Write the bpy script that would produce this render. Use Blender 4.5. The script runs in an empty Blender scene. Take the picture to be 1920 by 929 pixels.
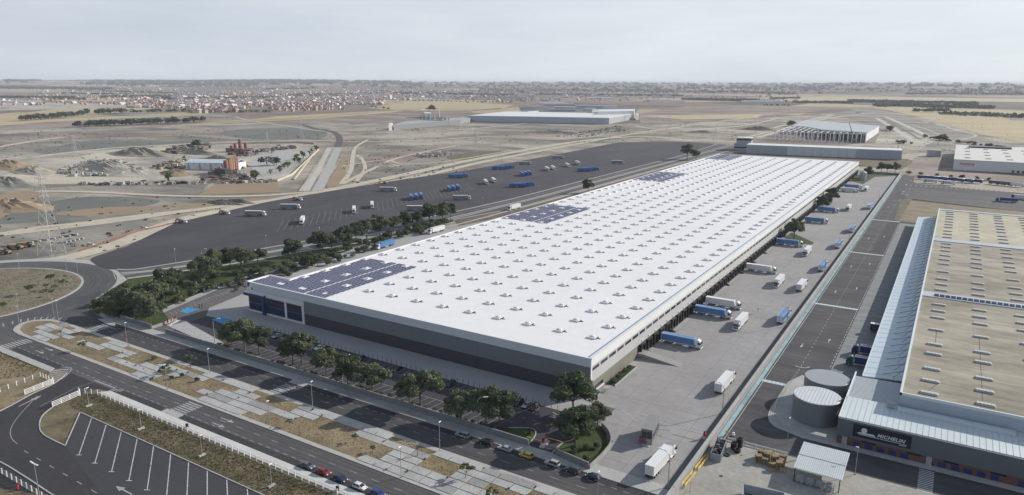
import bpy, bmesh, math, random
import numpy as np
from mathutils import Matrix, Vector
random.seed(7)
scene = bpy.context.scene
col = scene.collection
R = math.radians
# ------------------------------------------------------------------ camera
CAM = (94.687, -202.415, 103.713)
YAW, PITCH, ROLL, FPX = -0.556098, 0.229663, 0.0037734, 1330.21
def cam_axes():
    f = Vector((math.sin(YAW)*math.cos(PITCH), math.cos(YAW)*math.cos(PITCH), -math.sin(PITCH)))
    r = Vector((math.cos(YAW), -math.sin(YAW), 0)); u = r.cross(f)
    return r*math.cos(ROLL)+u*math.sin(ROLL), -r*math.sin(ROLL)+u*math.cos(ROLL), f
AR, AU, AF = cam_axes()
cd = bpy.data.cameras.new('camera'); cam = bpy.data.objects.new('camera', cd); col.objects.link(cam)
cd.sensor_width = 36; cd.lens = FPX/1920*36; cd.clip_start = 1; cd.clip_end = 200000
cam.matrix_world = Matrix(((AR.x, AU.x, -AF.x, CAM[0]), (AR.y, AU.y, -AF.y, CAM[1]), (AR.z, AU.z, -AF.z, CAM[2]), (0, 0, 0, 1)))
scene.camera = cam
def at(px, py, z=0.0):
    """photo pixel -> the point at height z in the place"""
    d = AR*((px-960)/FPX) - AU*((py-464.5)/FPX) + AF
    t = (z-CAM[2])/d.z
    return (CAM[0]+t*d.x, CAM[1]+t*d.y)
# ------------------------------------------------------------------ light
SUN_AZ, SUN_EL = R(34), R(25)          # the sun stands beyond the yard, to the north-east
sd = bpy.data.lights.new('sun', 'SUN'); sd.energy = 5.0; sd.angle = R(0.6); sd.color = (1, .94, .85)
sun = bpy.data.objects.new('sun', sd); col.objects.link(sun)
sun.rotation_euler = Vector((-math.sin(SUN_AZ)*math.cos(SUN_EL), -math.cos(SUN_AZ)*math.cos(SUN_EL), -math.sin(SUN_EL))).to_track_quat('-Z', 'Y').to_euler()
w = bpy.data.worlds.new('World'); scene.world = w; w.use_nodes = True
nt = w.node_tree; nt.nodes.clear()
def N(tree, kind, **kw):
    n = tree.nodes.new(kind)
    for k, v in kw.items():
        if k in n.inputs: n.inputs[k].default_value = v
        else: setattr(n, k, v)
    return n
sky = N(nt, 'ShaderNodeTexSky', sky_type='NISHITA', sun_disc=False, sun_elevation=SUN_EL, sun_rotation=SUN_AZ, air_density=1.0, dust_density=1.0, ozone_density=1.0, altitude=600)
tc = N(nt, 'ShaderNodeTexCoord')
mp = N(nt, 'ShaderNodeMapping'); mp.inputs['Scale'].default_value = (1.2, 1.2, 7)
nz = N(nt, 'ShaderNodeTexNoise', Scale=1.9, Detail=8, Roughness=.66)
rp = N(nt, 'ShaderNodeValToRGB'); rp.color_ramp.elements[0].position = .28; rp.color_ramp.elements[1].position = .75
rp.color_ramp.elements[0].color = (.86, .88, .91, 1); rp.color_ramp.elements[1].color = (1.10, 1.08, 1.06, 1)
# a thin veil of cloud, brighter towards the sun, thinning out overhead to blue
sv = N(nt, 'ShaderNodeVectorMath', operation='DOT_PRODUCT'); sv.inputs[1].default_value = (math.sin(SUN_AZ), math.cos(SUN_AZ), 0)
sr_ = N(nt, 'ShaderNodeMapRange'); sr_.inputs[1].default_value = -.6; sr_.inputs[2].default_value = .95
veil = N(nt, 'ShaderNodeMix', data_type='RGBA'); veil.inputs[6].default_value = (5.0, 5.55, 6.3, 1); veil.inputs[7].default_value = (7.2, 7.75, 8.2, 1)
vm = N(nt, 'ShaderNodeMix', data_type='RGBA', blend_type='MULTIPLY'); vm.inputs[0].default_value = 1
sx_ = N(nt, 'ShaderNodeSeparateXYZ'); zr = N(nt, 'ShaderNodeMapRange'); zr.inputs[1].default_value = .12; zr.inputs[2].default_value = .8; zr.inputs[3].default_value = .95; zr.inputs[4].default_value = .22
mx = N(nt, 'ShaderNodeMix', data_type='RGBA')
bg = N(nt, 'ShaderNodeBackground'); bg.inputs['Strength'].default_value = .1
wo = N(nt, 'ShaderNodeOutputWorld')
L = nt.links.new
L(tc.outputs['Generated'], mp.inputs[0]); L(mp.outputs[0], nz.inputs['Vector']); L(nz.outputs['Fac'], rp.inputs[0])
L(tc.outputs['Generated'], sv.inputs[0]); L(sv.outputs['Value'], sr_.inputs[0]); L(sr_.outputs[0], veil.inputs[0]); L(veil.outputs[2], vm.inputs[6]); L(rp.outputs[0], vm.inputs[7])
L(tc.outputs['Generated'], sx_.inputs[0]); L(sx_.outputs['Z'], zr.inputs[0]); L(zr.outputs[0], mx.inputs[0])
L(sky.outputs[0], mx.inputs[6]); L(vm.outputs[2], mx.inputs[7]); L(mx.outputs[2], bg.inputs[0]); L(bg.outputs[0], wo.inputs[0])
scene.view_settings.view_transform = 'Standard'; scene.view_settings.look = 'None'
scene.view_settings.exposure = 0.17; scene.view_settings.gamma = 1
scene.render.engine = 'CYCLES'
cy = scene.cycles
cy.use_denoising = True; cy.max_bounces = 5; cy.diffuse_bounces = 2; cy.glossy_bounces = 2; cy.transmission_bounces = 3; cy.volume_bounces = 0; cy.transparent_max_bounces = 6
cy.use_adaptive_sampling = True; cy.adaptive_threshold = 0.01
# ------------------------------------------------------------------ helpers
class MB:
    """collects faces; build() links them as ONE mesh object"""
    def __init__(s): s.v = []; s.f = []; s.m = []
    def face(s, pts, mi=0):
        b = len(s.v); s.v += [tuple(p) if len(p) == 3 else (p[0], p[1], 0) for p in pts]
        s.f.append(tuple(range(b, b+len(pts)))); s.m.append(mi); return s
    def hexa(s, p, mi=0):
        b = len(s.v); s.v += [tuple(q) for q in p]
        for q in ((3, 2, 1, 0), (4, 5, 6, 7), (0, 1, 5, 4), (1, 2, 6, 5), (2, 3, 7, 6), (3, 0, 4, 7)):
            s.f.append(tuple(b+i for i in q)); s.m.append(mi)
        return s
    def box(s, x0, x1, y0, y1, z0, z1, mi=0):
        return s.hexa([(x0, y0, z0), (x1, y0, z0), (x1, y1, z0), (x0, y1, z0), (x0, y0, z1), (x1, y0, z1), (x1, y1, z1), (x0, y1, z1)], mi)
    def obox(s, cx, cy, z0, z1, lx, ly, a, mi=0):
        c, n = math.cos(a), math.sin(a); q = [(-lx/2, -ly/2), (lx/2, -ly/2), (lx/2, ly/2), (-lx/2, ly/2)]
        q = [(cx+x*c-y*n, cy+x*n+y*c) for x, y in q]
        return s.hexa([(x, y, z0) for x, y in q]+[(x, y, z1) for x, y in q], mi)
    def prism(s, pts, z0, z1, mi=0, mtop=None):
        n = len(pts); ar = sum(pts[i][0]*pts[(i+1) % n][1]-pts[(i+1) % n][0]*pts[i][1] for i in range(n))
        if ar < 0: pts = pts[::-1]
        b = len(s.v); s.v += [(p[0], p[1], z0) for p in pts]+[(p[0], p[1], z1) for p in pts]
        s.f.append(tuple(range(b+n, b+2*n))); s.m.append(mi if mtop is None else mtop)
        for i in range(n):
            j = (i+1) % n; s.f.append((b+i, b+j, b+n+j, b+n+i)); s.m.append(mi)
        return s
    def extr(s, prof, y0, y1, mi=0, tw=None):
        """profile in xz, extruded along y; tw(z) scales the half width"""
        n = len(prof); b = len(s.v)
        for y in (y0, y1): s.v += [(x, y*(tw(z) if tw else 1), z) for x, z in prof]
        s.f.append(tuple(range(b, b+n))); s.f.append(tuple(range(b+2*n-1, b+n-1, -1))); s.m += [mi, mi]
        for i in range(n):
            j = (i+1) % n; s.f.append((b+j, b+i, b+n+i, b+n+j)); s.m.append(mi)
        return s
    def tube(s, p0, p1, r0, r1=None, n=6, mi=0, caps=True):
        r1 = r0 if r1 is None else r1
        p0, p1 = Vector(p0), Vector(p1); d = (p1-p0).normalized()
        a = d.orthogonal().normalized(); c = d.cross(a); b = len(s.v)
        for p, r in ((p0, r0), (p1, r1)):
            for i in range(n):
                t = 2*math.pi*i/n; q = p+a*(r*math.cos(t))+c*(r*math.sin(t)); s.v.append(tuple(q))
        for i in range(n):
            j = (i+1) % n; s.f.append((b+i, b+j, b+n+j, b+n+i)); s.m.append(mi)
        if caps: s.f.append(tuple(range(b+n-1, b-1, -1))); s.f.append(tuple(range(b+n, b+2*n))); s.m += [mi, mi]
        return s
    def strip(s, pts, w, z0, z1, mi=0, side=0):
        """a band of width w along a polyline"""
        pts = [Vector((p[0], p[1])) for p in pts]; n = len(pts); Lp = []; Rp = []
        for i, p in enumerate(pts):
            d = (pts[min(i+1, n-1)]-pts[max(i-1, 0)]).normalized(); o = Vector((-d.y, d.x))
            Lp.append(p+o*(w*(.5+side/2))); Rp.append(p-o*(w*(.5-side/2)))
        for i in range(n-1):
            q = [Rp[i], Rp[i+1], Lp[i+1], Lp[i]]
            if z1 is None: s.face([(a.x, a.y, z0) for a in q], mi)
            else: s.hexa([(a.x, a.y, z0) for a in q]+[(a.x, a.y, z1) for a in q], mi)
        return s
    def mesh(s, name, mats):
        me = bpy.data.meshes.new(name); me.from_pydata(s.v, [], s.f)
        for m in (mats if isinstance(mats, (list, tuple)) else [mats]): me.materials.append(m)
        if any(s.m): me.polygons.foreach_set('material_index', s.m)
        me.update(); return me
    def build(s, name, mats, parent=None, loc=None, rz=0):
        return link(name, s.mesh(name, mats), parent, loc, rz)
def link(name, me, parent=None, loc=None, rz=0):
    o = bpy.data.objects.new(name, me); col.objects.link(o)
    if parent is not None: o.parent = parent; KID.setdefault(parent.name, []).append(o)
    if loc is not None: o.location = loc if len(loc) == 3 else (loc[0], loc[1], 0)
    if rz: o.rotation_euler = (0, 0, rz)
    return o
KID = {}
def tag(o, label=None, cat=None, group=None, kind=None):
    for k, v in (('label', label), ('category', cat), ('group', group), ('kind', kind)):
        if v: o[k] = v
        elif k in o: del o[k]
    return o
def thing(name, label, cat, loc=(0, 0, 0), rz=0, group=None):
    return tag(link(name, None, None, loc, rz), label, cat, group)
def kids(o): return KID.get(o.name, [])
TEMPL = []
def index(o): TEMPL.append(o)
def dup(o, loc=None, rz=None, label=None, group=None, swap=None, parent=None):
    """a copy of a thing with copies of its parts and sub-parts"""
    c = o.copy(); col.objects.link(c)
    if parent is not None: c.parent = parent
    if loc is not None: c.location = loc if len(loc) == 3 else (loc[0], loc[1], 0)
    if rz is not None: c.rotation_euler = (0, 0, rz)
    if label: c['label'] = label
    if group: c['group'] = group
    if swap and c.data is not None and c.data.name in swap: c.data = swap[c.data.name]
    for ch in kids(o): dup(ch, swap=swap, parent=c)
    return c
def stamp(templ, loc, rz, label, cat, group=None, name=None, swap=None):
    c = dup(templ, loc, rz, None, None, swap); tag(c, label, cat, group)
    if name: c.name = name
    return c
def smooth(pts, k=6, closed=False):
    n = len(pts); out = []
    P = [Vector((p[0], p[1])) for p in pts]
    g = (lambda i: P[i % n]) if closed else (lambda i: P[max(0, min(n-1, i))])
    for i in range(n if closed else n-1):
        a, b, c, d = g(i-1), g(i), g(i+1), g(i+2)
        for j in range(k):
            t = j/k
            out.append(tuple(.5*((2*b)+(c-a)*t+(2*a-5*b+4*c-d)*t*t+(3*b-a-3*c+d)*t**3)))
    if not closed: out.append(tuple(P[-1]))
    return out
def rot(p, a): return (p[0]*math.cos(a)-p[1]*math.sin(a), p[0]*math.sin(a)+p[1]*math.cos(a))
# ------------------------------------------------------------------ materials
def mat(name, c, rough=.85, var=.12, scale=.5, c2=None, scale2=None, bump=0, bscale=None, spec=.3, metal=0, stretch=(1, 1, 1), hue=None, detail=4, local=False, sharp=.2):
    """base colour that varies with noise at two scales (world metres), with optional fine relief"""
    m = bpy.data.materials.new(name); m.use_nodes = True; t = m.node_tree; b = t.nodes['Principled BSDF']
    b.inputs['Roughness'].default_value = rough; b.inputs['Specular IOR Level'].default_value = spec; b.inputs['Metallic'].default_value = metal
    c = tuple(c); l = t.links.new
    if var == 0 and c2 is None and not bump:
        b.inputs['Base Color'].default_value = (*c, 1); return m
    if local: pos = N(t, 'ShaderNodeTexCoord').outputs['Object']
    else: pos = N(t, 'ShaderNodeNewGeometry').outputs['Position']
    mpn = N(t, 'ShaderNodeMapping'); mpn.inputs['Scale'].default_value = stretch; l(pos, mpn.inputs[0])
    n1 = N(t, 'ShaderNodeTexNoise', Scale=scale, Detail=detail, Roughness=.6); l(mpn.outputs[0], n1.inputs['Vector'])
    r1 = N(t, 'ShaderNodeMapRange'); r1.inputs[1].default_value = .5-sharp; r1.inputs[2].default_value = .5+sharp; l(n1.outputs['Fac'], r1.inputs[0])
    mix = N(t, 'ShaderNodeMix', data_type='RGBA'); l(r1.outputs[0], mix.inputs[0])
    mix.inputs[6].default_value = (*[v*(1-var) for v in c], 1)
    mix.inputs[7].default_value = (*(c2 if c2 else [min(1, v*(1+var)) for v in c]), 1)
    out = mix.outputs[2]
    if scale2:
        n2 = N(t, 'ShaderNodeTexNoise', Scale=scale2, Detail=5, Roughness=.7); l(mpn.outputs[0], n2.inputs['Vector'])
        r2 = N(t, 'ShaderNodeMapRange'); r2.inputs[1].default_value = .3; r2.inputs[2].default_value = .7; r2.inputs[3].default_value = 1-var*1.1; r2.inputs[4].default_value = 1+var*1.1; l(n2.outputs['Fac'], r2.inputs[0])
        mm = N(t, 'ShaderNodeMix', data_type='RGBA', blend_type='MULTIPLY'); mm.inputs[0].default_value = 1
        l(out, mm.inputs[6]); l(r2.outputs[0], mm.inputs[7]); out = mm.outputs[2]
    l(out, b.inputs['Base Color'])
    if bump:
        bn = N(t, 'ShaderNodeTexNoise', Scale=bscale or 4, Detail=4); l(pos, bn.inputs['Vector'])
        bp = N(t, 'ShaderNodeBump', Strength=min(1, bump), Distance=.1*max(1, bump)); l(bn.outputs['Fac'], bp.inputs['Height']); l(bp.outputs[0], b.inputs['Normal'])
    return m
M = {}
M['asphalt'] = mat('asphalt', (.052, .052, .058), .88, .22, .06, c2=(.088, .086, .09), scale2=.25, stretch=(.35, 1.2, 1), detail=8)
M['asphalt_new'] = mat('asphalt_new', (.040, .039, .044), .9, .12, .04, scale2=.6)
M['asphalt_lot'] = mat('asphalt_lot', (.046, .044, .054), .85, .14, .018, c2=(.066, .063, .072), scale2=.10, stretch=(1, .45, 1), detail=8)
M['asphalt_old'] = mat('asphalt_old', (.078, .076, .08), .9, .18, .05, c2=(.108, .104, .106), scale2=.35, stretch=(.3, 1.2, 1), detail=8)
M['asphalt_park'] = mat('asphalt_park', (.050, .048, .058), .9, .1, .05, scale2=.7)
M['west_asphalt'] = mat('west_asphalt', (.115, .108, .112), .9, .12, .05, scale2=.5)
M['ring_asphalt'] = mat('ring_asphalt', (.082, .082, .086), .88, .13, .05, scale2=.6)
M['concrete'] = mat('concrete', (.27, .265, .26), .9, .09, .08, scale2=1.2)
M['yard_slab'] = mat('yard_slab', (.265, .256, .256), .85, .09, .04, c2=(.305, .295, .295), scale2=.3)
M['joint'] = mat('joint', (.12, .115, .11), .9, .1)
M['front_paving'] = mat('front_paving', (.33, .325, .33), .85, .06, .08, scale2=.8)
M['pale_concrete'] = mat('pale_concrete', (.36, .36, .35), .9, .12, .2, scale2=1.5)
M['slab'] = mat('slab', (.36, .36, .36), .9, .16, .12, scale2=1.3)
M['kerb'] = mat('kerb', (.38, .37, .35), .9, .1, .5)
M['apron'] = mat('apron', (.19, .20, .205), .85, .2, .12, scale2=.5, stretch=(.25, 1.5, 1))
M['skip_yard'] = mat('skip_yard', (.30, .29, .265), .9, .15, .08, c2=(.36, .35, .32), scale2=.6)
M['paint'] = mat('paint', (.42, .42, .42), .8, .25, .9, c2=(.60, .60, .59), scale2=3)
M['paint_worn'] = mat('paint_worn', (.33, .33, .335), .8, .2, .5)
M['blue_paint'] = mat('blue_paint', (.22, .36, .43), .85, .22, .12, c2=(.33, .46, .50), scale2=.9)
M['pale_blue_paint'] = mat('pale_blue_paint', (.42, .60, .64), .8, .12, .6)
M['bay_blue'] = mat('bay_blue', (.045, .27, .50), .75, .08, .4)
M['dry_grass'] = mat('dry_grass', (.19, .145, .085), .95, .22, .10, c2=(.27, .22, .14), scale2=.9, bump=.8, bscale=3)
M['island_grass'] = mat('island_grass', (.17, .145, .10), .95, .2, .15, c2=(.23, .205, .15), scale2=1.1, bump=1, bscale=1.5)
M['rough_grass'] = mat('rough_grass', (.095, .088, .050), .95, .25, .15, c2=(.19, .155, .10), scale2=.7, bump=1, bscale=2)
M['lawn'] = mat('lawn', (.026, .045, .012), .95, .25, .3, c2=(.06, .085, .022), scale2=1.5, bump=.6, bscale=5)
M['dirt'] = mat('dirt', (.215, .19, .155), .95, .22, .008, c2=(.36, .32, .265), scale2=.07, bump=.8, bscale=.3, detail=10, sharp=.09)
M['grey_earth'] = mat('grey_earth', (.155, .15, .135), .95, .22, .012, c2=(.275, .255, .215), scale2=.09, detail=10, sharp=.09, stretch=(.35, 1, 1), bump=.6, bscale=.3)
M['brown_earth'] = mat('brown_earth', (.185, .15, .128), .95, .16, .01, c2=(.27, .22, .185), scale2=.06, detail=9, sharp=.1, stretch=(.5, 1, 1))
M['tan_field'] = mat('tan_field', (.27, .205, .135), .95, .06, .02, scale2=.12, stretch=(.2, 1, 1))
M['straw'] = mat('straw', (.37, .30, .17), .95, .10, .008, c2=(.43, .355, .22), scale2=.04, stretch=(.3, 1, 1))
M['straw_pale'] = mat('straw_pale', (.40, .34, .22), .95, .08, .006, scale2=.03)
M['green_grey'] = mat('green_grey', (.125, .135, .125), .95, .1, .01, c2=(.155, .16, .14), scale2=.05)
M['track'] = mat('track', (.46, .415, .335), .95, .1, .03, scale2=.2)
M['road_bed'] = mat('road_bed', (.44, .42, .37), .95, .09, .03, scale2=.2)
M['quarry'] = mat('quarry', (.31, .285, .245), .95, .16, .012, detail=9, sharp=.1, c2=(.43, .40, .345), scale2=.08)
M['white'] = mat('white', (.68, .68, .68), .45, .03, .3)
M['roof_white'] = mat('roof_white', (.72, .72, .73), .6, .03, .02, scale2=.25)
M['white_wall'] = mat('white_wall', (.66, .66, .655), .55, .03, .05)
M['cladding_top'] = mat('cladding_top', (.54, .58, .61), .5, .03, .05)
M['cladding_mid'] = mat('cladding_mid', (.17, .18, .20), .5, .04, .06)
M['cladding_low'] = mat('cladding_low', (.062, .058, .072), .5, .06, .06)
M['side_pale'] = mat('side_pale', (.44, .44, .44), .5, .04, .05)
M['side_olive'] = mat('side_olive', (.20, .195, .165), .55, .06, .08)
M['gutter_blue'] = mat('gutter_blue', (.17, .27, .37), .5, .05, .1)
M['black'] = mat('black', (.012, .012, .014), .5, 0)
M['rubber'] = mat('rubber', (.018, .018, .02), .8, 0)
M['dark_metal'] = mat('dark_metal', (.045, .047, .052), .5, .1, 2)
M['grey_metal'] = mat('grey_metal', (.22, .23, .24), .45, .08, 1, metal=.3)
M['galvanised'] = mat('galvanised', (.34, .36, .38), .5, .08, 1, metal=.2)
M['door_grey'] = mat('door_grey', (.13, .13, .135), .5, .05, 1)
def glass(name, c):
    m = mat(name, c, .08, 0, spec=.6); return m
M['glass'] = glass('glass', (.02, .026, .033)); M['glass_blue'] = glass('glass_blue', (.012, .022, .06))
M['navy'] = mat('navy', (.018, .055, .15), .4, .05, .3)
M['sign_navy'] = mat('sign_navy', (.011, .015, .034), .4, 0)
M['brick'] = mat('brick_wall', (.135, .075, .058), .85, .18, .6, scale2=3)
M['tank_steel'] = mat('tank_steel', (.20, .225, .24), .4, .10, .12, stretch=(1, 1, .15), metal=.35)
M['tank_lid'] = mat('tank_lid', (.44, .47, .50), .5, .06, .2, metal=.2)
M['metal_roof'] = mat('metal_roof', (.55, .61, .63), .5, .05, .1, metal=.1)
M['canopy_sheet'] = mat('canopy_sheet', (.50, .59, .65), .5, .04, .06)
M['rib_wall'] = mat('rib_wall', (.40, .46, .53), .5, .06, .2)
M['lemon'] = mat('lemon', (.62, .45, .06), .6, .12, 1)
M['red'] = mat('red', (.55, .02, .03), .5, .06, 1)
M['blue_box'] = mat('blue_box', (.05, .13, .5), .5, 0)
M['lamp_white'] = mat('lamp_white', (.78, .78, .78), .4, 0)
M['wood'] = mat('wood', (.34, .23, .13), .9, .25, 1.2, c2=(.46, .35, .21))
M['pv'] = mat('solar_cell', (.030, .034, .105), .5, .15, .3, spec=.2)
M['pv_frame'] = mat('solar_frame', (.52, .53, .60), .5, 0)
M['lamp_head'] = M['lamp_white']
def leafmat(name, c, c2):
    m = mat(name, c, .75, .12, .35, c2=c2, spec=.2); t = m.node_tree; b = t.nodes['Principled BSDF']
    out = t.nodes['Material Output']; tr = N(t, 'ShaderNodeBsdfTranslucent'); ms = N(t, 'ShaderNodeMixShader'); ms.inputs[0].default_value = .3
    l = t.links.new; src = b.inputs['Base Color'].links[0].from_socket; l(src, tr.inputs[0]); l(b.outputs[0], ms.inputs[1]); l(tr.outputs[0], ms.inputs[2]); l(ms.outputs[0], out.inputs[0]); return m
M['leaf'] = leafmat('leaf', (.080, .108, .056), (.185, .215, .13))
M['leaf_dark'] = leafmat('leaf_dark', (.058, .084, .044), (.125, .155, .092))
M['leaf_light'] = leafmat('leaf_light', (.08, .12, .03), (.15, .17, .055))
M['leaf_far'] = leafmat('leaf_far', (.034, .046, .028), (.065, .075, .05))
M['bark'] = mat('bark', (.12, .095, .075), .95, .25, 2)
M['twig'] = mat('twig', (.17, .15, .125), .95, .2, 2)
# ------------------------------------------------------------------ the setting: ground, fields, roads
def P(pts, z=0): return [at(x, y, z) for x, y in pts]
def struct(o): o['kind'] = 'structure'; return o
def sheet(name, pts, z, m, parent=None):
    o = MB().face([(p[0], p[1], z) for p in pts]).build(name, m, parent)
    return struct(o) if parent is None else o
# far ground: one sheet to the horizon, a patchwork of dry fields
gm = bpy.data.materials.new('open_country'); gm.use_nodes = True; t = gm.node_tree; b = t.nodes['Principled BSDF']; b.inputs['Roughness'].default_value = .95; b.inputs['Specular IOR Level'].default_value = .1
pos = N(t, 'ShaderNodeNewGeometry'); l = t.links.new
mpg = N(t, 'ShaderNodeMapping'); mpg.inputs['Scale'].default_value = (.0011, .0017, 0); mpg.inputs['Rotation'].default_value = (0, 0, .45); l(pos.outputs['Position'], mpg.inputs[0])
dn = N(t, 'ShaderNodeTexNoise', Scale=2.2, Detail=3); l(mpg.outputs[0], dn.inputs['Vector'])
ad = N(t, 'ShaderNodeMix', data_type='RGBA', blend_type='ADD'); ad.inputs[0].default_value = .28; l(mpg.outputs[0], ad.inputs[6]); l(dn.outputs['Color'], ad.inputs[7])
vo = N(t, 'ShaderNodeTexVoronoi', Scale=1.0, Randomness=.9); l(ad.outputs[2], vo.inputs['Vector'])
sp = N(t, 'ShaderNodeSeparateColor'); l(vo.outputs['Color'], sp.inputs[0])
cr = N(t, 'ShaderNodeValToRGB'); cr.color_ramp.interpolation = 'CONSTANT'
cols = [(0, (.17, .135, .11)), (.22, (.21, .165, .135)), (.4, (.27, .22, .165)), (.52, (.125, .11, .10)), (.62, (.37, .30, .20)), (.78, (.19, .155, .125)), (.88, (.12, .115, .095))]
e = cr.color_ramp.elements
while len(e) < len(cols): e.new(.5)
for i, (p_, c_) in enumerate(cols): e[i].position = p_; e[i].color = (*c_, 1)
l(sp.outputs[0], cr.inputs[0])
n2 = N(t, 'ShaderNodeTexNoise', Scale=.012, Detail=6, Roughness=.65); l(pos.outputs['Position'], n2.inputs['Vector'])
r2 = N(t, 'ShaderNodeMapRange'); r2.inputs[1].default_value = .3; r2.inputs[2].default_value = .7; r2.inputs[3].default_value = .8; r2.inputs[4].default_value = 1.2; l(n2.outputs['Fac'], r2.inputs[0])
mm = N(t, 'ShaderNodeMix', data_type='RGBA', blend_type='MULTIPLY'); mm.inputs[0].default_value = 1; l(cr.outputs[0], mm.inputs[6]); l(r2.outputs[0], mm.inputs[7])
n3 = N(t, 'ShaderNodeTexNoise', Scale=.0028, Detail=10, Roughness=.75); l(pos.outputs['Position'], n3.inputs['Vector'])
r3 = N(t, 'ShaderNodeMapRange'); r3.inputs[1].default_value = .585; r3.inputs[2].default_value = .62; l(n3.outputs['Fac'], r3.inputs[0])
mg = N(t, 'ShaderNodeMix', data_type='RGBA'); mg.inputs[7].default_value = (.055, .065, .045, 1); l(r3.outputs[0], mg.inputs[0]); l(mm.outputs[2], mg.inputs[6]); l(mg.outputs[2], b.inputs['Base Color'])
S = 45000
# the land rises to a low plateau six to fifteen kilometres off
def land(x, y):
    dx, dy = x-CAM[0], y-CAM[1]; r = math.hypot(dx, dy); k = min(1, max(0, (r-6000)/9000)); k = k*k*(3-2*k); a = math.atan2(dx, dy)
    return k*(88+9*math.sin(a*7+1)+6*math.sin(a*17+r*.0002)+3*math.sin(a*41))*(1 if r < 20000 else max(.2, 1-(r-20000)/40000))
def at_land(px, py):
    d = AR*((px-960)/FPX)-AU*((py-464.5)/FPX)+AF; h = math.hypot(d.x, d.y); r = 1500.0
    while r < 24000:
        x, y, z = CAM[0]+d.x/h*r, CAM[1]+d.y/h*r, CAM[2]+d.z/h*r
        if z <= land(x, y): return x, y, z
        r += 60 if r < 16000 else 400
    return x, y, land(x, y)
hb = MB(); na = 260; rad = [5800, 6600, 7400, 8200, 9000, 10000, 11000, 12000, 13000, 14000, 15000, 17000, 20000, 28000, 44000]
for r in rad:
    for j in range(na): a = 2*math.pi*j/na; x, y = CAM[0]+r*math.sin(a), CAM[1]+r*math.cos(a); hb.v.append((x, y, land(x, y)-.58 if r > 5900 else -2.0))
for i in range(len(rad)-1):
    for j in range(na): k = (j+1) % na; hb.f.append((i*na+j, i*na+k, (i+1)*na+k, (i+1)*na+j)); hb.m.append(0)
hills = hb.build('hills', gm); hills['kind'] = 'structure'
for f in hills.data.polygons: f.use_smooth = True
struct(MB().face([(-S, -S, -.6), (S, -S, -.6), (S, S, -.6), (-S, S, -.6)]).build('ground', gm))
ZF = [-.55]
def field(px, m, name='field', sm=0):
    ZF[0] += .006
    q = P(px)
    if sm: q = smooth(q, sm, True)
    return sheet(name, q, ZF[0], M[m])
# the near and middle plain of scraped earth
field([(-500, 1500), (-700, 330), (-300, 246), (0, 240), (250, 232), (500, 226), (640, 224), (900, 232), (1200, 236), (1420, 222), (1640, 206), (1760, 222), (2000, 280), (2600, 420), (2500, 1500)], 'dirt', 'plain')
field([(-200, 232), (0, 228), (110, 222), (250, 216), (330, 215), (470, 221), (640, 224), (560, 228), (300, 236), (0, 243), (-200, 250)], 'brown_earth')
field([(-300, 225), (0, 215), (60, 210), (110, 203), (200, 201), (290, 203), (250, 208), (190, 214), (110, 222), (0, 232), (-300, 250)], 'straw')
field([(180, 214), (250, 209), (350, 211), (440, 215), (420, 221), (330, 220), (240, 221)], 'grey_earth')
field([(250, 216), (345, 211), (400, 214), (330, 218)], 'straw')
field([(0, 229), (130, 222), (250, 217), (330, 218), (250, 221), (120, 227), (0, 235)], 'straw_pale')
field([(300, 237), (400, 228), (470, 224), (520, 218), (640, 212), (750, 206), (760, 209), (690, 215), (640, 219), (560, 225), (480, 228), (390, 233)], 'straw')
field([(480, 229), (640, 220), (700, 216), (880, 214), (880, 222), (700, 228), (560, 232)], 'brown_earth')
field([(690, 203), (720, 197), (770, 190), (850, 191), (930, 195), (965, 197), (945, 202), (880, 207), (800, 208), (730, 206)], 'straw')
field([(640, 223), (700, 214), (760, 208), (880, 208), (890, 212), (800, 214), (740, 226), (660, 234)], 'brown_earth')
field([(0, 175), (150, 174), (300, 175), (330, 177), (190, 184), (0, 190)], 'brown_earth')
field([(-100, 187), (60, 191), (150, 194), (230, 195), (280, 199), (150, 204), (-100, 210)], 'quarry', 'quarry_floor')
field([(0, 252), (150, 243), (330, 236), (560, 233), (620, 240), (600, 262), (420, 268), (200, 278), (0, 292)], 'grey_earth')
field([(60, 284), (110, 274), (180, 263), (300, 266), (380, 262), (430, 263), (380, 272), (260, 280), (130, 289)], 'green_grey', sm=3)
field([(-60, 345), (-40, 300), (60, 291), (180, 282), (330, 271), (430, 266), (560, 266), (592, 280), (575, 305), (552, 335), (520, 341), (330, 343), (120, 345)], 'quarry', 'quarry_floor')
field([(-300, 400), (-100, 350), (80, 352), (200, 346), (390, 345), (372, 364), (250, 363), (110, 357), (0, 375), (-200, 460)], 'grey_earth')
field([(-100, 262), (120, 250), (330, 244), (520, 240), (600, 246), (420, 252), (200, 258), (0, 272)], 'brown_earth')
field([(420, 246), (520, 240), (600, 243), (610, 256), (540, 262), (440, 258)], 'green_grey', sm=3)
field([(150, 293), (240, 280), (330, 277), (300, 290), (220, 298)], 'track', sm=3)
field([(470, 305), (500, 286), (540, 280), (560, 290), (540, 320), (490, 330)], 'pale_concrete', 'quarry_floor', sm=3)
field([(0, 330), (80, 318), (160, 330), (280, 334), (200, 342), (60, 342)], 'track', sm=3)
field([(407, 343), (521, 341), (524, 360), (372, 365)], 'tan_field')
field([(-300, 480), (-60, 395), (90, 366), (250, 371), (420, 371), (560, 371), (500, 379), (420, 391), (250, 404), (90, 424), (-100, 445)], 'grey_earth')
field([(-80, 420), (60, 385), (170, 368), (300, 375), (240, 392), (110, 412), (0, 420)], 'green_grey', sm=3)
field([(100, 400), (200, 388), (300, 386), (380, 380), (290, 394), (180, 404)], 'tan_field', sm=3)
field([(-100, 395), (0, 365), (45, 357), (75, 362), (60, 380), (20, 400), (-60, 430)], 'tan_field', sm=3)
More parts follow.
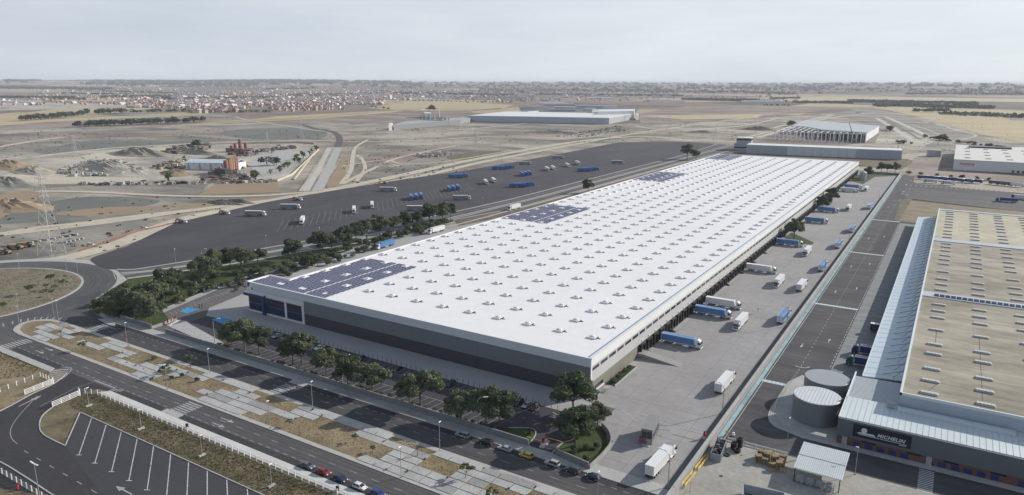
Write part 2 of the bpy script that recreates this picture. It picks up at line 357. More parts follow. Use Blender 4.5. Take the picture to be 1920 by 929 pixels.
field([(330, 390), (420, 374), (520, 371), (545, 372), (460, 384), (380, 397)], 'tan_field')
field([(-200, 500), (0, 432), (120, 425), (250, 407), (300, 412), (200, 445), (130, 470), (40, 488), (-100, 498)], 'grey_earth')
field([(655, 330), (660, 300), (680, 282), (760, 272), (850, 274), (960, 276), (1000, 285), (900, 300), (800, 315), (700, 338)], 'grey_earth', sm=3)
field([(670, 305), (700, 288), (760, 278), (850, 272), (840, 284), (790, 296), (740, 310), (690, 322)], 'brown_earth', sm=3)
field([(840, 292), (900, 284), (960, 283), (900, 296), (850, 300)], 'rough_grass', sm=3)
field([(650, 262), (900, 262), (1100, 266), (1200, 258), (1080, 254), (880, 256), (700, 258)], 'green_grey')
field([(640, 268), (660, 255), (780, 249), (900, 240), (1060, 236), (1190, 232), (1240, 238), (1180, 250), (1060, 262), (850, 264)], 'dirt')
field([(860, 240), (985, 231), (1150, 236), (1210, 228), (1240, 234), (1100, 244), (930, 246)], 'grey_earth')
field([(610, 345), (640, 300), (655, 290), (648, 320), (640, 345), (618, 358)], 'tan_field')
field([(972, 199), (1080, 197), (1200, 200), (1190, 214), (1100, 217), (980, 216)], 'west_asphalt', 'estate_ground')
field([(1280, 200), (1420, 198), (1400, 206), (1240, 212)], 'brown_earth')
field([(1000, 184), (1200, 184), (1190, 192), (1010, 192)], 'brown_earth')
field([(1200, 236), (1400, 222), (1560, 206), (1480, 203), (1240, 206), (1190, 215), (1200, 226)], 'brown_earth')
field([(1200, 217), (1430, 214), (1420, 222), (1280, 224)], 'straw_pale')
field([(1480, 199), (1520, 194), (1760, 200), (2100, 218), (2200, 300), (1960, 276), (1840, 252), (1760, 230), (1700, 214), (1640, 202)], 'straw')
field([(1480, 182), (1700, 178), (1920, 182), (2200, 186), (2200, 200), (1920, 192), (1700, 189), (1540, 192), (1430, 188)], 'straw_pale')
field([(1680, 213), (1780, 214), (1920, 224), (2100, 240), (2000, 226), (1840, 216), (1900, 212)], 'straw_pale')
field([(1870, 218), (2100, 214), (2100, 232), (1900, 226)], 'grey_earth')
field([(1560, 214), (1600, 205), (1650, 204), (1720, 224), (1840, 258), (1930, 280), (1960, 300), (1800, 286), (1700, 266), (1660, 250), (1640, 236)], 'grey_earth')
field([(1380, 262), (1450, 246), (1520, 235), (1640, 238), (1650, 262), (1560, 276), (1400, 275)], 'brown_earth')
field([(1200, 258), (1300, 240), (1380, 236), (1480, 240), (1440, 250), (1380, 268), (1260, 266)], 'dirt')
field([(1650, 250), (1690, 246), (1760, 262), (1730, 275), (1640, 270)], 'quarry')
field([(1340, 292), (1400, 280), (1700, 298), (1720, 302), (1690, 318), (1620, 312), (1360, 294)], 'rough_grass', 'rough_verge')
field([(1694, 332), (1714, 296), (1780, 294), (1775, 312), (1920, 332), (2000, 346)], 'brown_earth', 'bare_lot')
def track(px, w, m='track', name='dirt_track', k=5):
    ZF[0] += .006
    return struct(MB().strip(smooth(P(px), k), w, ZF[0], None).build(name, M[m]))
track([(-60, 285), (0, 275), (60, 265), (120, 257)], 14)
track([(60, 296), (120, 287), (220, 277), (330, 271), (430, 266), (560, 264), (630, 264)], 13)
track([(70, 358), (180, 360), (300, 366), (420, 368), (530, 364), (640, 352)], 9)
track([(-60, 450), (60, 428), (150, 418), (260, 404), (380, 391), (480, 378), (560, 371)], 9)
track([(0, 440), (130, 425), (250, 410), (330, 398), (440, 384), (560, 370), (680, 350), (800, 328), (900, 305), (1050, 276), (1180, 252), (1290, 236)], 12)
track([(60, 492), (140, 480), (235, 452), (290, 428), (380, 402), (520, 374), (640, 352), (760, 327), (880, 301), (1010, 277), (1110, 262), (1210, 256), (1300, 264)], 15)
track([(640, 345), (658, 318), (662, 290), (668, 275), (690, 262)], 6)
track([(668, 340), (684, 318), (680, 300), (668, 290)], 5)
track([(640, 345), (700, 316), (740, 298), (790, 286), (860, 272)], 6)
track([(620, 266), (760, 265), (900, 257), (1020, 254), (1120, 256), (1200, 262)], 8)
track([(700, 246), (780, 246), (880, 242), (985, 232)], 11, 'road_bed')
track([(640, 312), (720, 300), (760, 308), (840, 302), (960, 282)], 5)
track([(1190, 236), (1240, 243), (1290, 236), (1380, 224), (1450, 213)], 9)
track([(1300, 245), (1380, 238), (1450, 243), (1380, 262)], 8)
track([(1420, 258), (1470, 244), (1520, 229), (1580, 218), (1640, 212)], 12, 'road_bed')
track([(1450, 240), (1530, 222), (1560, 216)], 12, 'road_bed')
track([(1460, 248), (1500, 232), (1560, 218)], 8, 'road_bed')
track([(1644, 222), (1668, 236), (1690, 250), (1712, 264)], 12, 'road_bed')
track([(1660, 219), (1690, 232), (1720, 246), (1740, 256)], 12, 'road_bed')
track([(1652, 220), (1680, 235), (1705, 250), (1726, 262)], 6, 'green_grey', 'verge')
track([(1740, 226), (1770, 236), (1790, 244), (1830, 254), (1800, 262)], 5, 'road_bed')
track([(1700, 232), (1730, 240), (1760, 252), (1800, 270)], 4, 'road_bed')
track([(1280, 246), (1340, 240), (1400, 235), (1460, 222)], 10, 'road_bed')
track([(560, 232), (590, 241), (620, 246), (634, 254), (637, 266), (630, 280)], 11, 'asphalt_old', 'road')
track([(440, 219), (466, 226), (520, 234), (560, 240), (610, 247)], 8, 'road_bed')
track([(180, 235), (330, 233), (420, 229), (560, 222), (640, 216), (760, 206), (900, 203)], 7, 'asphalt_old', 'road')
track([(720, 200), (690, 206), (640, 210), (560, 212), (470, 218)], 9, 'asphalt_old', 'road')
# the new road under construction, two pale lanes with kerbed islands between
field([(558, 360), (612, 276), (640, 276), (606, 358)], 'dirt', 'road_bed')
field([(560, 358), (590, 320), (614, 277), (622, 277), (602, 320), (580, 358)], 'road_bed', 'road_bed')
field([(584, 359), (606, 320), (628, 277), (641, 277), (624, 320), (606, 357)], 'pale_concrete', 'road_bed')
ks = MB()
for s in range(14):
    y0 = 283+s*5.2; k0 = (y0-277)/80
    a = at(624.5-k0*42, y0); c = at(625-(k0+.035)*42, y0+2.8)
    ks.strip([a, c], 1.2, -.4, -.1)
struct(ks.build('kerb', M['kerb']))
struct(MB().strip(P([(596, 276), (575, 305), (551, 337)]), 2.2, -.5, .7).build('kerb', M['track']))
struct(MB().strip(P([(618, 277), (592, 318), (566, 358)]), 1.2, -.5, -.05).build('kerb', M['kerb']))
# low heaps of spoil
def mound(px, rx, ry, h, m, n=9, name='earth_mound', rz=0):
    c = at(*px); mb = MB(); rings = 7; seg = 22; rnd = random.Random(int(px[0]*7+px[1]))
    prev = None
    ph = [rnd.uniform(0, 6.28) for _ in range(4)]
    for i in range(rings+1):
        f = i/rings; cur = []
        for j in range(seg):
            a = 2*math.pi*j/seg; w = 1+.18*math.sin(2*a+ph[0])+.12*math.sin(3*a+ph[1])+.07*math.sin(7*a+ph[2])
            z = h*(math.cos(f*math.pi)*.5+.5)*(1+.25*rnd.uniform(-1, 1)*(f > 0))
            x, y = rot((rx*f*w*math.cos(a), ry*f*w*math.sin(a)), rz); cur.append((c[0]+x, c[1]+y, z if i < rings else -.6))
        if prev:
            for j in range(seg): mb.face([prev[j], cur[j], cur[(j+1) % seg], prev[(j+1) % seg]])
        prev = cur
    o = mb.build(name, M[m]); o['kind'] = 'structure'; return o
mound((20, 312), 45, 30, 7, 'tan_field'); mound((62, 322), 40, 22, 6, 'dirt'); mound((15, 345), 36, 18, 7, 'grey_earth')
mound((200, 318), 75, 34, 9, 'quarry'); mound((255, 322), 46, 20, 4, 'quarry'); mound((262, 290), 70, 26, 9, 'dirt'); mound((330, 326), 34, 14, 5, 'tan_field')
mound((20, 390), 40, 26, 7, 'tan_field'); mound((420, 381), 26, 7, 2.5, 'grey_earth'); mound((450, 378), 20, 6, 2, 'grey_earth')
mound((370, 288), 50, 18, 6, 'dirt'); mound((410, 300), 40, 14, 5, 'tan_field'); mound((720, 310), 30, 14, 3, 'dirt'); mound((1320, 250), 50, 18, 5, 'dirt'); mound((1420, 244), 60, 20, 7, 'brown_earth'); mound((1040, 250), 90, 22, 5, 'dirt')
# rubble in the quarry: broken blocks nobody could count
def rubble(name, px, n, size, m, seed, label):
    rnd = random.Random(seed); mb = MB(); q = P(px)
    xs = [p[0] for p in q]; ys = [p[1] for p in q]
    def inside(x, y):
        r = False
        for i in range(len(q)):
            (x1, y1), (x2, y2) = q[i], q[i-1]
            if (y1 > y) != (y2 > y) and x < (x2-x1)*(y-y1)/(y2-y1)+x1: r = not r
        return r
    k = 0
    while k < n:
        x, y = rnd.uniform(min(xs), max(xs)), rnd.uniform(min(ys), max(ys))
        if not inside(x, y): continue
        s = size*rnd.uniform(.3, 1)**2*1.6; mb.obox(x, y, -.6, s*rnd.uniform(.4, 1), s*2, s*rnd.uniform(.7, 1.6), rnd.uniform(0, 3), rnd.randrange(len(m))); k += 1
    return tag(mb.build(name, [M[i] for i in m]), label, 'rubble', kind='stuff')
rubble('rubble', [(110, 322), (160, 304), (210, 299), (250, 310), (275, 322), (200, 330), (130, 330)], 900, 2.2, ['quarry', 'pale_concrete', 'grey_earth'], 3, 'heaps of broken grey stone in the quarry')
rubble('rubble', [(150, 344), (260, 342), (380, 341), (520, 338), (520, 342), (380, 345), (200, 348), (140, 348)], 160, 1.8, ['pale_concrete', 'brown_earth', 'dark_metal'], 4, 'line of dark and pale debris along the near edge of the quarry')
rubble('rubble', [(300, 290), (330, 276), (390, 270), (392, 280), (340, 288)], 260, 3.0, ['grey_earth', 'dark_metal', 'brown_earth'], 5, 'dark scrap heaps behind the long white shed')
rubble('rubble', [(285, 318), (310, 304), (350, 300), (346, 316)], 160, 2.4, ['dark_metal', 'brown_earth', 'tan_field', 'track'], 6, 'scrap and machine parts beside the end of the long white shed')
rubble('rubble', [(380, 340), (400, 324), (450, 326), (470, 336), (440, 342)], 300, 2.4, ['brick', 'grey_metal', 'dark_metal', 'brick', 'brown_earth'], 8, 'clutter of machine parts around the foot of the silos')
rubble('rubble', [(425, 290), (440, 281), (480, 282), (500, 279), (560, 274), (560, 278), (490, 286), (470, 294)], 150, 2.6, ['brick', 'dark_metal', 'grey_metal', 'brick'], 12, 'reddish machinery and scrap strung along the back of the quarry yard')
rubble('rubble', [(780, 292), (830, 283), (850, 290), (800, 297)], 120, 2.2, ['pale_concrete', 'brown_earth', 'kerb'], 9, 'broken concrete scattered on the brown patch beyond the lorry lot')
rubble('rubble', [(1040, 256), (1160, 236), (1180, 244), (1100, 258)], 260, 1.6, ['pale_concrete', 'dirt', 'grey_earth'], 10, 'small stones strewn on bare ground before the far white warehouse')
# ------------------------------------------------------------------ paved ground of the site (world metres: x along the front, y along the warehouse)
Z0 = 0.0
# avenue, median, roundabout
sheet('plain_verge', [(-460, -260), (230, -260), (230, -30), (-460, -30)], -.20, M['dry_grass'])
ring = [(-314+69.5*math.cos(2*math.pi*i/72), -62.7+69.5*math.sin(2*math.pi*i/72)) for i in range(72)]
sheet('pavement', [(-314+76*math.cos(2*math.pi*i/72), -62.7+76*math.sin(2*math.pi*i/72)) for i in range(72)], -.12, M['pale_concrete'])
sheet('road', ring, -.10, M['ring_asphalt'])
isl = [(-314+54*math.cos(2*math.pi*i/72), -62.7+54*math.sin(2*math.pi*i/72)) for i in range(72)]
struct(MB().prism(isl, -.2, .10).build('kerb', M['kerb']))
sheet('roundabout_island', [(-314+52.9*math.cos(2*math.pi*i/72), -62.7+52.9*math.sin(2*math.pi*i/72)) for i in range(72)], .11, M['island_grass'])
sheet('road', [(-262, -20), (-240, -39.5), (-214, -43.5), (170, -43.5), (170, -54.5), (-230, -54.5), (-262, -50)], -.09, M['asphalt'])
sheet('road', [(-262, -64), (-236, -73), (170, -73), (170, -83.5), (-262, -83.5)], -.088, M['asphalt_old'])
sheet('road', [(-270, -44), (-230, -52), (-230, -76), (-270, -84)], -.094, M['ring_asphalt'])
# parking lane strips of newer asphalt along the kerbs
sheet('parking_lane', [(-212, -43.6), (-95.5, -43.6), (-95.5, -46.2), (-209, -46.2)], -.084, M['asphalt_new'])
sheet('parking_lane', [(-88, -43.6), (170, -43.6), (170, -46.2), (-88, -46.2)], -.084, M['asphalt_new'])
sheet('parking_lane', [(-212, -83.4), (-176, -83.4), (-178, -80.6), (-212, -80.6)], -.082, M['asphalt_new'])
sheet('parking_lane', [(-140, -83.4), (-112, -83.4), (-114, -80.9), (-140, -80.9)], -.082, M['asphalt_new'])
sheet('parking_lane', [(-103, -83.4), (60, -83.4), (60, -80.9), (-104, -80.9)], -.082, M['asphalt_new'])
# north pavement with the wall behind it
pv = MB(); pv.prism([(-262, 24), (-268, 15), (-240, -22), (-236, -34), (-226, -41), (-212, -43.5), (20, -43.5), (45, -43.0), (45, -40), (20, -39.3), (-212, -39.3), (-222, -36)], -.2, .06)
struct(pv.build('pavement', M['pale_concrete']))
struct(MB().strip([(-212, -43.4), (45, -43.2)], .3, -.2, .09).build('kerb', M['kerb']))
sheet('pavement', [(-95.5, -46.0), (-88, -46.0), (-88, -43.5), (-95.5, -43.5)], .062, M['pale_concrete'])
sheet('pavement', [(-221, -44.6), (-212, -46.2), (-204, -46.2), (-209, -43.4), (-216, -41)], .066, M['pale_concrete'])
# median
med = smooth([(-230, -54.5), (-238, -56), (-243, -61), (-243, -66), (-237, -71.5), (-229, -73)], 4)+[(170, -73), (170, -54.5)]
struct(MB().prism(med, -.2, .05).build('median_kerb', M['kerb']))
inner = smooth([(-229, -56.3), (-236, -57.5), (-241, -61), (-240.5, -65.5), (-235, -69.5), (-228, -71.4)], 4)+[(170, -71.4), (170, -56.3)]
medo = sheet('median', inner, .06, M['dry_grass'])
E_ = lambda x, y: (x/7.742, 560+y/7.742); A_ = lambda x, y: (100+x/6.193, 590+y/6.193); B_ = lambda x, y: (380+x/5.466, 680+y/5.466); C_ = lambda x, y: (660+x/5.333, 790+y/5.333)
cells = set()
def snap(f, lst):
    for q in lst:
        X, Y = at(*f(*q)); cells.add((round((X+102)/5.56), round((Y+70.6)/3.3)))
snap(E_, [(620, 410), (700, 380), (720, 450), (580, 480), (560, 545), (660, 580), (780, 550), (1000, 490), (1050, 560), (1210, 630), (1340, 665), (1430, 705), (1550, 670), (1650, 630), (860, 470), (1100, 460), (940, 400), (1000, 385), (830, 430), (880, 520), (640, 520)])
snap(A_, [(350, 320), (450, 355), (525, 375), (620, 350), (705, 320), (810, 355), (705, 385), (790, 415), (870, 440), (810, 480), (720, 510), (810, 545), (900, 580), (985, 605), (1095, 585), (1200, 620), (1290, 580), (1110, 655), (1195, 695), (1010, 690), (1110, 730), (1400, 630), (1420, 690), (1500, 665), (1610, 710), (1710, 740), (1800, 715), (1755, 900)])
snap(B_, [(60, 140), (160, 165), (260, 205), (345, 245), (240, 310), (120, 340), (50, 380), (135, 420), (230, 385), (310, 345), (400, 300), (480, 270), (345, 425), (415, 380), (500, 360), (255, 460), (360, 505), (450, 470), (540, 430), (555, 515), (640, 470), (765, 520), (870, 570), (955, 530), (1040, 490), (1145, 530), (1100, 575), (1280, 580), (1390, 615), (1550, 665), (1620, 750), (1690, 715), (1720, 800)])
snap(C_, [(40, 60), (85, 150), (150, 105), (210, 210), (290, 150), (360, 235), (450, 310), (95, 395), (360, 395), (510, 455), (580, 400), (270, 440), (425, 500), (575, 560), (725, 620), (660, 510), (820, 570), (900, 690), (975, 630), (1040, 590), (1060, 690), (1140, 690), (1220, 640), (1280, 590), (1330, 530), (1500, 585), (1690, 650), (1640, 705)])
for i in range(13, 40):
    for j in range(5):
        if random.random() < .4: cells.add((i, j))
slabs = [MB().hexa([(-2.62, -1.52, 0), (2.62, -1.52, 0), (2.62, 1.52, 0), (-2.62, 1.52, 0), (-2.56, -1.46, .1), (2.56, -1.46, .1), (2.56, 1.46, .1), (-2.56, 1.46, .1)]).mesh('slab', M['slab']), None]
slabs[1] = slabs[0].copy(); slabs[1].materials[0] = mat('slab_darker', (.26, .26, .265), .9, .16, .12, scale2=1.3)
for i, j in sorted(cells):
    if 0 <= j <= 4: link('slab', slabs[1 if random.random() < .16 else 0], medo, (-102+i*5.56+random.uniform(-.08, .08), -70.6+j*3.3+.35, .055+random.uniform(0, .02)), random.uniform(-.012, .012))
# south pavement, grass slope, lorry bays, access road
struct(MB().strip([(-108, -85), (-143, -85.1)], 3.0, -.2, .07).build('pavement', M['pale_concrete'])) if False else None
struct(MB().prism([(-141, -83.5), (170, -83.5), (170, -86.6), (-143.5, -86.6)], -.2, .07).build('pavement', mat('new_pavement', (.50, .50, .49), .9, .07, .15)))
struct(MB().prism([(-262, -83.5), (-178, -83.5), (-176, -86.2), (-262, -86.8)], -.2, .07).build('pavement', M['pale_concrete']))
struct(MB().prism([(-112, -81.2), (-103.5, -81.2), (-103.5, -83.4), (-112, -83.4)], -.2, .075).build('pavement', M['pale_concrete']))
sheet('grass_bank', [(-150, -86.6), (90, -86.6), (90, -180), (-150, -180)], -.15, M['rough_grass'])
ar = P([(126, 696), (122, 704), (105, 718), (60, 738), (0, 772), (-80, 812), (-120, 870), (-60, 905)])+[at(100, 929), (-100, -150), (60, -150), (60, -97.5)]+P([(150, 773), (122, 836), (82, 815)])+smooth(P([(74, 797), (80, 779), (98, 762), (150, 738), (186, 728)]), 5)+[(-141, -83.5), (-141, -82.5), (-171, -82.5)]
sheet('access_road', ar, -.075, M['asphalt_new'])
sheet('parking_bay', P([(150, 773), (122, 836)])+[(-47, -127), (60, -150), (60, -97.5)], -.070, M['asphalt_park'])
kb = MB()
kb.strip([at(122, 836), at(150, 773)], .3, -.1, .08); kb.strip([at(150, 773), (60, -97.5)], .3, -.1, .08)
kb.strip(smooth(P([(122, 836), (82, 815), (74, 797), (80, 779), (98, 764)]), 5), .35, -.1, .08); kb.strip(smooth(P([(-60, 795), (0, 771), (60, 739), (100, 720), (126, 700)]), 5), .35, -.1, .08)
kb.strip(smooth(P([(-60, 840), (0, 866), (50, 896), (100, 929), (160, 965)]), 5), .35, -.1, .08)
struct(kb.build('kerb', M['pale_concrete']))
bay = MB()
for x in [-126.2+8.3*i for i in range(0, 16)]:
    bay.strip([(x, -97.8), (x+20, -112)], .24, -.062, None)
    bay.strip([(x+19.3, -112.4), (x+20.7, -111.6)], .3, -.058, None)
struct(bay.build('bay_marking', M['paint']))
sheet('dry_verge', P([(-60, 690), (0, 672), (40, 690), (60, 690), (118, 692), (98, 706), (20, 735), (-60, 770)]), -.078, M['dry_grass'])
# ---- compound
sheet('forecourt', [(-226, -39.4), (5.5, -39.4), (8, -30), (2.6, -4), (2.6, 735), (-226, 735)], -.03, M['front_paving'])
def asph(pts, z, m, name='car_park'): return sheet(name, pts, z, M[m])
asph([(-179, -36.5), (-183, -25), (-184, -16), (-158, -12.6), (-3, -14.3), (-5, -20), (2, -20), (11, -30), (8, -43), (2, -43), (-2, -36.5)], 0, 'asphalt_park')
asph([(-192, -38), (-205, -22), (-230, 60), (-246, 140), (-228, 140), (-205, 40), (-193, -8), (-184, -16), (-182.5, -25), (-178.5, -39.4), (-189, -39.4)], .004, 'west_asphalt')
asph([(-246, 140), (-215, 300), (-215, 740), (-190, 740), (-190, 300), (-222, 140)], .004, 'concrete', 'service_road')
# ---- east yard of big concrete slabs
yard = sheet('yard', [(-2, -43.4), (8, -39), (2.5, -4), (2.5, 728), (43.4, 728), (43.4, -43.4)], -.034, M['joint'])
ysl = MB().box(-4.16, 4.16, -4.96, 4.96, 0, .034).mesh('concrete_slab', M['yard_slab'])
ysl2 = ysl.copy(); ysl2.materials[0] = mat('yard_slab_worn', (.272, .264, .265), .85, .09, .04, scale2=.35)
nsl = 0
for j in range(77):
    for i in range(5):
        X, Y = 6.6+8.4*i, -38.4+10*j
        if Y < -3 and i == 0: continue
        if Y < -25 and i <= 1: continue
        nsl += 1
        if nsl <= 300: link('concrete_slab', ysl if (i*7+j*3) % 5 else ysl2, yard, (X, Y, -.036+((i*3+j*5) % 4)*.0015))
far = MB()
for j in range(61, 77):
    for i in range(5): far.box(6.6+8.4*i-4.16, 6.6+8.4*i+4.16, -38.4+10*j-4.96, -38.4+10*j+4.96, -.036, -.002)
o = far.build('concrete_slabs', M['yard_slab'], yard); o['kind'] = 'stuff'
# yard entrance apron meeting the avenue, kerb line along the wall foot
sheet('yard_entrance', [(14, -43.5), (43.4, -43.5), (43.4, -38), (20, -38)], .004, M['pale_concrete'])
struct(MB().strip([(40.6, -43.2), (40.6, 728)], .25, 0, .12).build('kerb', M['kerb']))
sheet('wall_shade_strip', [(40.7, -43.2), (43.4, -43.2), (43.4, 728), (40.7, 728)], .01, mat('wall_shade_strip', (.14, .14, .145), .9, .12, .3))  # dark strip painting in the wall's cast shade along its foot
# ---- lorry lot
lotN = [(170, 489), (176, 482), (240, 461), (330, 418), (425, 396), (500, 379), (640, 355), (760, 336), (873, 320), (960, 305), (1033, 292), (1100, 279), (1160, 267), (1273, 266), (1343, 271)]
lotS = [(1277, 292), (1065, 346), (960, 373), (853, 397), (740, 420), (640, 441), (584, 450), (425, 478), (300, 498), (245, 506), (205, 505), (182, 498)]
sheet('lorry_lot', P(lotN+lotS), .0, M['asphalt_lot'])
st = P([(1345, 270), (1277, 292), (1065, 346), (960, 373), (853, 397), (740, 420), (640, 441), (584, 450), (425, 478), (300, 498), (245, 506), (218, 505)])
so = P([(1400, 278), (1330, 293), (1286, 305), (1070, 367), (960, 396), (870, 421), (760, 442), (640, 463), (575, 472), (500, 486), (425, 498), (300, 516), (240, 524)])
sheet('side_road', st+so[::-1], -.006, M['asphalt_old'])
def lerp(a, b, f): return (a[0]+(b[0]-a[0])*f, a[1]+(b[1]-a[1])*f)
n = len(st); sos = so[:n]
def between(f):
    def ip(pl, k):
        u = k*(len(pl)-1); i = min(int(u), len(pl)-2); return lerp(pl[i], pl[i+1], u-i)
    return [lerp(ip(st, k/40), ip(so, k/40), f) for k in range(41)]
for f, wd in ((.02, 1.5), (.40, 1.5), (.50, 1.2), (.93, 2.2)):
    struct(MB().strip(between(f), wd, -.01, .12).build('kerb', M['kerb']))
struct(MB().strip(between(.22), .25, .004, None).build('road_marking', M['paint_worn']))
sheet('garden', P([(165, 576), (200, 548), (240, 524), (300, 512), (400, 497), (500, 482), (575, 470), (640, 458), (740, 438), (850, 410), (850, 416), (740, 445), (640, 472), (470, 516), (380, 548), (303, 580), (318, 602), (284, 617), (216, 596), (172, 585)]), .02, M['lawn'])
struct(MB().strip(P([(303, 581), (380, 549), (470, 516), (640, 471), (740, 445), (850, 417)]), .5, 0, .13).build('kerb', M['pale_concrete']))
sheet('bank', P([(850, 413), (960, 393), (1070, 364), (1286, 303), (1300, 305), (1180, 345), (1060, 378), (960, 404), (860, 424)]), .03, mat('bank', (.13, .105, .075), .95, .25, .1, scale2=.5))
# ---- neighbour site
sheet('road', [(43.6, -5), (66, -5), (66, 560), (64, 575), (62, 620), (58, 730), (43.6, 730)], -.02, M['asphalt'])
sheet('road', [(66, -5.2), (170, -5.2), (170, 8.2), (66, 8.2)], -.018, M['asphalt'])
sheet('parking_lane', [(57.5, 284), (64.6, 284), (64.6, 407), (57.5, 407)], -.012, M['asphalt_new'])
sheet('apron', [(65.4, 58), (90, 58), (90, 404), (65.4, 404)], -.008, M['apron'])
sheet('apron_path', [(65.4, 404), (78, 404), (78, 412), (65.4, 412)], -.008, M['asphalt_new'])
tp = [(57.3, 58), (54.1, 49), (53.8, 30), (53.6, 24), (54.6, 16.5), (57.5, 11.8), (62, 10), (66, 8.6), (124, 8.3), (170, 8.3), (170, 12), (76, 12), (76, 58)]
struct(MB().prism(smooth(tp[1:8], 4)+tp[8:]+[tp[0]], -.1, .1).build('pavement', M['pale_concrete']))
sheet('skip_yard', [(43.5, -60), (170, -60), (170, -4.6), (43.5, -4.6)], .006, M['skip_yard'])
sheet('cycle_lane', [(44.5, -8), (45.9, -8), (45.9, 728), (44.5, 728)], -.004, M['blue_paint'])
sheet('grass_plot', P([(1677, 411), (1690, 376), (1700, 373), (1760, 381), (1900, 397), (1960, 404), (1940, 480), (1720, 440)]), -.010, M['rough_grass'])
sheet('grass_plot', [(64, 412), (90, 412), (90, 405), (170, 404), (170, 512), (90, 524), (66, 528)], -.009, mat('dry_plot', (.20, .165, .105), .95, .2, .08, c2=(.25, .21, .145), scale2=.5, bump=.6, bscale=2))
sheet('trailer_yard', P([(1693, 332), (1720, 345), (1850, 357), (1990, 368), (2060, 420), (1920, 398), (1760, 380), (1700, 372), (1688, 376), (1676, 374)]), -.006, M['asphalt_lot'])
sheet('trailer_yard', P([(1685, 354), (1720, 353), (1850, 368), (1990, 380), (2040, 410), (1920, 396), (1760, 380), (1700, 372)]), .0, M['asphalt_old'])
# ------------------------------------------------------------------ painted marks
mk = MB(); mw = MB()
def dash(m, p0, p1, n, fill, w, z):
    for i in range(n):
        a, c = i/n, (i+fill)/n
        m.strip([lerp(p0, p1, a), lerp(p0, p1, c)], w, z, None)
dash(mk, (-205, -46.4), (60, -46.4), 76, .5, .16, -.08); dash(mk, (-225, -50.4), (60, -50.4), 36, .35, .16, -.08)
dash(mk, (-212, -80.4), (60, -80.4), 76, .5, .18, -.078); dash(mk, (-226, -77), (60, -77), 36, .35, .16, -.078)
def zebra(m, x0, x1, y0, y1, n, z, along='x'):
    for i in range(n):
        a, c = i/n, (i+.5)/n
        if along == 'x': m.face([(x0, y0+(y1-y0)*a, z), (x1, y0+(y1-y0)*a, z), (x1, y0+(y1-y0)*c, z), (x0, y0+(y1-y0)*c, z)])
        else: m.face([(x0+(x1-x0)*a, y0, z), (x0+(x1-x0)*c, y0, z), (x0+(x1-x0)*c, y1, z), (x0+(x1-x0)*a, y1, z)])
zebra(mk, -95.5, -90, -54, -46.6, 6, -.077); zebra(mk, -212, -205, -54, -46.6, 6, -.077)
zebra(mk, -111, -104, -81, -73.4, 7, -.077); zebra(mk, -221, -214.5, -83, -73.4, 8, -.077)
def arrow(m, x, y, a, z, s=1):
    for q in ([(-2.5, -.14), (.6, -.14), (.6, .14), (-2.5, .14)], [(.4, -.6), (2.4, 0), (.4, .6)]):
        m.face([(x+rot((u*s, v*s), a)[0], y+rot((u*s, v*s), a)[1], z) for u, v in q])
for q in ((187, 613), (213, 616), (545, 726), (530, 733)): arrow(mk, *at(*q), math.pi, -.076)
for q in ((75, 660), (92, 655), (410, 797), (427, 788)): arrow(mk, *at(*q), 0, -.076, 1.3)
arrow(mk, *at(58, 751), math.atan2(at(73, 744)[1]-at(46, 757)[1], at(73, 744)[0]-at(46, 757)[0]), -.066, 1.8); arrow(mk, *at(232, 919), math.atan2(at(220, 913)[1]-at(243, 925)[1], at(220, 913)[0]-at(243, 925)[0]), -.056, 1.5)
mk.strip(smooth(P([(70, 742), (35, 780), (20, 805), (22, 822), (32, 832)]), 4), .18, -.066, None); mk.strip(P([(176, 716), (140, 728), (75, 762)]), .16, -.066, None)
mk.strip(P([(177, 713), (216, 728)]), .5, -.066, None)
dash(mk, at(45, 845), at(200, 935), 6, .35, .2, -.066)
# hatched noses where roads join
for i in range(12):
    k = i/11; a = smooth([(-250, -75.5), (-249, -63), (-243, -54.5), (-231, -50.5)], 4); j = int(k*(len(a)-2)); p0 = a[j]
    mk.strip([p0, (p0[0]+5.2-3*k, p0[1]-1.5-1.2*k)], .5, -.078, None)
for i in range(6): mk.strip(P([(88+i*2.2, 696+i*3.6), (132-i*2.6, 692+i*3.4)]), .7, -.062, None)
mk.strip(smooth(P([(118, 690), (132, 689), (132, 696), (120, 708), (110, 713)]), 4), .3, -.06, None)
for i in range(4): mk.strip(P([(205+i*6, 733+i*0.5), (214+i*6, 729+i*.7)]), .5, -.06, None)
dash(mk, at(143, 573), at(100, 590), 8, .5, .25, -.078); mk.strip(P([(212, 510), (217, 524)]), .5, .01, None)
for i in range(7): mk.strip(P([(225+i*4.6, 519-i*.9), (228.5+i*4.6, 515.5-i*.8)]), .4, .012, None)
for i in range(7): mk.strip(P([(313+i*3.4, 510-i*.7), (315+i*3.4, 508.4-i*.7)]), .6, .012, None)
struct(mk.build('road_marking', M['paint_worn']))
ty_ = MB(); wear = mat('tyre_wear', (.062, .062, .066), .85, .12, .3)
for r_, a0, a1 in ((57.6, -1.2, 1.9), (59.6, -1.1, 2.0), (63.2, -.9, 1.7), (65.0, -.8, 1.6)):
    ty_.strip([(-314+r_*math.cos(a0+(a1-a0)*i/40), -62.7+r_*math.sin(a0+(a1-a0)*i/40)) for i in range(41)], .9, -.086, None)
struct(ty_.build('tyre_track', wear))
ty_ = MB()
for y in (-48.0, -49.6, -51.6, -53.2): ty_.strip([(-205, y), (-60, y+.1), (60, y)], .6, -.0866, None)
for y in (-74.5, -76.1, -78, -79.4): ty_.strip([(-220, y), (-60, y+.1), (60, y)], .6, -.0846, None)
struct(ty_.build('tyre_track', mat('tyre_wear_old', (.068, .067, .070), .88, .15, .3)))
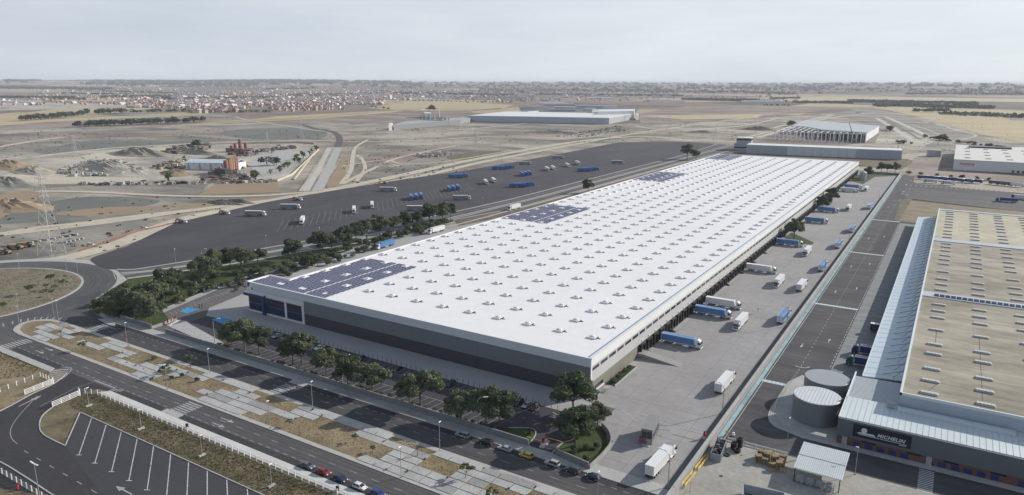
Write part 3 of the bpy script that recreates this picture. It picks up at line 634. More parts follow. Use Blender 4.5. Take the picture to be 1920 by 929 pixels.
# car park bays at the front
bm_ = MB()
for i in range(50):
    x = -146.5+2.78*i
    bm_.strip([(x, -14.6), (x-.1, -20.2)], .10, .008, None)
[bm_.strip([(-148+3.1*i, -29.3), (-149+3.1*i, -35.6)], .11, .008, None) for i in range(44)]
bm_.strip([(-146, -20.3), (-8, -20.3)], .10, .008, None); bm_.strip([(-146, -29.2), (-12, -29.2)], .12, .008, None)
dash(bm_, (-178, -24.8), (-4, -24.8), 44, .4, .12, .008)
hs_ = MB()
for i in range(15):
    y = 605.2+2.95*i; xl = 348-(y-603)/9*30 if y < 612 else 318+(y-612)/38*87; xr = 348+(y-603)/39*70
    hs_.strip(P([(xl+1, y), ((xl+xr)/2, y+.3), (xr-1, y+.4)]), .55, .012, None)
struct(hs_.build('hatched_marking', M['paint'])); sheet('striped_entrance', P([(348, 603), (418, 642), (405, 651), (316, 612)]), .006, M['front_paving'])
for i in range(44):          # bays along the west edge
    f = i/44; a = lerp(at(308, 584), at(640, 474), f) if False else None
for i in range(34):
    q = i*4.3; a = at(318+q*1.7, 586-q*.66+(q/60)**2*1.2); bm_.strip([a, (a[0]+4.8, a[1]-1.2)], .13, .012, None)
dash(bm_, at(330, 596), at(470, 543), 22, .4, .12, .012)
struct(bm_.build('bay_marking', mat('bay_paint', (.42, .42, .43), .8, .2, .5)))
sheet('disabled_bay', P([(336.8, 584), (352, 577), (376, 579.5), (350, 587.7)]), .014, M['bay_blue'])
sheet('disabled_bay', P([(397, 599.5), (412, 594), (435.6, 600), (417.5, 608)]), .014, M['bay_blue'])
fm = MB()
for i in range(46): fm.strip([(-136+3*i, -.6), (-136+3*i+1.2, -2.2)], .3, .006, None)
for q in ((523, 632), (1005, 733), (697, 655)): arrow(fm, *at(*q), 0, .006, 1.2)
struct(fm.build('road_marking', mat('faint_paint', (.34, .345, .35), .8, .1, .5)))
# yard marks
ym = MB()
dash(ym, (33, -5), (33, 560), 120, .45, .13, .006)
for q, c in (((1470, 568), 1), ((1540, 480), 1)): ym.strip(smooth(P([(q[0]-10, q[1]), (q[0]-2, q[1]), (q[0]+7, q[1]+5)]), 4), .35, .006, None)
for i in range(7): ym.strip(P([(1196+i*3.2, 856-i*3.2), (1207+i*3.4, 856.5-i*3.2)]), .25, .006, None)
ym.strip(P([(1200, 862), (1222, 838)]), .2, .006, None); ym.strip(P([(1211, 862), (1233, 838)]), .2, .006, None)
for q in ((1260, 664), (1250, 672)): pass
ym.strip(P([(1164, 768), (1188, 782)]), .5, .006, None); ym.strip(P([(1180, 780), (1198, 792)]), .2, .006, None)
struct(ym.build('road_marking', M['paint_worn']))
# lot bays
lm = MB()
for i in range(62):
    y = 124+6.15*i; x0 = -303-.0*i
    if i < 14 or 16 < i < 40 or i > 42: lm.strip([(x0, y), (x0-31.5, y+33.5)], .22, .006, None)
for xx, y0, n_ in ((-356, 148, 70), (-372, 160, 68), (-284, 150, 60), (-262, 250, 60), (-330, 470, 50)):
    for i in range(n_): lm.strip([(xx, y0+7.3*i), (xx+1.6, y0+7.3*i-.8)], .3, .006, None)
struct(lm.build('bay_marking', mat('lot_paint', (.22, .22, .23), .85, .2, .6)))
# neighbour road marks
nm = MB(); nb = MB()
for y in (46, 153.5, 280, 408.5):
    for i in range(13):
        a = 46+1.45*i; nm.face([(a, y-1.1, 0), (a+.75, y-1.1, 0), (a+.75, y+1.1, 0), (a, y+1.1, 0)]); nb.face([(a+.75, y-1.1, .001), (a+1.45, y-1.1, .001), (a+1.45, y+1.1, .001), (a+.75, y+1.1, .001)])
dash(nm, (55.4, 62), (55.4, 560), 110, .4, .14, -.008)
for y in (90, 180, 240, 330, 480): arrow(nm, 51.5, y, -math.pi/2, -.006, 1); arrow(nm, 60, y+12, math.pi/2, -.006, 1)
nm.strip([(46.6, -5), (46.6, 600)], .2, -.008, None); dash(nm, (64.8, 72), (64.8, 402), 90, .5, .2, -.004)
zebra(nm, 97, 100.6, -4.8, 8, 13, -.006)
nm.strip(smooth(P([(1491, 686), (1500, 689), (1512, 690), (1518, 688)]), 4), .4, -.004, None)
struct(nm.build('road_marking', M['paint'])); struct(nb.build('road_marking', M['pale_blue_paint']))
tm = MB()
for i in range(24): tm.strip(P([(1698+i*9.4, 348+i*.6), (1700+i*9.4, 346.6+i*.6)]), .6, .004, None)
for q in ((1690, 364), (1698, 347), (1706, 340), (1693, 360), (1704, 354), (1686, 376), (1700, 366)): tm.strip(P([q, (q[0]+3, q[1]-1)]), .8, .004, None)
struct(tm.build('bay_marking', M['paint']))
# ------------------------------------------------------------------ the big warehouse
WL, WW, WH = 722.0, 164.0, 14.0
wh = thing('warehouse', 'vast white-roofed warehouse with rows of skylights and dark loading docks', 'warehouse')
SX, SY = 174.5, 13.0
foot = [(0, 0), (0, WL), (-WW, WL), (-WW+3, SY), (-SX, SY), (-SX, 0)]
MB().prism([(-.3, .3), (-.3, WL-.3), (-WW+.3, WL-.3), (-WW+3.3, SY-.3), (-SX+.3, SY-.3), (-SX+.3, .3)], 0, WH-.5, 0).build('roof', [M['roof_white']], wh)
pp = MB()
for a, b_ in zip(foot, foot[1:]+foot[:1]):
    pp.strip([a, b_], .7, WH-.55, WH)
pp.build('parapet', M['white_wall'], wh)
MB().strip([(-1.6, .8), (-1.6, WL-1)], .55, WH-.5, WH-.38).build('gutter', M['gutter_blue'], wh)
# front cladding: three bands; each band cut into panels with open joints
def panel_row(name, m, x0, x1, n, z0, z1, y0, y1, parent=wh):
    wdt = (x1-x0)/n; me = MB().box(.03, wdt-.03, y0, y1, z0, z1).mesh(name, m)
    for i in range(n): link(name, me, parent, (x0+i*wdt, 0, 0))
panel_row('cladding_panel', M['cladding_low'], -137.4, -.12, 18, 0, 4.86, -.10, .3)
panel_row('cladding_panel', M['cladding_mid'], -137.4, -.12, 9, 4.9, 10.76, -.14, .3)
panel_row('fascia_panel', M['cladding_top'], -170.3, -.12, 12, 10.8, 13.94, -.36, .3)
# blue-glazed office end of the front
fx = [(-174.0, -163.6), (-161.9, -149.9), (-148.6, -139.0)]
gz = MB().box(-174.3, -137.5, .05, .3, 0, 10.75).build('office_wall', M['cladding_top'], wh)
MB().box(-174.3, -137.5, -.25, .05, 8.4, 9.9).build('office_lintel', M['white_wall'], wh)
for x in (-138.2, -149.2): MB().box(x-.65, x+.65, -.26, .05, 0, 8.38).build('office_frame', M['white_wall'], wh)
MB().box(-174.3, -137.5, -.22, .05, 0, .75).build('office_plinth', M['white_wall'], wh)
MB().box(-176.0, -162.3, -1.5, 1.0, 7.6, 9.0).box(-163.7, -162.2, -1.5, .04, 0, 7.58).build('entrance_portal', M['navy'], wh)
MB().box(-175.9, -162.3, -1.55, 1.05, 9.02, 9.3).build('portal_cap', M['white_wall'], wh)
for a, c in fx:
    g = MB().box(a, c, -.12, .04, .8, 7.9).build('office_window', M['glass_blue'], wh)
    fr = MB()
    for z in (.85, 3.9, 4.6, 7.6): fr.box(a, c, -.2, -.13, z, z+.18)
    for k in range(9): fr.box(a+(c-a)*k/8-.05, a+(c-a)*k/8+.05, -.24, -.21, .8, 7.9)
    fr.build('window_frame', M['navy'], g)
    MB().box(a+.15, c-.15, -.16, -.125, 4.05, 4.58).build('spandrel', mat('spandrel', (.03, .09, .2), .4, 0), g)
    bl = MB()
    for k in range(8): bl.box(a+(c-a)*(k+.2)/8, a+(c-a)*(k+.75)/8, -.155, -.125, 5.1, 7.1)
    bl.build('blind', mat('window_blind', (.10, .035, .03), .7, .1), g)
cs = MB().box(-174.6, -170.4, -.3, .3, 10.0, 13.94).build('corner_panel', M['white'], wh)
MB().box(-174.1, -172.9, -.36, -.302, 11.6, 13.6).box(-172.9, -172.1, -.36, -.302, 13.0, 13.6).build('corner_emblem', mat('emblem_violet', (.06, .03, .22), .5, 0), cs)
MB().box(-171.4, -170.6, -.36, -.302, 10.4, 11.6).build('corner_emblem', M['navy'], cs)
# east side: white fascia, window strip, pale band, olive base panels, docks
panel = MB().box(-.3, .16, .03, 13.97, 10.9, 13.96).mesh('fascia_panel', M['white_wall'])
pale = MB().box(-.3, .10, .03, 13.97, 4.96, 10.88).mesh('side_panel', M['side_pale'])
for i in range(51):
    link('fascia_panel', panel, wh, (0, 1+14*i, 0)); link('side_panel', pale, wh, (0, 1+14*i, 0))
MB().box(-.3, .2, .02, .97, 0, 13.96).build('corner_trim', M['white_wall'], wh)
olive = MB().box(-.3, .05, .03, 8.05, 0, 4.93).mesh('base_panel', M['side_olive'])
for i in range(5): link('base_panel', olive, wh, (0, 1+8.1*i, 0))
MB().box(-.3, .04, 41.6, WL-1, 0, 4.93).build('dock_wall', M['dark_metal'], wh)
MB().box(.06, .22, 4.0, 10.2, 1.4, 2.9).build('base_window', M['glass'], wh); MB().box(.06, .6, 3.8, 10.4, 1.1, 1.38).build('window_sill', M['white'], wh)
wf = MB().box(.11, .17, 0, 5.7, 8.95, 10.35); wp = MB()
for k in range(5): wp.box(.175, .21, .18+k*1.1, 1.12+k*1.1, 9.1, 10.2)
wfm, wpm = wf.mesh('window', M['galvanised']), wp.mesh('pane', M['glass'])
for i in range(102):
    o = link('window', wfm, wh, (0, .8+7.03*i, 0)); link('pane', wpm, o)
# loading docks
dk = MB(); dk.box(0, .9, -2.5, -1.55, .2, 4.5).box(0, .9, 1.55, 2.5, .2, 4.5).box(0, .95, -2.5, 2.5, 4.0, 4.75)
dkm = dk.mesh('dock_shelter', M['black']); dd = MB()
for k in range(5): dd.box(.06, .14, -1.5, 1.5, 1.0+k*.6, 1.56+k*.6)
ddm = dd.mesh('dock_door', M['door_grey']); dbm = MB().box(.05, .5, -1.5, 1.5, .4, .98).mesh('dock_leveller', M['dark_metal'])
bum = MB().box(.5, .75, -1.45, -1.1, .3, 1.1).box(.5, .75, 1.1, 1.45, .3, 1.1).mesh('bumper', M['rubber'])
dlm = MB().box(.1, .5, -.3, .3, 5.6, 6.05).mesh('wall_lamp', M['lamp_white'])
for i in range(96):
    y = 46.0+7.03*i
    if y > WL-8: break
    o = link('dock_shelter', dkm, wh, (.06, y, 0)); link('dock_door', ddm, o); link('dock_leveller', dbm, o); link('bumper', bum, o)
    link('wall_lamp', dlm, wh, (.02, y, 0))
    if i % 4 == 0:
        s_ = MB()
        for k in range(5): s_.box(.2+.55*k, .72+.55*k, -.5, .5, .02, 1.2-.22*k)
        s_.strip([(.2, .55), (3, .55)], .06, 1.15, 1.2)
        link('dock_steps', s_.mesh('dock_steps', M['dark_metal']), wh, (0, y+3.5, 0))
# ramp beside the first dock
rm = MB(); b0 = [(0.1, 42.2), (0.1, 45.6)]
rm.v += [(.1, 41.6, 0), (17, 41.6, 0), (17, 46.4, 0), (.1, 46.4, 0), (.1, 41.6, 1.9), (.1, 46.4, 1.9), (2.5, 41.6, 1.9), (2.5, 46.4, 1.9)]
for f_ in ((0, 1, 6, 4), (3, 5, 7, 2), (4, 6, 7, 5), (6, 1, 2, 7), (0, 4, 5, 3)): rm.f.append(f_); rm.m.append(0)
rm.build('dock_ramp', M['concrete'], wh)
# roof skylights
ku = MB().hexa([(-1.75, -1.75, 0), (1.75, -1.75, 0), (1.75, 1.75, 0), (-1.75, 1.75, 0), (-1.6, -1.6, .55), (1.6, -1.6, .55), (1.6, 1.6, .55), (-1.6, 1.6, .55)])
kum = ku.mesh('skylight', M['white_wall'])
dm = MB(); prev = None
for i in range(5):
    f = i/4; rr = 1.0*math.cos(f*math.pi/2*.92); z = .55+.42*math.sin(f*math.pi/2); cur = [(rr*math.cos(2*math.pi*(j+.5)/8)*1.05, rr*math.sin(2*math.pi*(j+.5)/8)*1.05, z) for j in range(8)]
    if prev:
        for j in range(8): dm.face([prev[j], prev[(j+1) % 8], cur[(j+1) % 8], cur[j]])
    prev = cur
dm.face(prev); domem = dm.mesh('dome', M['white'])
flap = MB().box(1.75, 3.1, -.12, .12, .05, .2).box(1.7, 1.9, -1.3, 1.3, .02, .4).mesh('hinge_rail', M['dark_metal'])
arrays = [(-173.0, 1.6, -124.0, 64), (-163.2, 196, -125.6, 262), (-162.5, 428, -133, 500), (-162.5, 655, -132, 719)]
ks_, far_ = [], MB()
for j in range(52):
    for i in range(12):
        x, y = -8.6-13.6*i, 19.4+13.62*j
        if y > WL-8 or x < -WW+4: continue
        ks_.append((math.hypot(x-CAM[0], y-CAM[1]), x, y))
ks_.sort()
for n_, (d_, x, y) in enumerate(ks_):
    if n_ < 300:
        o = link('skylight', kum, wh, (x, y, WH-.5)); link('dome', domem, o); link('hinge_rail', flap, o)
    else:
        for me_, mi in ((ku, 0), (dm, 1)):
            b0 = len(far_.v); far_.v += [(v[0]+x, v[1]+y, v[2]+WH-.5) for v in me_.v]; far_.f += [tuple(b0+k for k in f) for f in me_.f]; far_.m += [mi]*len(me_.f)
o = far_.build('far_skylights', [M['white_wall'], M['white']], wh); o['kind'] = 'stuff'
# solar arrays: panels in tilted rows
pm = MB().hexa([(-.95, -1.55, .15), (.95, -1.55, .15), (.95, 1.55, .15), (-.95, 1.55, .15), (-.95, -1.55, .2), (.95, -1.55, .2), (.95, 1.55, .38), (-.95, 1.55, .38)], 1)
pm.m = [1]*len(pm.f)
pm.f += []; b0 = len(pm.v)
for sx in (-.46, .46):
    for sy in (-.76, .76):
        def zz(y): return .206+(y+1.55)/3.1*.18
        pm.face([(sx-.42, sy-.72, zz(sy-.72)), (sx+.42, sy-.72, zz(sy-.72)), (sx+.42, sy+.72, zz(sy+.72)), (sx-.42, sy+.72, zz(sy+.72))], 0)
pmm = pm.mesh('solar_panel', [M['pv'], M['pv_frame']])
lab = ['solar array over the blue-glazed front corner of the warehouse roof', 'second solar array along the roof edge, beside the white lorry below', 'third solar array, between two runs of skylights on the far half of the roof', 'farthest solar array at the back corner of the warehouse roof']
for k, (x0, y0, x1, y1) in enumerate(arrays):
    root = thing('solar_array', lab[k], 'solar panels', (0, 0, WH-.5), 0, 'solar arrays on the warehouse roof')
    rest = MB(); cells_ = []
    nx = int((x1-x0-.9)/2.02); ny = int((y1-y0)/3.22)
    for i in range(nx):
        for j in range(ny):
            x, y = x0+1+2.02*i, y0+1.6+3.22*j
            if k == 0 and y > 11.5 and x < -158.5: continue
            if i > nx*.72: x += .9
            if any(abs(x-(-8.6-13.6*a)) < 1.7 and abs(y-(19.4+13.62*b)) < 1.7 for a in range(12) for b in range(-1, 52)): continue
            cells_.append((math.hypot(x-CAM[0], y-CAM[1]), x, y))
    cells_.sort()
    for q, (d_, x, y) in enumerate(cells_):
        if q < 300 and k < 2: link('solar_panel', pmm, root, (x, y, 0))
        else:
            b0 = len(rest.v); rest.v += [(v[0]+x, v[1]+y, v[2]) for v in pm.v]; rest.f += [tuple(b0+a for a in f) for f in pm.f]; rest.m += pm.m
    o = rest.build('solar_panels', [M['pv'], M['pv_frame']], root); o['kind'] = 'stuff'
# silo-like tower at the far yard corner
sl = thing('grey_tower', 'grey round-shouldered steel tower at the far end of the loading docks', 'tower', (4, 640, 0))
# ------------------------------------------------------------------ vehicles
def bevel(mb, w=.06, seg=1):
    me = mb.mesh('tmp', M['white']); bm = bmesh.new(); bm.from_mesh(me); bmesh.ops.remove_doubles(bm, verts=bm.verts, dist=1e-4); bmesh.ops.recalc_face_normals(bm, faces=bm.faces)
    ed = [e for e in bm.edges if len(e.link_faces) == 2 and e.calc_face_angle(0) > .4]
    bmesh.ops.bevel(bm, geom=ed, offset=w, segments=seg, affect='EDGES', clamp_overlap=True)
    out = MB(); bm.verts.index_update(); out.v = [tuple(v.co) for v in bm.verts]; out.f = [tuple(v.index for v in f.verts) for f in bm.faces]; out.m = [0]*len(out.f)
    bm.free(); bpy.data.meshes.remove(me); return out
paints = {}
def paint(name, c, rough=.3):
    if name not in paints: paints[name] = mat('paint_'+name, c, rough, .03, .6, spec=.5)
    return paints[name]
PC = {'white': (.66, .66, .66), 'silver': (.34, .36, .38), 'black': (.014, .014, .017), 'dark_grey': (.075, .08, .09), 'yellow': (.60, .44, .03), 'red': (.26, .02, .03), 'dark_blue': (.02, .035, .08), 'blue': (.02, .05, .22), 'slate': (.10, .12, .15), 'brown': (.05, .035, .03),
      'trailer_white': (.66, .67, .68), 'trailer_shade_grey': (.20, .225, .245), 'trailer_blue': (.075, .20, .44), 'deep_blue': (.03, .12, .36), 'navy': (.018, .022, .13), 'green': (.02, .08, .055), 'pale_blue': (.16, .37, .62)}  # the grey trailer colour is a white trailer with side shade painted in
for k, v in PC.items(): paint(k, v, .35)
tyre = MB().tube((0, -.11, 0), (0, .11, 0), .33, n=14).mesh('tyre', M['rubber']); rim = MB().tube((0, -.125, 0), (0, .125, 0), .2, n=10).mesh('rim', M['galvanised'])
big_tyre = MB().tube((0, -.16, 0), (0, .16, 0), .5, n=14).mesh('tyre', M['rubber']); big_rim = MB().tube((0, -.175, 0), (0, .175, 0), .28, n=10).mesh('rim', M['galvanised'])
headm = mat('headlight', (.75, .78, .8), .15, 0, spec=.6); tailm = mat('tail_light', (.35, .01, .01), .2, 0)
def wheel(p, x, y, big=False):
    o = link('wheel', big_tyre if big else tyre, p, (x, y, .5 if big else .33)); link('rim', big_rim if big else rim, o); return o
CARS = {}
def car_template(style, colour):
    k = (style, colour)
    if k in CARS: return CARS[k]
    root = link('car', None, None, (0, 0, -500)); p = paint(colour, PC[colour])
    if style == 'mpv': prof = [(-2.35, .35), (-2.4, .95), (1.55, 1.02), (2.3, .82), (2.4, .35)]; gh = (-2.25, -2.0, .55, 1.5, 1.68); L_ = 2.4
    elif style == 'suv': prof = [(-2.2, .4), (-2.27, 1.0), (1.1, 1.06), (2.1, .95), (2.25, .4)]; gh = (-2.1, -1.75, .35, 1.15, 1.7); L_ = 2.25
    elif style == 'hatch': prof = [(-2.0, .33), (-2.07, .9), (1.1, .95), (1.95, .75), (2.07, .33)]; gh = (-1.98, -1.5, .3, 1.2, 1.48); L_ = 2.07
    else: prof = [(-2.25, .33), (-2.3, .9), (-1.7, .95), (1.1, .93), (2.1, .74), (2.3, .33)]; gh = (-1.75, -1.05, .35, 1.2, 1.43); L_ = 2.3
    b_ = bevel(MB().extr(prof, -.88, .88), .12, 2).build('body', p, root)
    x0, x1, x2, x3, zt = gh; zb = .9
    def ring(z, a, c, w): return [(a, -w, z), (c, -w, z), (c, w, z), (a, w, z)]
    g = MB().hexa(ring(zb, x0, x3, .80)+ring(zt-.06, x1, x2, .64))
    MB.build(g, 'windows', M['glass'], root)
    r_ = bevel(MB().hexa(ring(zt-.07, x1-.06, x2+.06, .67)+ring(zt+.02, x1+.1, x2-.15, .60)), .03).build('roof', p, root)
    for s in (-1, 1):
        for xb, xt in ((x0+.02, x1), (x3-.02, x2), ((x0+x3)/2-.15, (x1+x2)/2-.1)): MB().tube((xb, s*.80, zb), (xt, s*.655, zt-.04), .045, n=4).build('pillar', p, r_)
    for s in (-1, 1):
        MB().box(L_-.28, L_-.03, s*.62-.17, s*.62+.17, .62, .78).build('headlight', headm, root)
        MB().box(-L_-.02, -L_+.14, s*.68-.13, s*.68+.13, .68, .92).build('tail_light', tailm, root)
        MB().box(.75, .93, s*.95-.1, s*.95+.1, .92, 1.05).build('mirror', p, root)
        for x in (-L_*.6, L_*.62): wheel(root, x, s*.80)
    MB().box(L_-.1, L_+.02, -.7, .7, .36, .5).box(-L_-.02, -L_+.1, -.7, .7, .36, .5).build('bumper', M['dark_metal'], root)
    index(root); CARS[k] = root; return root
def car(style, colour, xy, rz, label, group, z=0):
    if 'car' in label.split() or 1: return stamp(car_template(style, colour), (xy[0], xy[1], z), rz, label, 'car', group, 'parked_car')
LOR = {}
def lorry_template(trailer, cabc, lod=0, reefer=False):
    k = (trailer, cabc, lod, reefer)
    if k in LOR: return LOR[k]
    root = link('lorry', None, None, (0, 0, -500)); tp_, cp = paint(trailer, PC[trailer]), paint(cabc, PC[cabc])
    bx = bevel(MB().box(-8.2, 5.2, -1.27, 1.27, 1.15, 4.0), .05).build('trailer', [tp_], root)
    if trailer == 'trailer_shade_grey': MB().box(-8.18, 5.18, -1.24, 1.24, 4.002, 4.06).build('trailer_roof', M['white'], bx)  # body grey imitates shaded sides of a white trailer; top stays white
    rb = MB()
    for s in (-1, 1):
        rb.box(-8.22, 5.22, s*1.275-.03, s*1.275+.03, 1.13, 1.28); rb.box(-8.22, 5.22, s*1.26-.04, s*1.26+.04, 3.92, 4.03)
    for x in (-8.21, 5.21): rb.box(x-.03, x+.03, -1.28, 1.28, 3.92, 4.03)
    rb.build('frame', M['lamp_white'] if lod == 0 else tp_, bx)
    if lod == 0:
        for s in (-1, 1):
            d_ = MB().box(-8.27, -8.21, s*.63-.58, s*.63+.58, 1.25, 3.88).build('rear_door', M['white'], bx)
            MB().box(-8.31, -8.28, s*.3-.025, s*.3+.025, 1.3, 3.85).box(-8.31, -8.28, s*.75-.025, s*.75+.025, 1.3, 3.85).build('lock_rod', M['grey_metal'], d_)
        sl = MB()
        for s in (-1, 1):
            for i in range(11): sl.box(-7.9+1.25*i, -7.86+1.25*i, s*1.28-.015, s*1.28+.015, 1.3, 3.9)
        sl.build('side_seam', tp_ if trailer != 'trailer_white' else M['galvanised'], bx)
    MB().box(-8.0, 5.0, -.5, .5, .85, 1.14).box(-8.2, -7.9, -1.2, 1.2, .45, .75).box(1.0, 7.4, -.45, .45, .6, .95).build('chassis', M['dark_metal'], root)
    MB().box(-2.2, 1.2, -1.2, -1.1, .45, 1.1).box(-2.2, 1.2, 1.1, 1.2, .45, 1.1).build('side_guard', M['galvanised'], root)
    prof = [(5.95, .55), (5.95, 3.55), (6.5, 3.85), (7.6, 3.15), (8.05, 2.0), (8.2, 1.1), (8.2, .45), (6.9, .45)]
    cab = bevel(MB().extr(prof, -1.24, 1.24), .10, 1).build('cab', cp, root)
    MB().hexa([(7.66, -1.08, 2.99), (8.10, -1.08, 1.95), (8.10, 1.08, 1.95), (7.66, 1.08, 2.99), (7.72, -1.04, 3.02), (8.15, -1.1, 1.97), (8.15, 1.1, 1.97), (7.72, 1.04, 3.02)]).build('windscreen', M['glass'], root)
    MB().hexa([(6.6, -1.1, 3.84), (7.5, -1.1, 3.24), (7.5, 1.1, 3.24), (6.6, 1.1, 3.84), (6.65, -1.05, 3.9), (7.65, -1.05, 3.25), (7.65, 1.05, 3.25), (6.65, 1.05, 3.9)]).build('sun_visor', cp, cab)
    for s in (-1, 1):
        MB().hexa([(6.75, s*1.22, 2.0), (7.75, s*1.22, 2.0), (7.5, s*1.22, 2.85), (6.75, s*1.22, 2.85)]+[(6.75, s*1.262, 2.0), (7.75, s*1.262, 2.0), (7.5, s*1.262, 2.85), (6.75, s*1.262, 2.85)]).build('side_window', M['glass'], root)
    if lod == 0:
        MB().box(8.16, 8.25, -.9, .9, 1.0, 1.75).build('grille', M['dark_metal'], cab)
        for s in (-1, 1):
            MB().box(8.14, 8.24, s*.95-.2, s*.95+.2, .62, .85).build('headlight', headm, root)
            MB().box(7.75, 7.95, s*1.42-.14, s*1.42+.14, 2.0, 2.8).build('mirror', M['black'], root)
            MB().tube((4.3, s*1.0, .75), (5.7, s*1.0, .75), .32, n=10).build('fuel_tank', M['galvanised'], root)
            MB().box(-8.24, -8.2, s*.95-.2, s*.95+.2, .55, .7).build('tail_light', tailm, root)
    MB().box(8.0, 8.26, -1.2, 1.2, .38, .6).build('bumper', M['dark_metal'] if lod else cp, root)
    for s in (-1, 1):
        for x in ((-6.6, -5.3, -4.0, 3.9, 7.1) if lod == 0 else (-6.0, -4.6, 3.9, 7.1)): wheel(root, x, s*1.08, True)
    index(root); LOR[k] = root; return root
def lorry(trailer, cabc, xy, rz, label, group, lod=0, z=0): return stamp(lorry_template(trailer, cabc, lod), (xy[0], xy[1], z), rz, label, 'lorry', group, 'articulated_lorry')
# ---- lorries at the docks (backed onto the wall) and driving in the yard
gd, gy = 'lorries backed onto the loading docks', 'lorries driving in the yard'
Y2 = R(90)
for c_, y, lab_ in (('trailer_blue', 64, 'blue-trailer lorry at the docks, the first one past the concrete ramp'), ('trailer_blue', 107.5, 'blue-trailer lorry at the docks, next to a white one on its far side'), ('trailer_white', 123.5, 'white lorry at the docks, next to a blue one on its near side'),
                    ('trailer_white', 199, 'white lorry at the docks, alone between two blue ones farther and nearer'), ('trailer_blue', 277.5, 'blue lorry at the docks just before the big tree by the wall'), ('trailer_blue', 370, 'blue lorry at the docks half hidden behind the big tree'), ('trailer_blue', 425, 'blue lorry at the docks just past the big tree'),
                    ('trailer_white', 556, 'white lorry at the docks farthest along, beside the last blue one'), ('trailer_blue', 583, 'last blue lorry at the docks, near the grey tower')):
    lorry(c_, 'white', (10.2 if y < 350 else 11.5, y), 0, lab_, gd, z=.01)
def drive(c_, px, rz, lab_):
    x, y = at(*px); lorry(c_, 'white', (x, y), rz, lab_, gy, z=.01)
drive('trailer_white', (1239, 874), Y2-R(2), 'long white lorry seen from behind beside the gatehouse')
drive('trailer_white', (1359, 725), Y2-R(1), 'white lorry with closed rear doors alone near the yard wall lamp post')
drive('trailer_white', (1388, 611), -Y2, 'white lorry coming head-on, between two blue lorries')
drive('trailer_blue', (1469, 600), Y2-R(1), 'blue lorry seen from behind, nearest the gatehouse of the blue ones by the yard wall')
drive('trailer_white', (1460, 534), -Y2, 'white lorry coming head-on, beside a white one going away')
drive('trailer_white', (1503, 541), Y2, 'white lorry seen from behind, beside a white one coming head-on')
drive('trailer_white', (1513, 477), -Y2, 'white lorry coming head-on near the fourth docked lorry')
drive('trailer_blue', (1542, 505), Y2, 'second blue lorry going away along the yard wall')
drive('trailer_blue', (1572, 463), Y2, 'third blue lorry going away along the yard wall')
drive('trailer_blue', (1597, 434), Y2, 'fourth blue lorry going away along the yard wall')
drive('pale_blue', (1630, 391), Y2, 'farthest light blue lorry going away along the yard wall')
drive('trailer_white', (1591, 394), -Y2, 'white lorry coming head-on beyond the big tree')
drive('trailer_white', (1624, 358), -Y2, 'farthest white lorry coming head-on, beside the last docked lorries')
# ---- lorries on the dark lot
gl = 'lorries parked on the dark lot'
HA = R(32)
def lot(c_, cabc, px, rz, lab_):
    x, y = at(*px); lorry(c_, cabc, (x, y), rz, lab_, gl, 1, z=.01)
for px, lab_ in (((479, 405), 'shade-painted white lorry side-on at the near end of the lot'), ((545, 392), 'shade-painted white lorry side-on just beyond the nearest one'), ((728, 359), 'shade-painted white lorry side-on at the earth edge of the lot, before the blue pair'), ((781, 395), 'shade-painted white lorry side-on closest to the trees along the side road'),
                 ((866, 375), 'shade-painted white lorry side-on between the blue trios'), ((985, 309), 'shade-painted white lorry side-on beyond the blue trio at the earth edge'), ((1047, 298), 'farthest shade-painted white lorry side-on at the earth edge of the lot'), ((1158, 307), 'shade-painted white lorry side-on alone near the end of the side road')):
    lot('trailer_shade_grey', 'white', px, HA, lab_)
def rank(px, n, rz, dx, dy, what, c_):
    for i in range(n):
        lot(c_, 'deep_blue' if c_ == 'deep_blue' else 'white', (px[0]+dx*i, px[1]+dy*i), rz, what.replace('#', ['near', 'middle', 'far'][i] if n == 3 else ['near', 'far'][i]))
rank((855, 334), 2, HA, 9, -1.3, '# lorry of the side-on blue pair at the earth edge of the lot', 'deep_blue')
rank((935, 318.5), 3, HA, 8.5, -1.2, '# lorry of the side-on blue trio at the earth edge of the lot', 'deep_blue')
rank((970, 351.5), 3, HA, 8.5, -1.3, '# lorry of the side-on blue trio nearest the side road', 'deep_blue')
rank((1095, 322), 3, HA, 7.5, -1.1, '# lorry of the side-on blue trio farthest along the lot', 'deep_blue')
F = R(-47)
rank((771, 374), 3, F, 9.5, -1.4, '# lorry of the head-on blue trio nearest the trees', 'deep_blue')
rank((842, 358), 3, F, 8.3, -1.6, '# lorry of the head-on blue trio in the middle row of bays', 'deep_blue')
rank((979, 330), 3, F, 6.8, -1.2, '# lorry of the head-on blue trio far along the row of bays', 'deep_blue')
lot('trailer_white', 'white', (567, 418), F, 'white lorry head-on in the first marked bays of the lot')
rank((664, 398), 1, F, 0, 0, 'white lorry head-on, second along the row of bays', 'trailer_white') if False else lot('trailer_white', 'white', (664, 398), F, 'white lorry head-on, second along the row of bays')
lot('trailer_white', 'white', (698, 389), F, 'white lorry head-on, third along the row of bays')
rank((911, 345), 2, F, 14.5, -3.5, '# lorry of the white head-on pair between two blue trios', 'trailer_white')
rank((1026, 320), 2, F, 11, -2, '# lorry of the white head-on pair past the last blue trio', 'trailer_white')
rank((1064, 313), 2, F, 19, -4.5, '# lorry of the last white head-on pair in the row', 'trailer_white')
# lorries on the road behind the warehouse's west side
for (px, c_, rz, lab_) in (((722, 464), 'trailer_blue', R(-88), 'blue lorry half hidden behind the warehouse roof edge'), ((818, 436), 'trailer_white', R(-92), 'white lorry on the road behind the roof, before the second solar array'), ((964, 393), 'trailer_white', R(-92), 'white lorry half hidden behind the roof beside the second solar array')):
    x, y = at(*px); lorry(c_, 'white', (x, y), rz, lab_, 'lorries on the road behind the roof edge', 1)
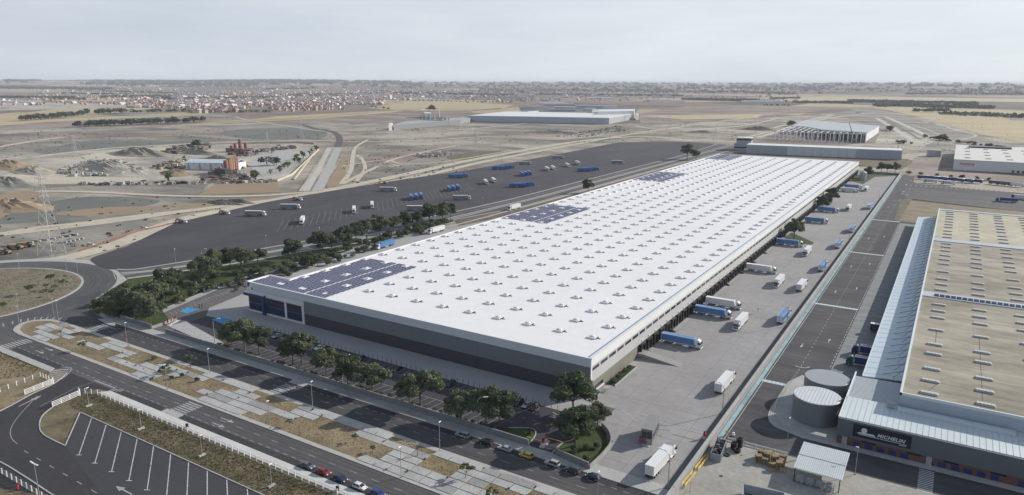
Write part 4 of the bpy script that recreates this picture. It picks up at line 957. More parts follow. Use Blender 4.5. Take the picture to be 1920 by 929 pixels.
# lorries and trailers of the neighbour
def nb_(trailer, cabc, xy, rz, lab_, g='lorries at the neighbour canopy'): return lorry(trailer, cabc, xy, rz, lab_, g)
nb_('navy', 'green', (77.5, 78.5), math.pi, 'green-cabbed lorry with navy trailer under the canopy')
nb_('navy', 'navy', (77.8, 92), math.pi, 'navy lorry beside the green-cabbed one under the canopy')
tr = thing('trailer', 'dark trailer with pale roof backed under the canopy', 'trailer', (80, 123, 0), 0)
bevel(MB().box(-7, 6.5, -1.27, 1.27, 1.1, 4.0), .05).build('body', mat('trailer_dark', (.02, .03, .035), .4, .05), tr); MB().box(-7, 6.5, -1.25, 1.25, 4.005, 4.05).build('roof', M['white'], tr); MB().box(-6.5, 6.3, -.6, .6, .7, 1.09).build('chassis', M['dark_metal'], tr)
for s in (-1, 1):
    for x in (3, 4.4, -6): wheel(tr, x, s*1.05, True)
def trailer_only(xy, rz, c_, lab_, g):
    root = thing('trailer', lab_, 'trailer', (xy[0], xy[1], 0), rz, g); p_ = paint(c_, PC[c_])
    bevel(MB().box(-6.8, 6.8, -1.27, 1.27, 1.15, 4.0), .05).build('body', p_, root)
    MB().box(-6.7, 6.7, -1.24, 1.24, 4.003, 4.05).build('roof', M['white'], root)
    MB().box(-6.5, 6.5, -.6, .6, .75, 1.14).build('chassis', M['dark_metal'], root)
    for s in (-1, 1):
        for x in (-5.4, -4.1, 5.4): wheel(root, x, s*1.05, True)
    return root
wt = []
for i, (px, c_, lab_) in enumerate([((1744, 343), 'trailer_white', 'white trailer with dark lettering parked before the row of blue ones'), ((1777, 346.5), 'trailer_white', 'second white trailer with dark lettering, before the row of blue ones')]):
    o = trailer_only(at(*px), R(-3), c_, lab_, 'white lettered trailers'); wt.append(o)
gb = 'blue trailers in a row before the bare lot'
for i, px in enumerate([(1733, 336), (1748, 337), (1764, 338.2), (1780, 339.4), (1795, 341), (1812, 342.3), (1829, 343)]):
    trailer_only(at(*px), R(-25 if i else -3), 'blue' if i % 3 else 'navy', ['blue trailer nearest the yard wall in the row before the bare lot', 'blue trailer, second in the row before the bare lot', 'blue trailer, third in the row before the bare lot', 'blue trailer, fourth and middle in the row before the bare lot', 'blue trailer, fifth in the row before the bare lot', 'blue trailer, sixth in the row before the bare lot', 'blue trailer at the far end of the row before the bare lot'][i], gb)
for i, px in enumerate([(1867, 346), (1880, 347.5), (1893, 348.6), (1906, 350)]):
    trailer_only(at(*px), R(-20), 'dark_grey' if i < 2 else 'trailer_white', ['dark trailer next to the gap after the blue row', 'dark trailer beside two white ones after the blue row', 'white trailer beside the dark ones after the blue row', 'outermost white trailer after the blue row'][i], 'trailers after the blue row')
nb_('blue', 'blue', at(1887, 379), math.pi-R(2), 'bright blue lorry alone on the old asphalt before the bare lot', 'lorries on the trailer yard')
nb_('trailer_white', 'navy', at(1915, 374), math.pi-R(25), 'dark-cabbed white lorry at the edge of the trailer yard', 'lorries on the trailer yard')
# ---- cars
gn, gs = 'cars parked along the wall pavement', 'cars parked along the fence pavement'
for x, st_, c_, lab_ in ((-20.3, 'mpv', 'silver', 'silver people carrier at the head of the row along the wall pavement'), (-11.8, 'suv', 'black', 'black estate-like car between the silver people carrier and the silver saloon'), (-5.2, 'sedan', 'silver', 'silver saloon just ahead of the yellow hatchback'), (1.9, 'hatch', 'yellow', 'bright yellow hatchback on the road by the barrier entrance'),
                         (10.3, 'suv', 'silver', 'silver car just behind the yellow hatchback'), (16.6, 'suv', 'dark_grey', 'dark grey car along the wall pavement'), (22.8, 'hatch', 'dark_blue', 'near-black hatchback last in the row by the wall pavement')):
    car(st_, c_, (x, -45.0), math.pi, lab_, gn, -.08)
for x, st_, c_, lab_ in ((-46.3, 'sedan', 'slate', 'slate blue saloon along the picket fence pavement'), (-39.9, 'hatch', 'red', 'dark red hatchback along the picket fence pavement'), (-33.7, 'hatch', 'dark_blue', 'dark blue hatchback next to the red one'), (-26.7, 'hatch', 'white', 'white hatchback along the picket fence pavement'), (-20.4, 'hatch', 'blue', 'blue car behind the white hatchback')):
    car(st_, c_, (x, -82.0), 0, lab_, gs, -.078)
gp = 'cars in the shaded front car park'
for px, st_, c_, lab_ in (((511, 624), 'hatch', 'yellow', 'yellow car peeping out behind the trees at the front'), ((527, 630), 'sedan', 'silver', 'silver saloon next to the yellow car behind the trees'), ((598, 655), 'sedan', 'white', 'white saloon between two trees in the car park'), ((680, 674), 'suv', 'black', 'black car alone in the bays, behind the tree with a lamp'),
                          ((752, 692), 'sedan', 'black', 'black saloon alone in the middle of the bays'), ((848, 721), 'suv', 'black', 'black car alone right of the leaning tree'.replace('right of', 'past')), ((935, 746), 'suv', 'black', 'black car at the start of the group of six'), ((946, 749), 'suv', 'silver', 'silver car between a black and a yellow one'),
                          ((960, 753), 'hatch', 'yellow', 'yellow car in the group of six bays'), ((974, 757), 'suv', 'black', 'black car between the yellow and silver ones'), ((987, 763), 'sedan', 'silver', 'silver saloon near the end of the bays'), ((1001, 767), 'suv', 'brown', 'dark brown car last in the bays')):
    x, y = at(*px); car(st_, c_, (x, -17.4), -Y2-R(2), lab_, gp, .01)
gw = 'cars in the west car park'
for px, st_, c_, lab_ in (((384, 547), 'hatch', 'white', 'white car nearest the lawn trees in the west car park'), ((404, 541), 'sedan', 'black', 'black saloon beside the white car in the west car park'), ((419, 536), 'sedan', 'black', 'black saloon, second past the white car'), ((455, 527), 'suv', 'black', 'black car just before the office corner'), ((472, 522), 'hatch', 'dark_grey', 'dark car by the office corner of the roof'),
                          ((537, 505), 'hatch', 'white', 'white car in the bays above the solar panels'), ((551, 501), 'sedan', 'white', 'second white car in the bays above the solar panels'), ((572, 494), 'suv', 'dark_grey', 'dark car past the two white ones'), ((621, 479), 'suv', 'black', 'black car near the road bend by the lawn')):
    x, y = at(*px); car(st_, c_, (x, y), R(-14), lab_, gw, .012)
# vans and pick-ups on the earth track, concrete mixers
car('mpv', 'white', at(170, 460), R(30), 'pale van with dark tail parked on the earth by the pylon', 'vehicles on the earth track', -.3)
car('hatch', 'red', at(205, 439), R(35), 'red car on the earth beyond the pylon', 'vehicles on the earth track', -.3)
car('suv', 'white', at(270, 428), R(32), 'white car on the pale track beside the lot', 'vehicles on the earth track', -.3)
MX = link('concrete_mixer', None, None, (0, 0, -500))
MB().box(-3.8, 3.6, -.5, .5, .7, 1.0).build('chassis', M['dark_metal'], MX)
bevel(MB().box(2.2, 4.2, -1.2, 1.2, .7, 2.9), .12).build('cab', paint('white', PC['white']), MX)
MB().box(4.15, 4.24, -1.05, 1.05, 1.8, 2.7).build('windscreen', M['glass'], MX)
dr = MB(); prof_ = [(-3.9, .35, 3.2), (-3.0, .8, 3.0), (-1.6, 1.25, 2.5), (0, 1.25, 2.3), (1.5, .8, 2.0), (1.9, .4, 1.9)]; pv_ = None
for x, r_, z in prof_:
    cu = [(x, r_*math.cos(2*math.pi*j/10), z+r_*math.sin(2*math.pi*j/10)) for j in range(10)]
    if pv_:
        for j in range(10): dr.face([pv_[j], cu[j], cu[(j+1) % 10], pv_[(j+1) % 10]])
    pv_ = cu
dr.build('drum', mat('mixer_drum', (.34, .20, .19), .7, .2, 1), MX)
MB().box(-4.6, -3.6, -.3, .3, 1.0, 2.6).build('chute', M['red'], MX)
for s in (-1, 1):
    for x in (-2.6, -1.3, 3.1): wheel(MX, x, s*1.0, True)
index(MX)
for px, rz, lab_ in (((340, 418), 30, 'concrete mixer lorry with pinkish drum on the earth edge, nearest the pylon'), ((421, 402), 28, 'concrete mixer lorry with pinkish drum, second along the earth edge'), ((558, 376.5), 30, 'concrete mixer lorry with pinkish drum by the new road')):
    x, y = at(*px); stamp(MX, (x, y, -.3), R(rz), lab_, 'lorry', 'concrete mixers along the lot', 'concrete_mixer')
# earthmovers
EM = link('earthmover', None, None, (0, 0, -500)); ye = mat('machine_yellow', (.30, .215, .09), .7, .2, 1)
bevel(MB().box(-5.5, 1.0, -1.5, 1.5, .9, 2.6), .2).build('bowl', ye, EM); bevel(MB().box(1.8, 5.4, -1.1, 1.1, 1.1, 2.3), .15).build('engine', ye, EM)
MB().box(1.6, 3.0, -.9, .9, 2.3, 3.4).build('cab', M['dark_metal'], EM); MB().tube((.5, 0, 2.2), (2.4, 0, 1.6), .3).build('neck', ye, EM)
for s in (-1, 1):
    for x in (-4.6, 3.6): o = link('wheel', MB().tube((0, -.4, 0), (0, .4, 0), 1.05, n=12).mesh('tyre', M['rubber']), EM, (x, s*1.35, 1.05))
index(EM)
for px, rz, lab_ in (((50, 462), 20, 'yellow scraper nearest the pylon foot'), ((30, 466), 15, 'yellow scraper in the middle of the parked three'), ((8, 475), 10, 'yellow scraper at the outer end of the parked three')):
    x, y = at(*px); stamp(EM, (x, y, -.3), R(rz), lab_, 'earthmover', 'yellow scrapers parked on the earth', 'earthmover')
# excavators: tracks, house, boom
EX = link('excavator', None, None, (0, 0, -500))
for s in (-1, 1): bevel(MB().box(-2.1, 2.1, s*1.2-.3, s*1.2+.3, 0, .9), .2).build('track', M['rubber'], EX)
bevel(MB().box(-2.2, 1.6, -1.3, 1.3, 1.0, 2.4), .15).build('house', ye, EX); MB().box(.2, 1.6, -1.25, -.2, 2.4, 3.2).build('cab', M['glass'], EX)
MB().tube((1.2, 0, 1.8), (4.6, 0, 4.6), .3, .25).build('boom', ye, EX); MB().tube((4.6, 0, 4.6), (6.6, 0, 1.8), .22, .18).build('stick', ye, EX); MB().box(6.1, 7.1, -.6, .6, .9, 1.9).build('bucket', M['dark_metal'], EX)
index(EX)
for px, rz, lab_ in (((722, 345), 200, 'yellow excavator on the earth bank beside the lot'), ((180, 305), 160, 'excavator with raised arm on the rubble heap'), ((320, 310), 30, 'yellow excavator by the scrap beside the white shed'), ((345, 296), 60, 'small yellow digger behind the white shed'), ((560, 258), 10, 'reddish digger on bare ground beyond the quarry')):
    x, y = at(*px); stamp(EX, (x, y, -.3), R(rz), lab_, 'excavator', 'excavators on the earthworks', 'excavator')
# ------------------------------------------------------------------ trees and shrubs
def limb_mesh(h, r, seed, limbs=6):
    rnd = random.Random(seed); mb = MB(); top = h*.30; p = (0, 0, 0); ends = []
    q = (rnd.uniform(-.3, .3), rnd.uniform(-.3, .3), top); mb.tube(p, q, r, r*.7, 7, caps=False)
    for i in range(limbs):
        a = 2*math.pi*i/limbs+rnd.uniform(-.4, .4); k = rnd.uniform(.18, .34)*h
        m1 = (q[0]+math.cos(a)*k*.5, q[1]+math.sin(a)*k*.5, q[2]+h*rnd.uniform(.12, .22)); e1 = (q[0]+math.cos(a)*k, q[1]+math.sin(a)*k, q[2]+h*rnd.uniform(.25, .45))
        mb.tube(q, m1, r*.55, r*.38, 5, caps=False); mb.tube(m1, e1, r*.38, r*.12, 5, caps=False); ends.append(e1)
    return mb, ends
def leaf_cloud(blobs, n, size, seed, shell=.55):
    """leaf-sized quads spread through overlapping clumps"""
    rng = np.random.default_rng(seed); wts = np.array([b[3]**2 for b in blobs]); wts = wts/wts.sum()
    ix = rng.choice(len(blobs), n, p=wts); B = np.array(blobs)[ix]
    d = rng.normal(size=(n, 3)); d /= np.linalg.norm(d, axis=1)[:, None]; d[:, 2] = np.where(d[:, 2] < -.35, -d[:, 2]*.6, d[:, 2])
    rr = B[:, 3]*(shell+(1.08-shell)*rng.random(n)**.6)
    c = B[:, :3]+d*rr[:, None]*np.array([1, 1, .85])
    nrm = d+rng.normal(size=(n, 3))*.75; nrm /= np.linalg.norm(nrm, axis=1)[:, None]
    a = np.cross(nrm, rng.normal(size=(n, 3))); a /= np.linalg.norm(a, axis=1)[:, None]; b_ = np.cross(nrm, a)
    s = size*(.55+.9*rng.random(n))[:, None]; a *= s; b_ *= s*.7
    v = np.stack([c-a, c-b_*.9, c+a, c+b_*.9], 1).reshape(-1, 3)
    return v, np.arange(4*n).reshape(-1, 4)
def np_mesh(name, v, f, m):
    me = bpy.data.meshes.new(name); me.vertices.add(len(v)); me.vertices.foreach_set('co', v.astype(np.float32).ravel())
    k = f.shape[1]; me.loops.add(f.size); me.loops.foreach_set('vertex_index', f.astype(np.int32).ravel()); me.polygons.add(len(f)); me.polygons.foreach_set('loop_start', np.arange(0, f.size, k, dtype=np.int32)); me.materials.append(m); me.update(calc_edges=True); return me
def tree_template(h, rc, seed, leaf, n=6500, size=.36, nb=11):
    rnd = random.Random(seed); root = link('tree', None, None, (0, 0, -500)); mb, ends = limb_mesh(h, h*.022, seed)
    link('trunk', mb.mesh('trunk', M['bark']), root)
    blobs = [(e[0], e[1], e[2]*.96, rc*rnd.uniform(.40, .58)) for e in ends]
    blobs = [(e[0]*1.05, e[1]*1.05, e[2]*rnd.uniform(.72, .98), rc*rnd.uniform(.30, .46)) for e in ends]
    for i in range(nb+5):
        a, f = rnd.uniform(0, 6.28), rnd.random(); k = rc*rnd.uniform(.25, .85)*(1-.55*f*f); blobs.append((math.cos(a)*k, math.sin(a)*k, h*(.34+.52*f), rc*rnd.uniform(.2, .40)))
    v, f = leaf_cloud(blobs, n, size, seed)
    link('crown', np_mesh('crown', v, f, leaf), root); index(root); return root
TT = [tree_template(13, 5.2, 11, M['leaf']), tree_template(13, 4.6, 12, M['leaf']), tree_template(13, 5.6, 13, M['leaf_dark']), tree_template(13, 4.4, 14, M['leaf'], nb=7), tree_template(13, 5.0, 15, M['leaf_dark'], nb=14)]
def tree(px, h, lab, group, kind=None, xy=None, wide=1.0, z=0):
    x, y = xy if xy else at(*px); k = random.randrange(5) if kind is None else kind
    o = stamp(TT[k], (x, y, z), random.uniform(0, 6.28), lab, 'tree', group, 'broad_tree'); s = h/13; o.scale = (s*wide, s*wide, s); return o
gf = 'trees between the front car park and the wall'
for px, h, k, wd, lab in (((436, 651), 10.5, 0, 1, 'olive green tree nearest the striped bays, by the tall curved lamp'), ((459, 657), 12.5, 1, 1, 'taller tree next to the one by the striped bays'), ((487, 665), 10.5, 4, .9, 'tree at the end of the first clump of three by the wall'),
                         ((549, 684), 10, 2, 1, 'tree hiding the silver saloon, first of the second clump'), ((566, 682), 12, 1, .9, 'taller tree leaning over the yellow car'), ((612, 703), 10.5, 0, 1, 'tree beside the white saloon in the car park'), ((653, 725), 10.5, 2, .95, 'dark tree at the foot of the second curved lamp'),
                         ((676, 731), 10, 0, .9, 'tree between the dark one and the leaning one by the second lamp'), ((699, 738), 11.5, 3, 1.05, 'leaning tree with its trunk bent towards the bays'), ((768, 758), 9.5, 1, .9, 'lower crown of the pair before the empty bays'), ((789, 767), 14.5, 3, 1, 'tall upright tree standing alone before the empty bays'),
                         ((865, 793), 10.5, 0, 1.05, 'tree at the foot of the third curved lamp'), ((912, 794), 11.5, 1, 1, 'tree just past the third lamp, over the bay lines'), ((936, 802), 11, 4, 1, 'tree shading the last bays before the barrier entrance')):
    tree(px, h*1.18, lab, gf, k, wide=wd*1.06)
ge = 'trees on the lawn by the barrier entrance'
for px, h, k, wd, lab in (((1075, 777), 13, 2, 1.2, 'large dark tree at the near corner of the warehouse'), ((1078, 836), 12, 4, 1.15, 'large tree on the lawn corner beside the barrier'), ((1120, 806), 9.5, 0, .85, 'smaller pale-crowned tree at the yard edge of the lawn')):
    tree(px, h*1.1, lab, ge, k, wide=wd*1.05)
gn_ = 'trees in the strip beside the west car park'
for i, (px, h, k, wd, lab) in enumerate((((234, 590), 11, 1, 1.1, 'tree deepest in the corner shrubbery by the roundabout'), ((262, 592), 12, 0, 1.2, 'broad tree over the corner shrubbery'), ((283, 612), 12, 1, 1.1, 'tree whose trunk stands clear beside the low wall end'), ((292, 575), 12.5, 0, 1.2, 'rounded tree in the middle of the corner clump'), ((312, 566), 11, 4, 1, 'dark tree at the car park end of the corner clump'),
                              ((309, 550), 11, 2, 1, 'dark tree behind the corner clump, towards the side road'), ((330, 545), 10, 2, .9, 'darkest low tree in the lawn strip'), ((384, 530), 15, 0, 1.1, 'tall tree in the lawn strip nearest the parked white car'), ((402, 516), 14, 1, 1, 'tall tree in the lawn strip, second past the corner'), ((431, 505), 11, 4, 1, 'tree in the lawn strip before the three black cars'),
                              ((453, 511), 15, 0, 1, 'tall tree with bare lower trunk in the lawn strip'), ((484, 498), 11, 3, 1, 'tree in the lawn strip near the office corner'), ((549, 491), 12, 2, 1, 'dark round tree alone in the lawn strip'), ((600, 476), 13, 4, 1.1, 'dark tree at the start of the thick row by the road bend'), ((622, 470), 12, 0, 1, 'tree in the thick row by the road bend'), ((644, 466), 13, 4, 1.1, 'broad dark tree in the thick row'),
                              ((668, 456), 12, 2, 1, 'tree behind the street lamp of the west road'), ((688, 449), 14, 0, 1, 'tall tree at the top of the west lawn'), ((712, 447), 15, 1, 1, 'taller tree of the pair at the top of the west lawn'), ((738, 437), 12, 0, 1, 'tree past the pair at the top of the west lawn'), ((760, 431), 12, 4, 1, 'tree beside the lot before the last two'), ((782, 428), 11, 2, .9, 'low tree near the end of the row by the side road'),
                              ((806, 422), 14, 2, 1, 'dark tree, last but one by the side road'), ((830, 416), 14, 1, 1.05, 'last dark tree of the row by the side road'), ((845, 412), 11, 2, .9, 'lower tree leaning off the end of the row'))):
    tree(px, h*1.2, lab, gn_, k, wide=wd)
for px, h, k, lab, xy in (((575, 505), 9, 2, 'tree top showing just above the notched roof corner', None), ((596, 500), 9, 0, 'second tree top above the notched roof corner', None), ((1288, 299), 22, 2, 'dark tree at the far end of the side road by the roof edge', None), ((1305, 300), 14, 2, 'low dark tree at the far roof edge', None), ((1102, 362), 14, 4, 'low dark tree standing alone beyond the middle of the roof edge', None),
                          ((1525, 420), 15, 0, 'tree on the small lawn by the docks', (8.5, 300)), (None, 15, 2, 'dark tree against the docks past the white lorries', (7, 472)), (None, 13, 4, 'smaller dark tree against the docks', (6, 452)), (None, 13, 2, 'third dark tree against the docks', (6, 432)), ((1522, 408), 12, 1, 'low tree behind the one on the small dock lawn', (5, 318)),
                          ((1627, 334), 14, 4, 'dark tree at the end wall of the yard next to the tower', None), ((1652, 325), 13, 2, 'tree at the end wall of the yard', None), ((1663, 324), 13, 0, 'tree with pale top at the end wall of the yard', None), ((1678, 325), 14, 1, 'tree closest to the corner at the end wall of the yard', None)):
    tree(px, h, lab, 'single trees around the warehouse', k, xy=xy)
sheet('lawn', [(2.8, 285), (22, 288), (22, 296), (2.8, 322)], .02, M['lawn']); sheet('lawn', P([(1618, 346), (1640, 332), (1690, 330), (1690, 326), (1600, 328), (1596, 340)]), .02, M['lawn'])
# shrubs
def shrub_template(r, seed, leaf, n=420, size=.2):
    rnd = random.Random(seed); bl = [(rnd.uniform(-.3, .3)*r, rnd.uniform(-.3, .3)*r, r*rnd.uniform(.4, .75), r*rnd.uniform(.45, .7)) for _ in range(5)]
    v, f = leaf_cloud(bl, n, size, seed, .3); return np_mesh('shrub', v, f, leaf)
SH = [shrub_template(1.2, 21, M['leaf_dark']), shrub_template(1.2, 22, M['leaf']), shrub_template(1.2, 23, M['leaf_light'])]
def shrub(xy, s, lab, group, k, z=.02): 
    o = link('shrub', SH[k], None, (xy[0], xy[1], z), random.uniform(0, 6)); o.scale = (s, s, s*random.uniform(.85, 1.2)); return tag(o, lab, 'shrub', group)
rs = random.Random(5)
for i in range(44): shrub((-146+3.1*i+rs.uniform(-.6, .6), -37.3+rs.uniform(-.5, .6)), rs.uniform(.7, 1.25), 'small round dark shrub in the grass strip behind the front wall', 'shrubs behind the front wall', 0 if i % 3 else 1)
for i in range(85):
    q = (rs.uniform(176, 260), rs.uniform(540, 600)); 
    if q[1] > 612-.0*q[0] or q[1] < 575-(q[0]-165)*.62+6 or q[1] > 590+(q[0]-190)*.35: continue
    shrub(at(*q), rs.uniform(1.4, 2.6), 'dense green bush in the corner shrubbery by the roundabout', 'corner shrubbery bushes', rs.choice((0, 0, 1, 2)))
for i in range(150):
    f = rs.random(); a = lerp((262, 548), (840, 408), f); b_ = lerp((318, 575), (846, 420), f); q = lerp(a, b_, rs.random())
    q = (q[0], q[1]+12*math.sin(f*3.1)); w3 = ['at the roundabout end', 'level with the parked black cars', 'by the office corner', 'at the road bend'][min(3, int(f*4))]; shrub(at(*q), rs.uniform(1.2, 2.8), 'dark round bush in the lawn strip, '+w3, 'bushes in the lawn strip '+w3, rs.choice((0, 0, 1)))
for i in range(9): shrub((2.0+.25*rs.random(), 15+1.9*i), 1.1, 'clipped bush in the planter at the foot of the warehouse side wall', 'bushes in the wall planter', 0 if i % 2 else 1)
struct(MB().prism([(.4, 13), (3.6, 13), (3.6, 32.5), (.4, 32.5)], 0, .22).build('planter_bed', M['lawn'])); struct(MB().strip([(3.6, 12.8), (3.6, 32.6), (.4, 32.8)], .35, 0, .4).build('planter_kerb', M['pale_concrete']))
# barrier-entrance lawns
le = [(19.3, -41.0), (19, -27), (15.5, -20.5), (11.5, -16.5), (4, -13), (-3.5, -14.5), (-5, -17), (3, -21.5), (9.5, -29), (6.8, -33), (7.2, -40.2)]
sheet('lawn', le, .03, M['lawn']); struct(MB().strip(smooth([(7.2, -40), (6.9, -33), (8.5, -28), (4, -21), (-5, -16.8)], 4), .35, 0, .16).build('kerb', M['pale_concrete']))
sheet('lawn', [(-150, -36.2), (-12, -36.2), (-11, -32), (-5, -29.5), (-2.7, -31.5), (-1.6, -36), (-2, -39), (-150, -39)], .03, M['lawn']); struct(MB().strip(smooth([(-11.5, -33), (-5.5, -29.8), (-2.8, -31.5), (-1.5, -36), (-1.2, -41)], 4), .3, 0, .16).build('kerb', M['pale_concrete']))
struct(MB().strip([(-150, -36), (-12, -36)], .25, 0, .14).build('kerb', M['pale_concrete']))
for xy, lab in (((12, -35), 'clipped bush on the lawn corner closest to the barrier'), ((14.5, -32), 'clipped bush on the lawn corner, in the middle'), ((16.8, -30), 'clipped bush on the lawn corner at the yard side'), ((12.8, -37), 'small bush near the wall on the lawn corner'), ((-1, -17), 'low bush on the upper lawn beside the last bays'), ((-4, -33), 'bush at the rounded end of the hedge by the barrier'), ((17.4, -38.3), 'dark bush in the wall corner of the lawn')): shrub(xy, 1.1, lab, 'bushes on the entrance lawns', 0)
# young trees in the median and on the roundabout
def young(seed, leaf, n, h=4.2, rc=1.5, size=.2, limbs=6):
    root = link('tree', None, None, (0, 0, -500)); mb, ends = limb_mesh(h, h*.02, seed, limbs); link('trunk', mb.mesh('trunk', M['twig']), root)
    if n:
        rnd = random.Random(seed); bl = [(e[0]*.9, e[1]*.9, e[2], rc*rnd.uniform(.3, .5)) for e in ends]
        v, f = leaf_cloud(bl, n, size, seed, .2); link('crown', np_mesh('crown', v, f, leaf), root)
    index(root); return root
YT = [young(31, M['leaf_light'], 420), young(32, M['leaf'], 520), young(33, M['leaf_dark'], 420), young(34, M['twig'], 0, limbs=9)]
gm_ = 'young trees in the median'
for px, h, k, lab, c_ in (((115, 632), 7, 3, 'nearly bare spreading tree among the slabs at the median nose', 'a'), ((157, 657), 4.5, 1, 'small sparse young tree beside the slabs near the median nose', ''), ((310, 706), 5.0, 1, 'young tree among the slabs, opposite the gate', ''), ((358, 692), 6.5, 2, 'dense dark young tree by the wall-side kerb', ''),
                       ((543, 799), 2.8, 1, 'tiny young tree on the dry grass past the crossing', ''), ((666, 830), 3.0, 1, 'tiny young tree beside the paired slabs', ''), ((699, 849), 2.4, 2, 'tiny tree, lowest on the dry grass beside the lamp', ''), ((783, 856), 6.5, 3, 'bare tree with pale branches on the dry grass', ''), ((872, 898), 5.2, 0, 'yellow-green young tree at the end of the dry grass', ''), ((922, 940), 4.5, 0, 'young green tree cut by the bottom edge, past the slabs', '')):
    x, y = at(*px); o = stamp(YT[k], (x, y, .06), rs.uniform(0, 6), lab, 'tree', gm_, 'young_tree'); s = h/4.2; o.scale = (s, s, s)
for px, s, k, lab in (((289, 675), 1, 1, 'small round bush alone on the dry grass near the three bushes'), ((322, 712), .9, 0, 'small dark bush, first of three by the young tree'), ((342, 707), .9, 0, 'small dark bush, second of three by the young tree'), ((370, 716), .9, 0, 'small dark bush, third of three by the young tree'), ((300, 698), .6, 1, 'low bush between two slabs')): shrub(at(*px), s, lab, 'bushes in the median', k, .07)
for i in range(46):
    q = rs.choice(sorted(cells)); shrub((-102+q[0]*5.56+2.78, -70.6+q[1]*3.3+.35+rs.uniform(-1.5, 1.5)), rs.uniform(.2, .38), 'tuft of green growing in a joint between the median slabs', 'tufts between slabs', rs.choice((0, 0, 1)), .05)
for px, h, k, lab in (((96, 533), 6, 2, 'tree on the roundabout nearest its far kerb'), ((88, 545), 4, 2, 'small dark tree in the middle of the roundabout'), ((102, 546), 4, 1, 'small tree beside the dark one on the roundabout'), ((56, 553), 5.5, 2, 'tree on the roundabout with a clear trunk, standing apart'), ((119, 542), 5.5, 1, 'grey-green tree on the roundabout nearest the tip'), ((97, 556), 3.5, 2, 'smallest tree on the roundabout'), ((6, 584), 5, 2, 'dark bushy tree at the frame edge of the roundabout'), ((125, 524), 3, 1, 'little tree near the rounded kerb tip')):
    x, y = at(*px); o = stamp(YT[k], (x, y, .1), rs.uniform(0, 6), lab, 'tree', 'young trees on the roundabout', 'young_tree'); s = h/4.2; o.scale = (s*1.1, s*1.1, s)
# dry tussocks on the grass bank: nobody could count them
def tussocks(name, area, n, size, leaf, seed, lab, z):
    rng = np.random.default_rng(seed); pts = []
    (x0, x1), (y0, y1) = area[0], area[1]
    c = np.c_[rng.uniform(x0, x1, n), rng.uniform(y0, y1, n), np.full(n, z)]
    if len(area) > 2: c = c[[area[2](a, b_) for a, b_, _ in c]]
    n = len(c); a = rng.uniform(0, 6.28, n); w_ = size*rng.uniform(.4, 1.2, n); h = size*rng.uniform(.4, 1.5, n)
    dx = np.c_[np.cos(a)*w_, np.sin(a)*w_, np.zeros(n)]; up = np.c_[rng.normal(0, .3, n)*h, rng.normal(0, .3, n)*h, h]
    v = np.stack([c-dx, c+dx, c+up], 1).reshape(-1, 3); o = link(name, np_mesh(name, v, np.arange(3*n).reshape(-1, 3), leaf)); return tag(o, lab, 'grass', kind='stuff')
straw_leaf = leafmat('dry_blades', (.14, .115, .06), (.22, .19, .11)); green_leaf = leafmat('green_blades', (.05, .06, .025), (.10, .10, .05))
tussocks('grass', ((-145, 10), (-97.2, -87.6), lambda x, y: x > -140 or y > -94), 7000, .24, straw_leaf, 41, 'dry tussocks of grass on the bank below the picket fence', -.15)
tussocks('grass', ((-145, 10), (-97.2, -87.6), lambda x, y: True), 4500, .22, green_leaf, 42, 'greener tufts on the bank below the picket fence', -.15)
tussocks('grass', ((-364, -260), (-112, -10), lambda x, y: (x+314)**2+(y+62.7)**2 < 52**2), 9000, .30, straw_leaf, 43, 'dry grass tufts on the roundabout island', .1)
tussocks('grass', ((-229, 60), (-71.3, -56.4), lambda x, y: (round((x+102)/5.56), round((y+70.6-.35)/3.3)) not in cells), 12000, .18, straw_leaf, 44, 'short dry grass in the median', .06)
tussocks('grass', ((-240, -150), (-112, -86), lambda x, y: x < -172+(-88-y)*-.9-2), 5000, .4, straw_leaf, 45, 'dry grass beyond the access road gate', -.17)
tussocks('grass', ((-142, -112), (-112, -98), lambda x, y: False), 10, .3, green_leaf, 46, 'x', -.1) if False else None
# ---------------- distant trees
def far_tree(h, rc, seed, n=150, size=.9, leaf='leaf_far', low=True):
    rnd = random.Random(seed); bl = [(rnd.uniform(-.45, .45)*rc, rnd.uniform(-.45, .45)*rc, h*rnd.uniform(.22, .62), rc*rnd.uniform(.5, .7)) for _ in range(6)]
    v, f = leaf_cloud(bl, n, size, seed, .25); root = link('tree', None, None, (0, 0, -500))
    link('crown', np_mesh('crown', v, f, M[leaf]), root); link('trunk', MB().tube((0, 0, 0), (0, 0, h*.5), h*.03, n=5).mesh('trunk', M['bark']), root); index(root); return root
FT = [far_tree(9, 4.2, 51), far_tree(8, 4.8, 52), far_tree(10, 4, 53, leaf='leaf_dark'), far_tree(9, 5, 54, 110)]
PT = [far_tree(12, 2.2, 55, 110, .8, 'leaf'), far_tree(12, 2.6, 56, 110, .8, 'leaf_light')]
nfar = [0]
def far_row(px0, px1, n, h, lab, group, jit=1.0, tl=FT, spread=0):
    for i in range(n):
        f = (i+.5)/n; q = lerp(px0, px1, f); x, y = at(*q); x += rs.uniform(-1, 1)*jit*6; y += rs.uniform(-1, 1)*jit*6+rs.uniform(-1, 1)*spread
        o = stamp(rs.choice(tl), (x, y, -.5), rs.uniform(0, 6), lab, 'tree', group, 'distant_tree'); s = h/9*rs.uniform(.8, 1.35); o.scale = (s*1.7, s*1.7, s*1.25); nfar[0] += 1
far_row((150, 238), (372, 229), 48, 12, 'dark bushy tree in the long thick hedge across the brown field', 'hedge of trees across the brown field', 1.5, spread=14)
far_row((48, 227), (134, 219), 22, 13, 'dark round tree in the clump on the straw field', 'clump of trees on the straw field', 1.2, spread=10)
far_row((136, 219), (156, 216), 5, 13, 'dark tree in the short clump past the long one', 'short clump on the straw field', 1, spread=8)
far_row((166, 215), (250, 212), 14, 14, 'dark tree in the loose line behind the straw field', 'loose line behind the straw field', 1, spread=25)
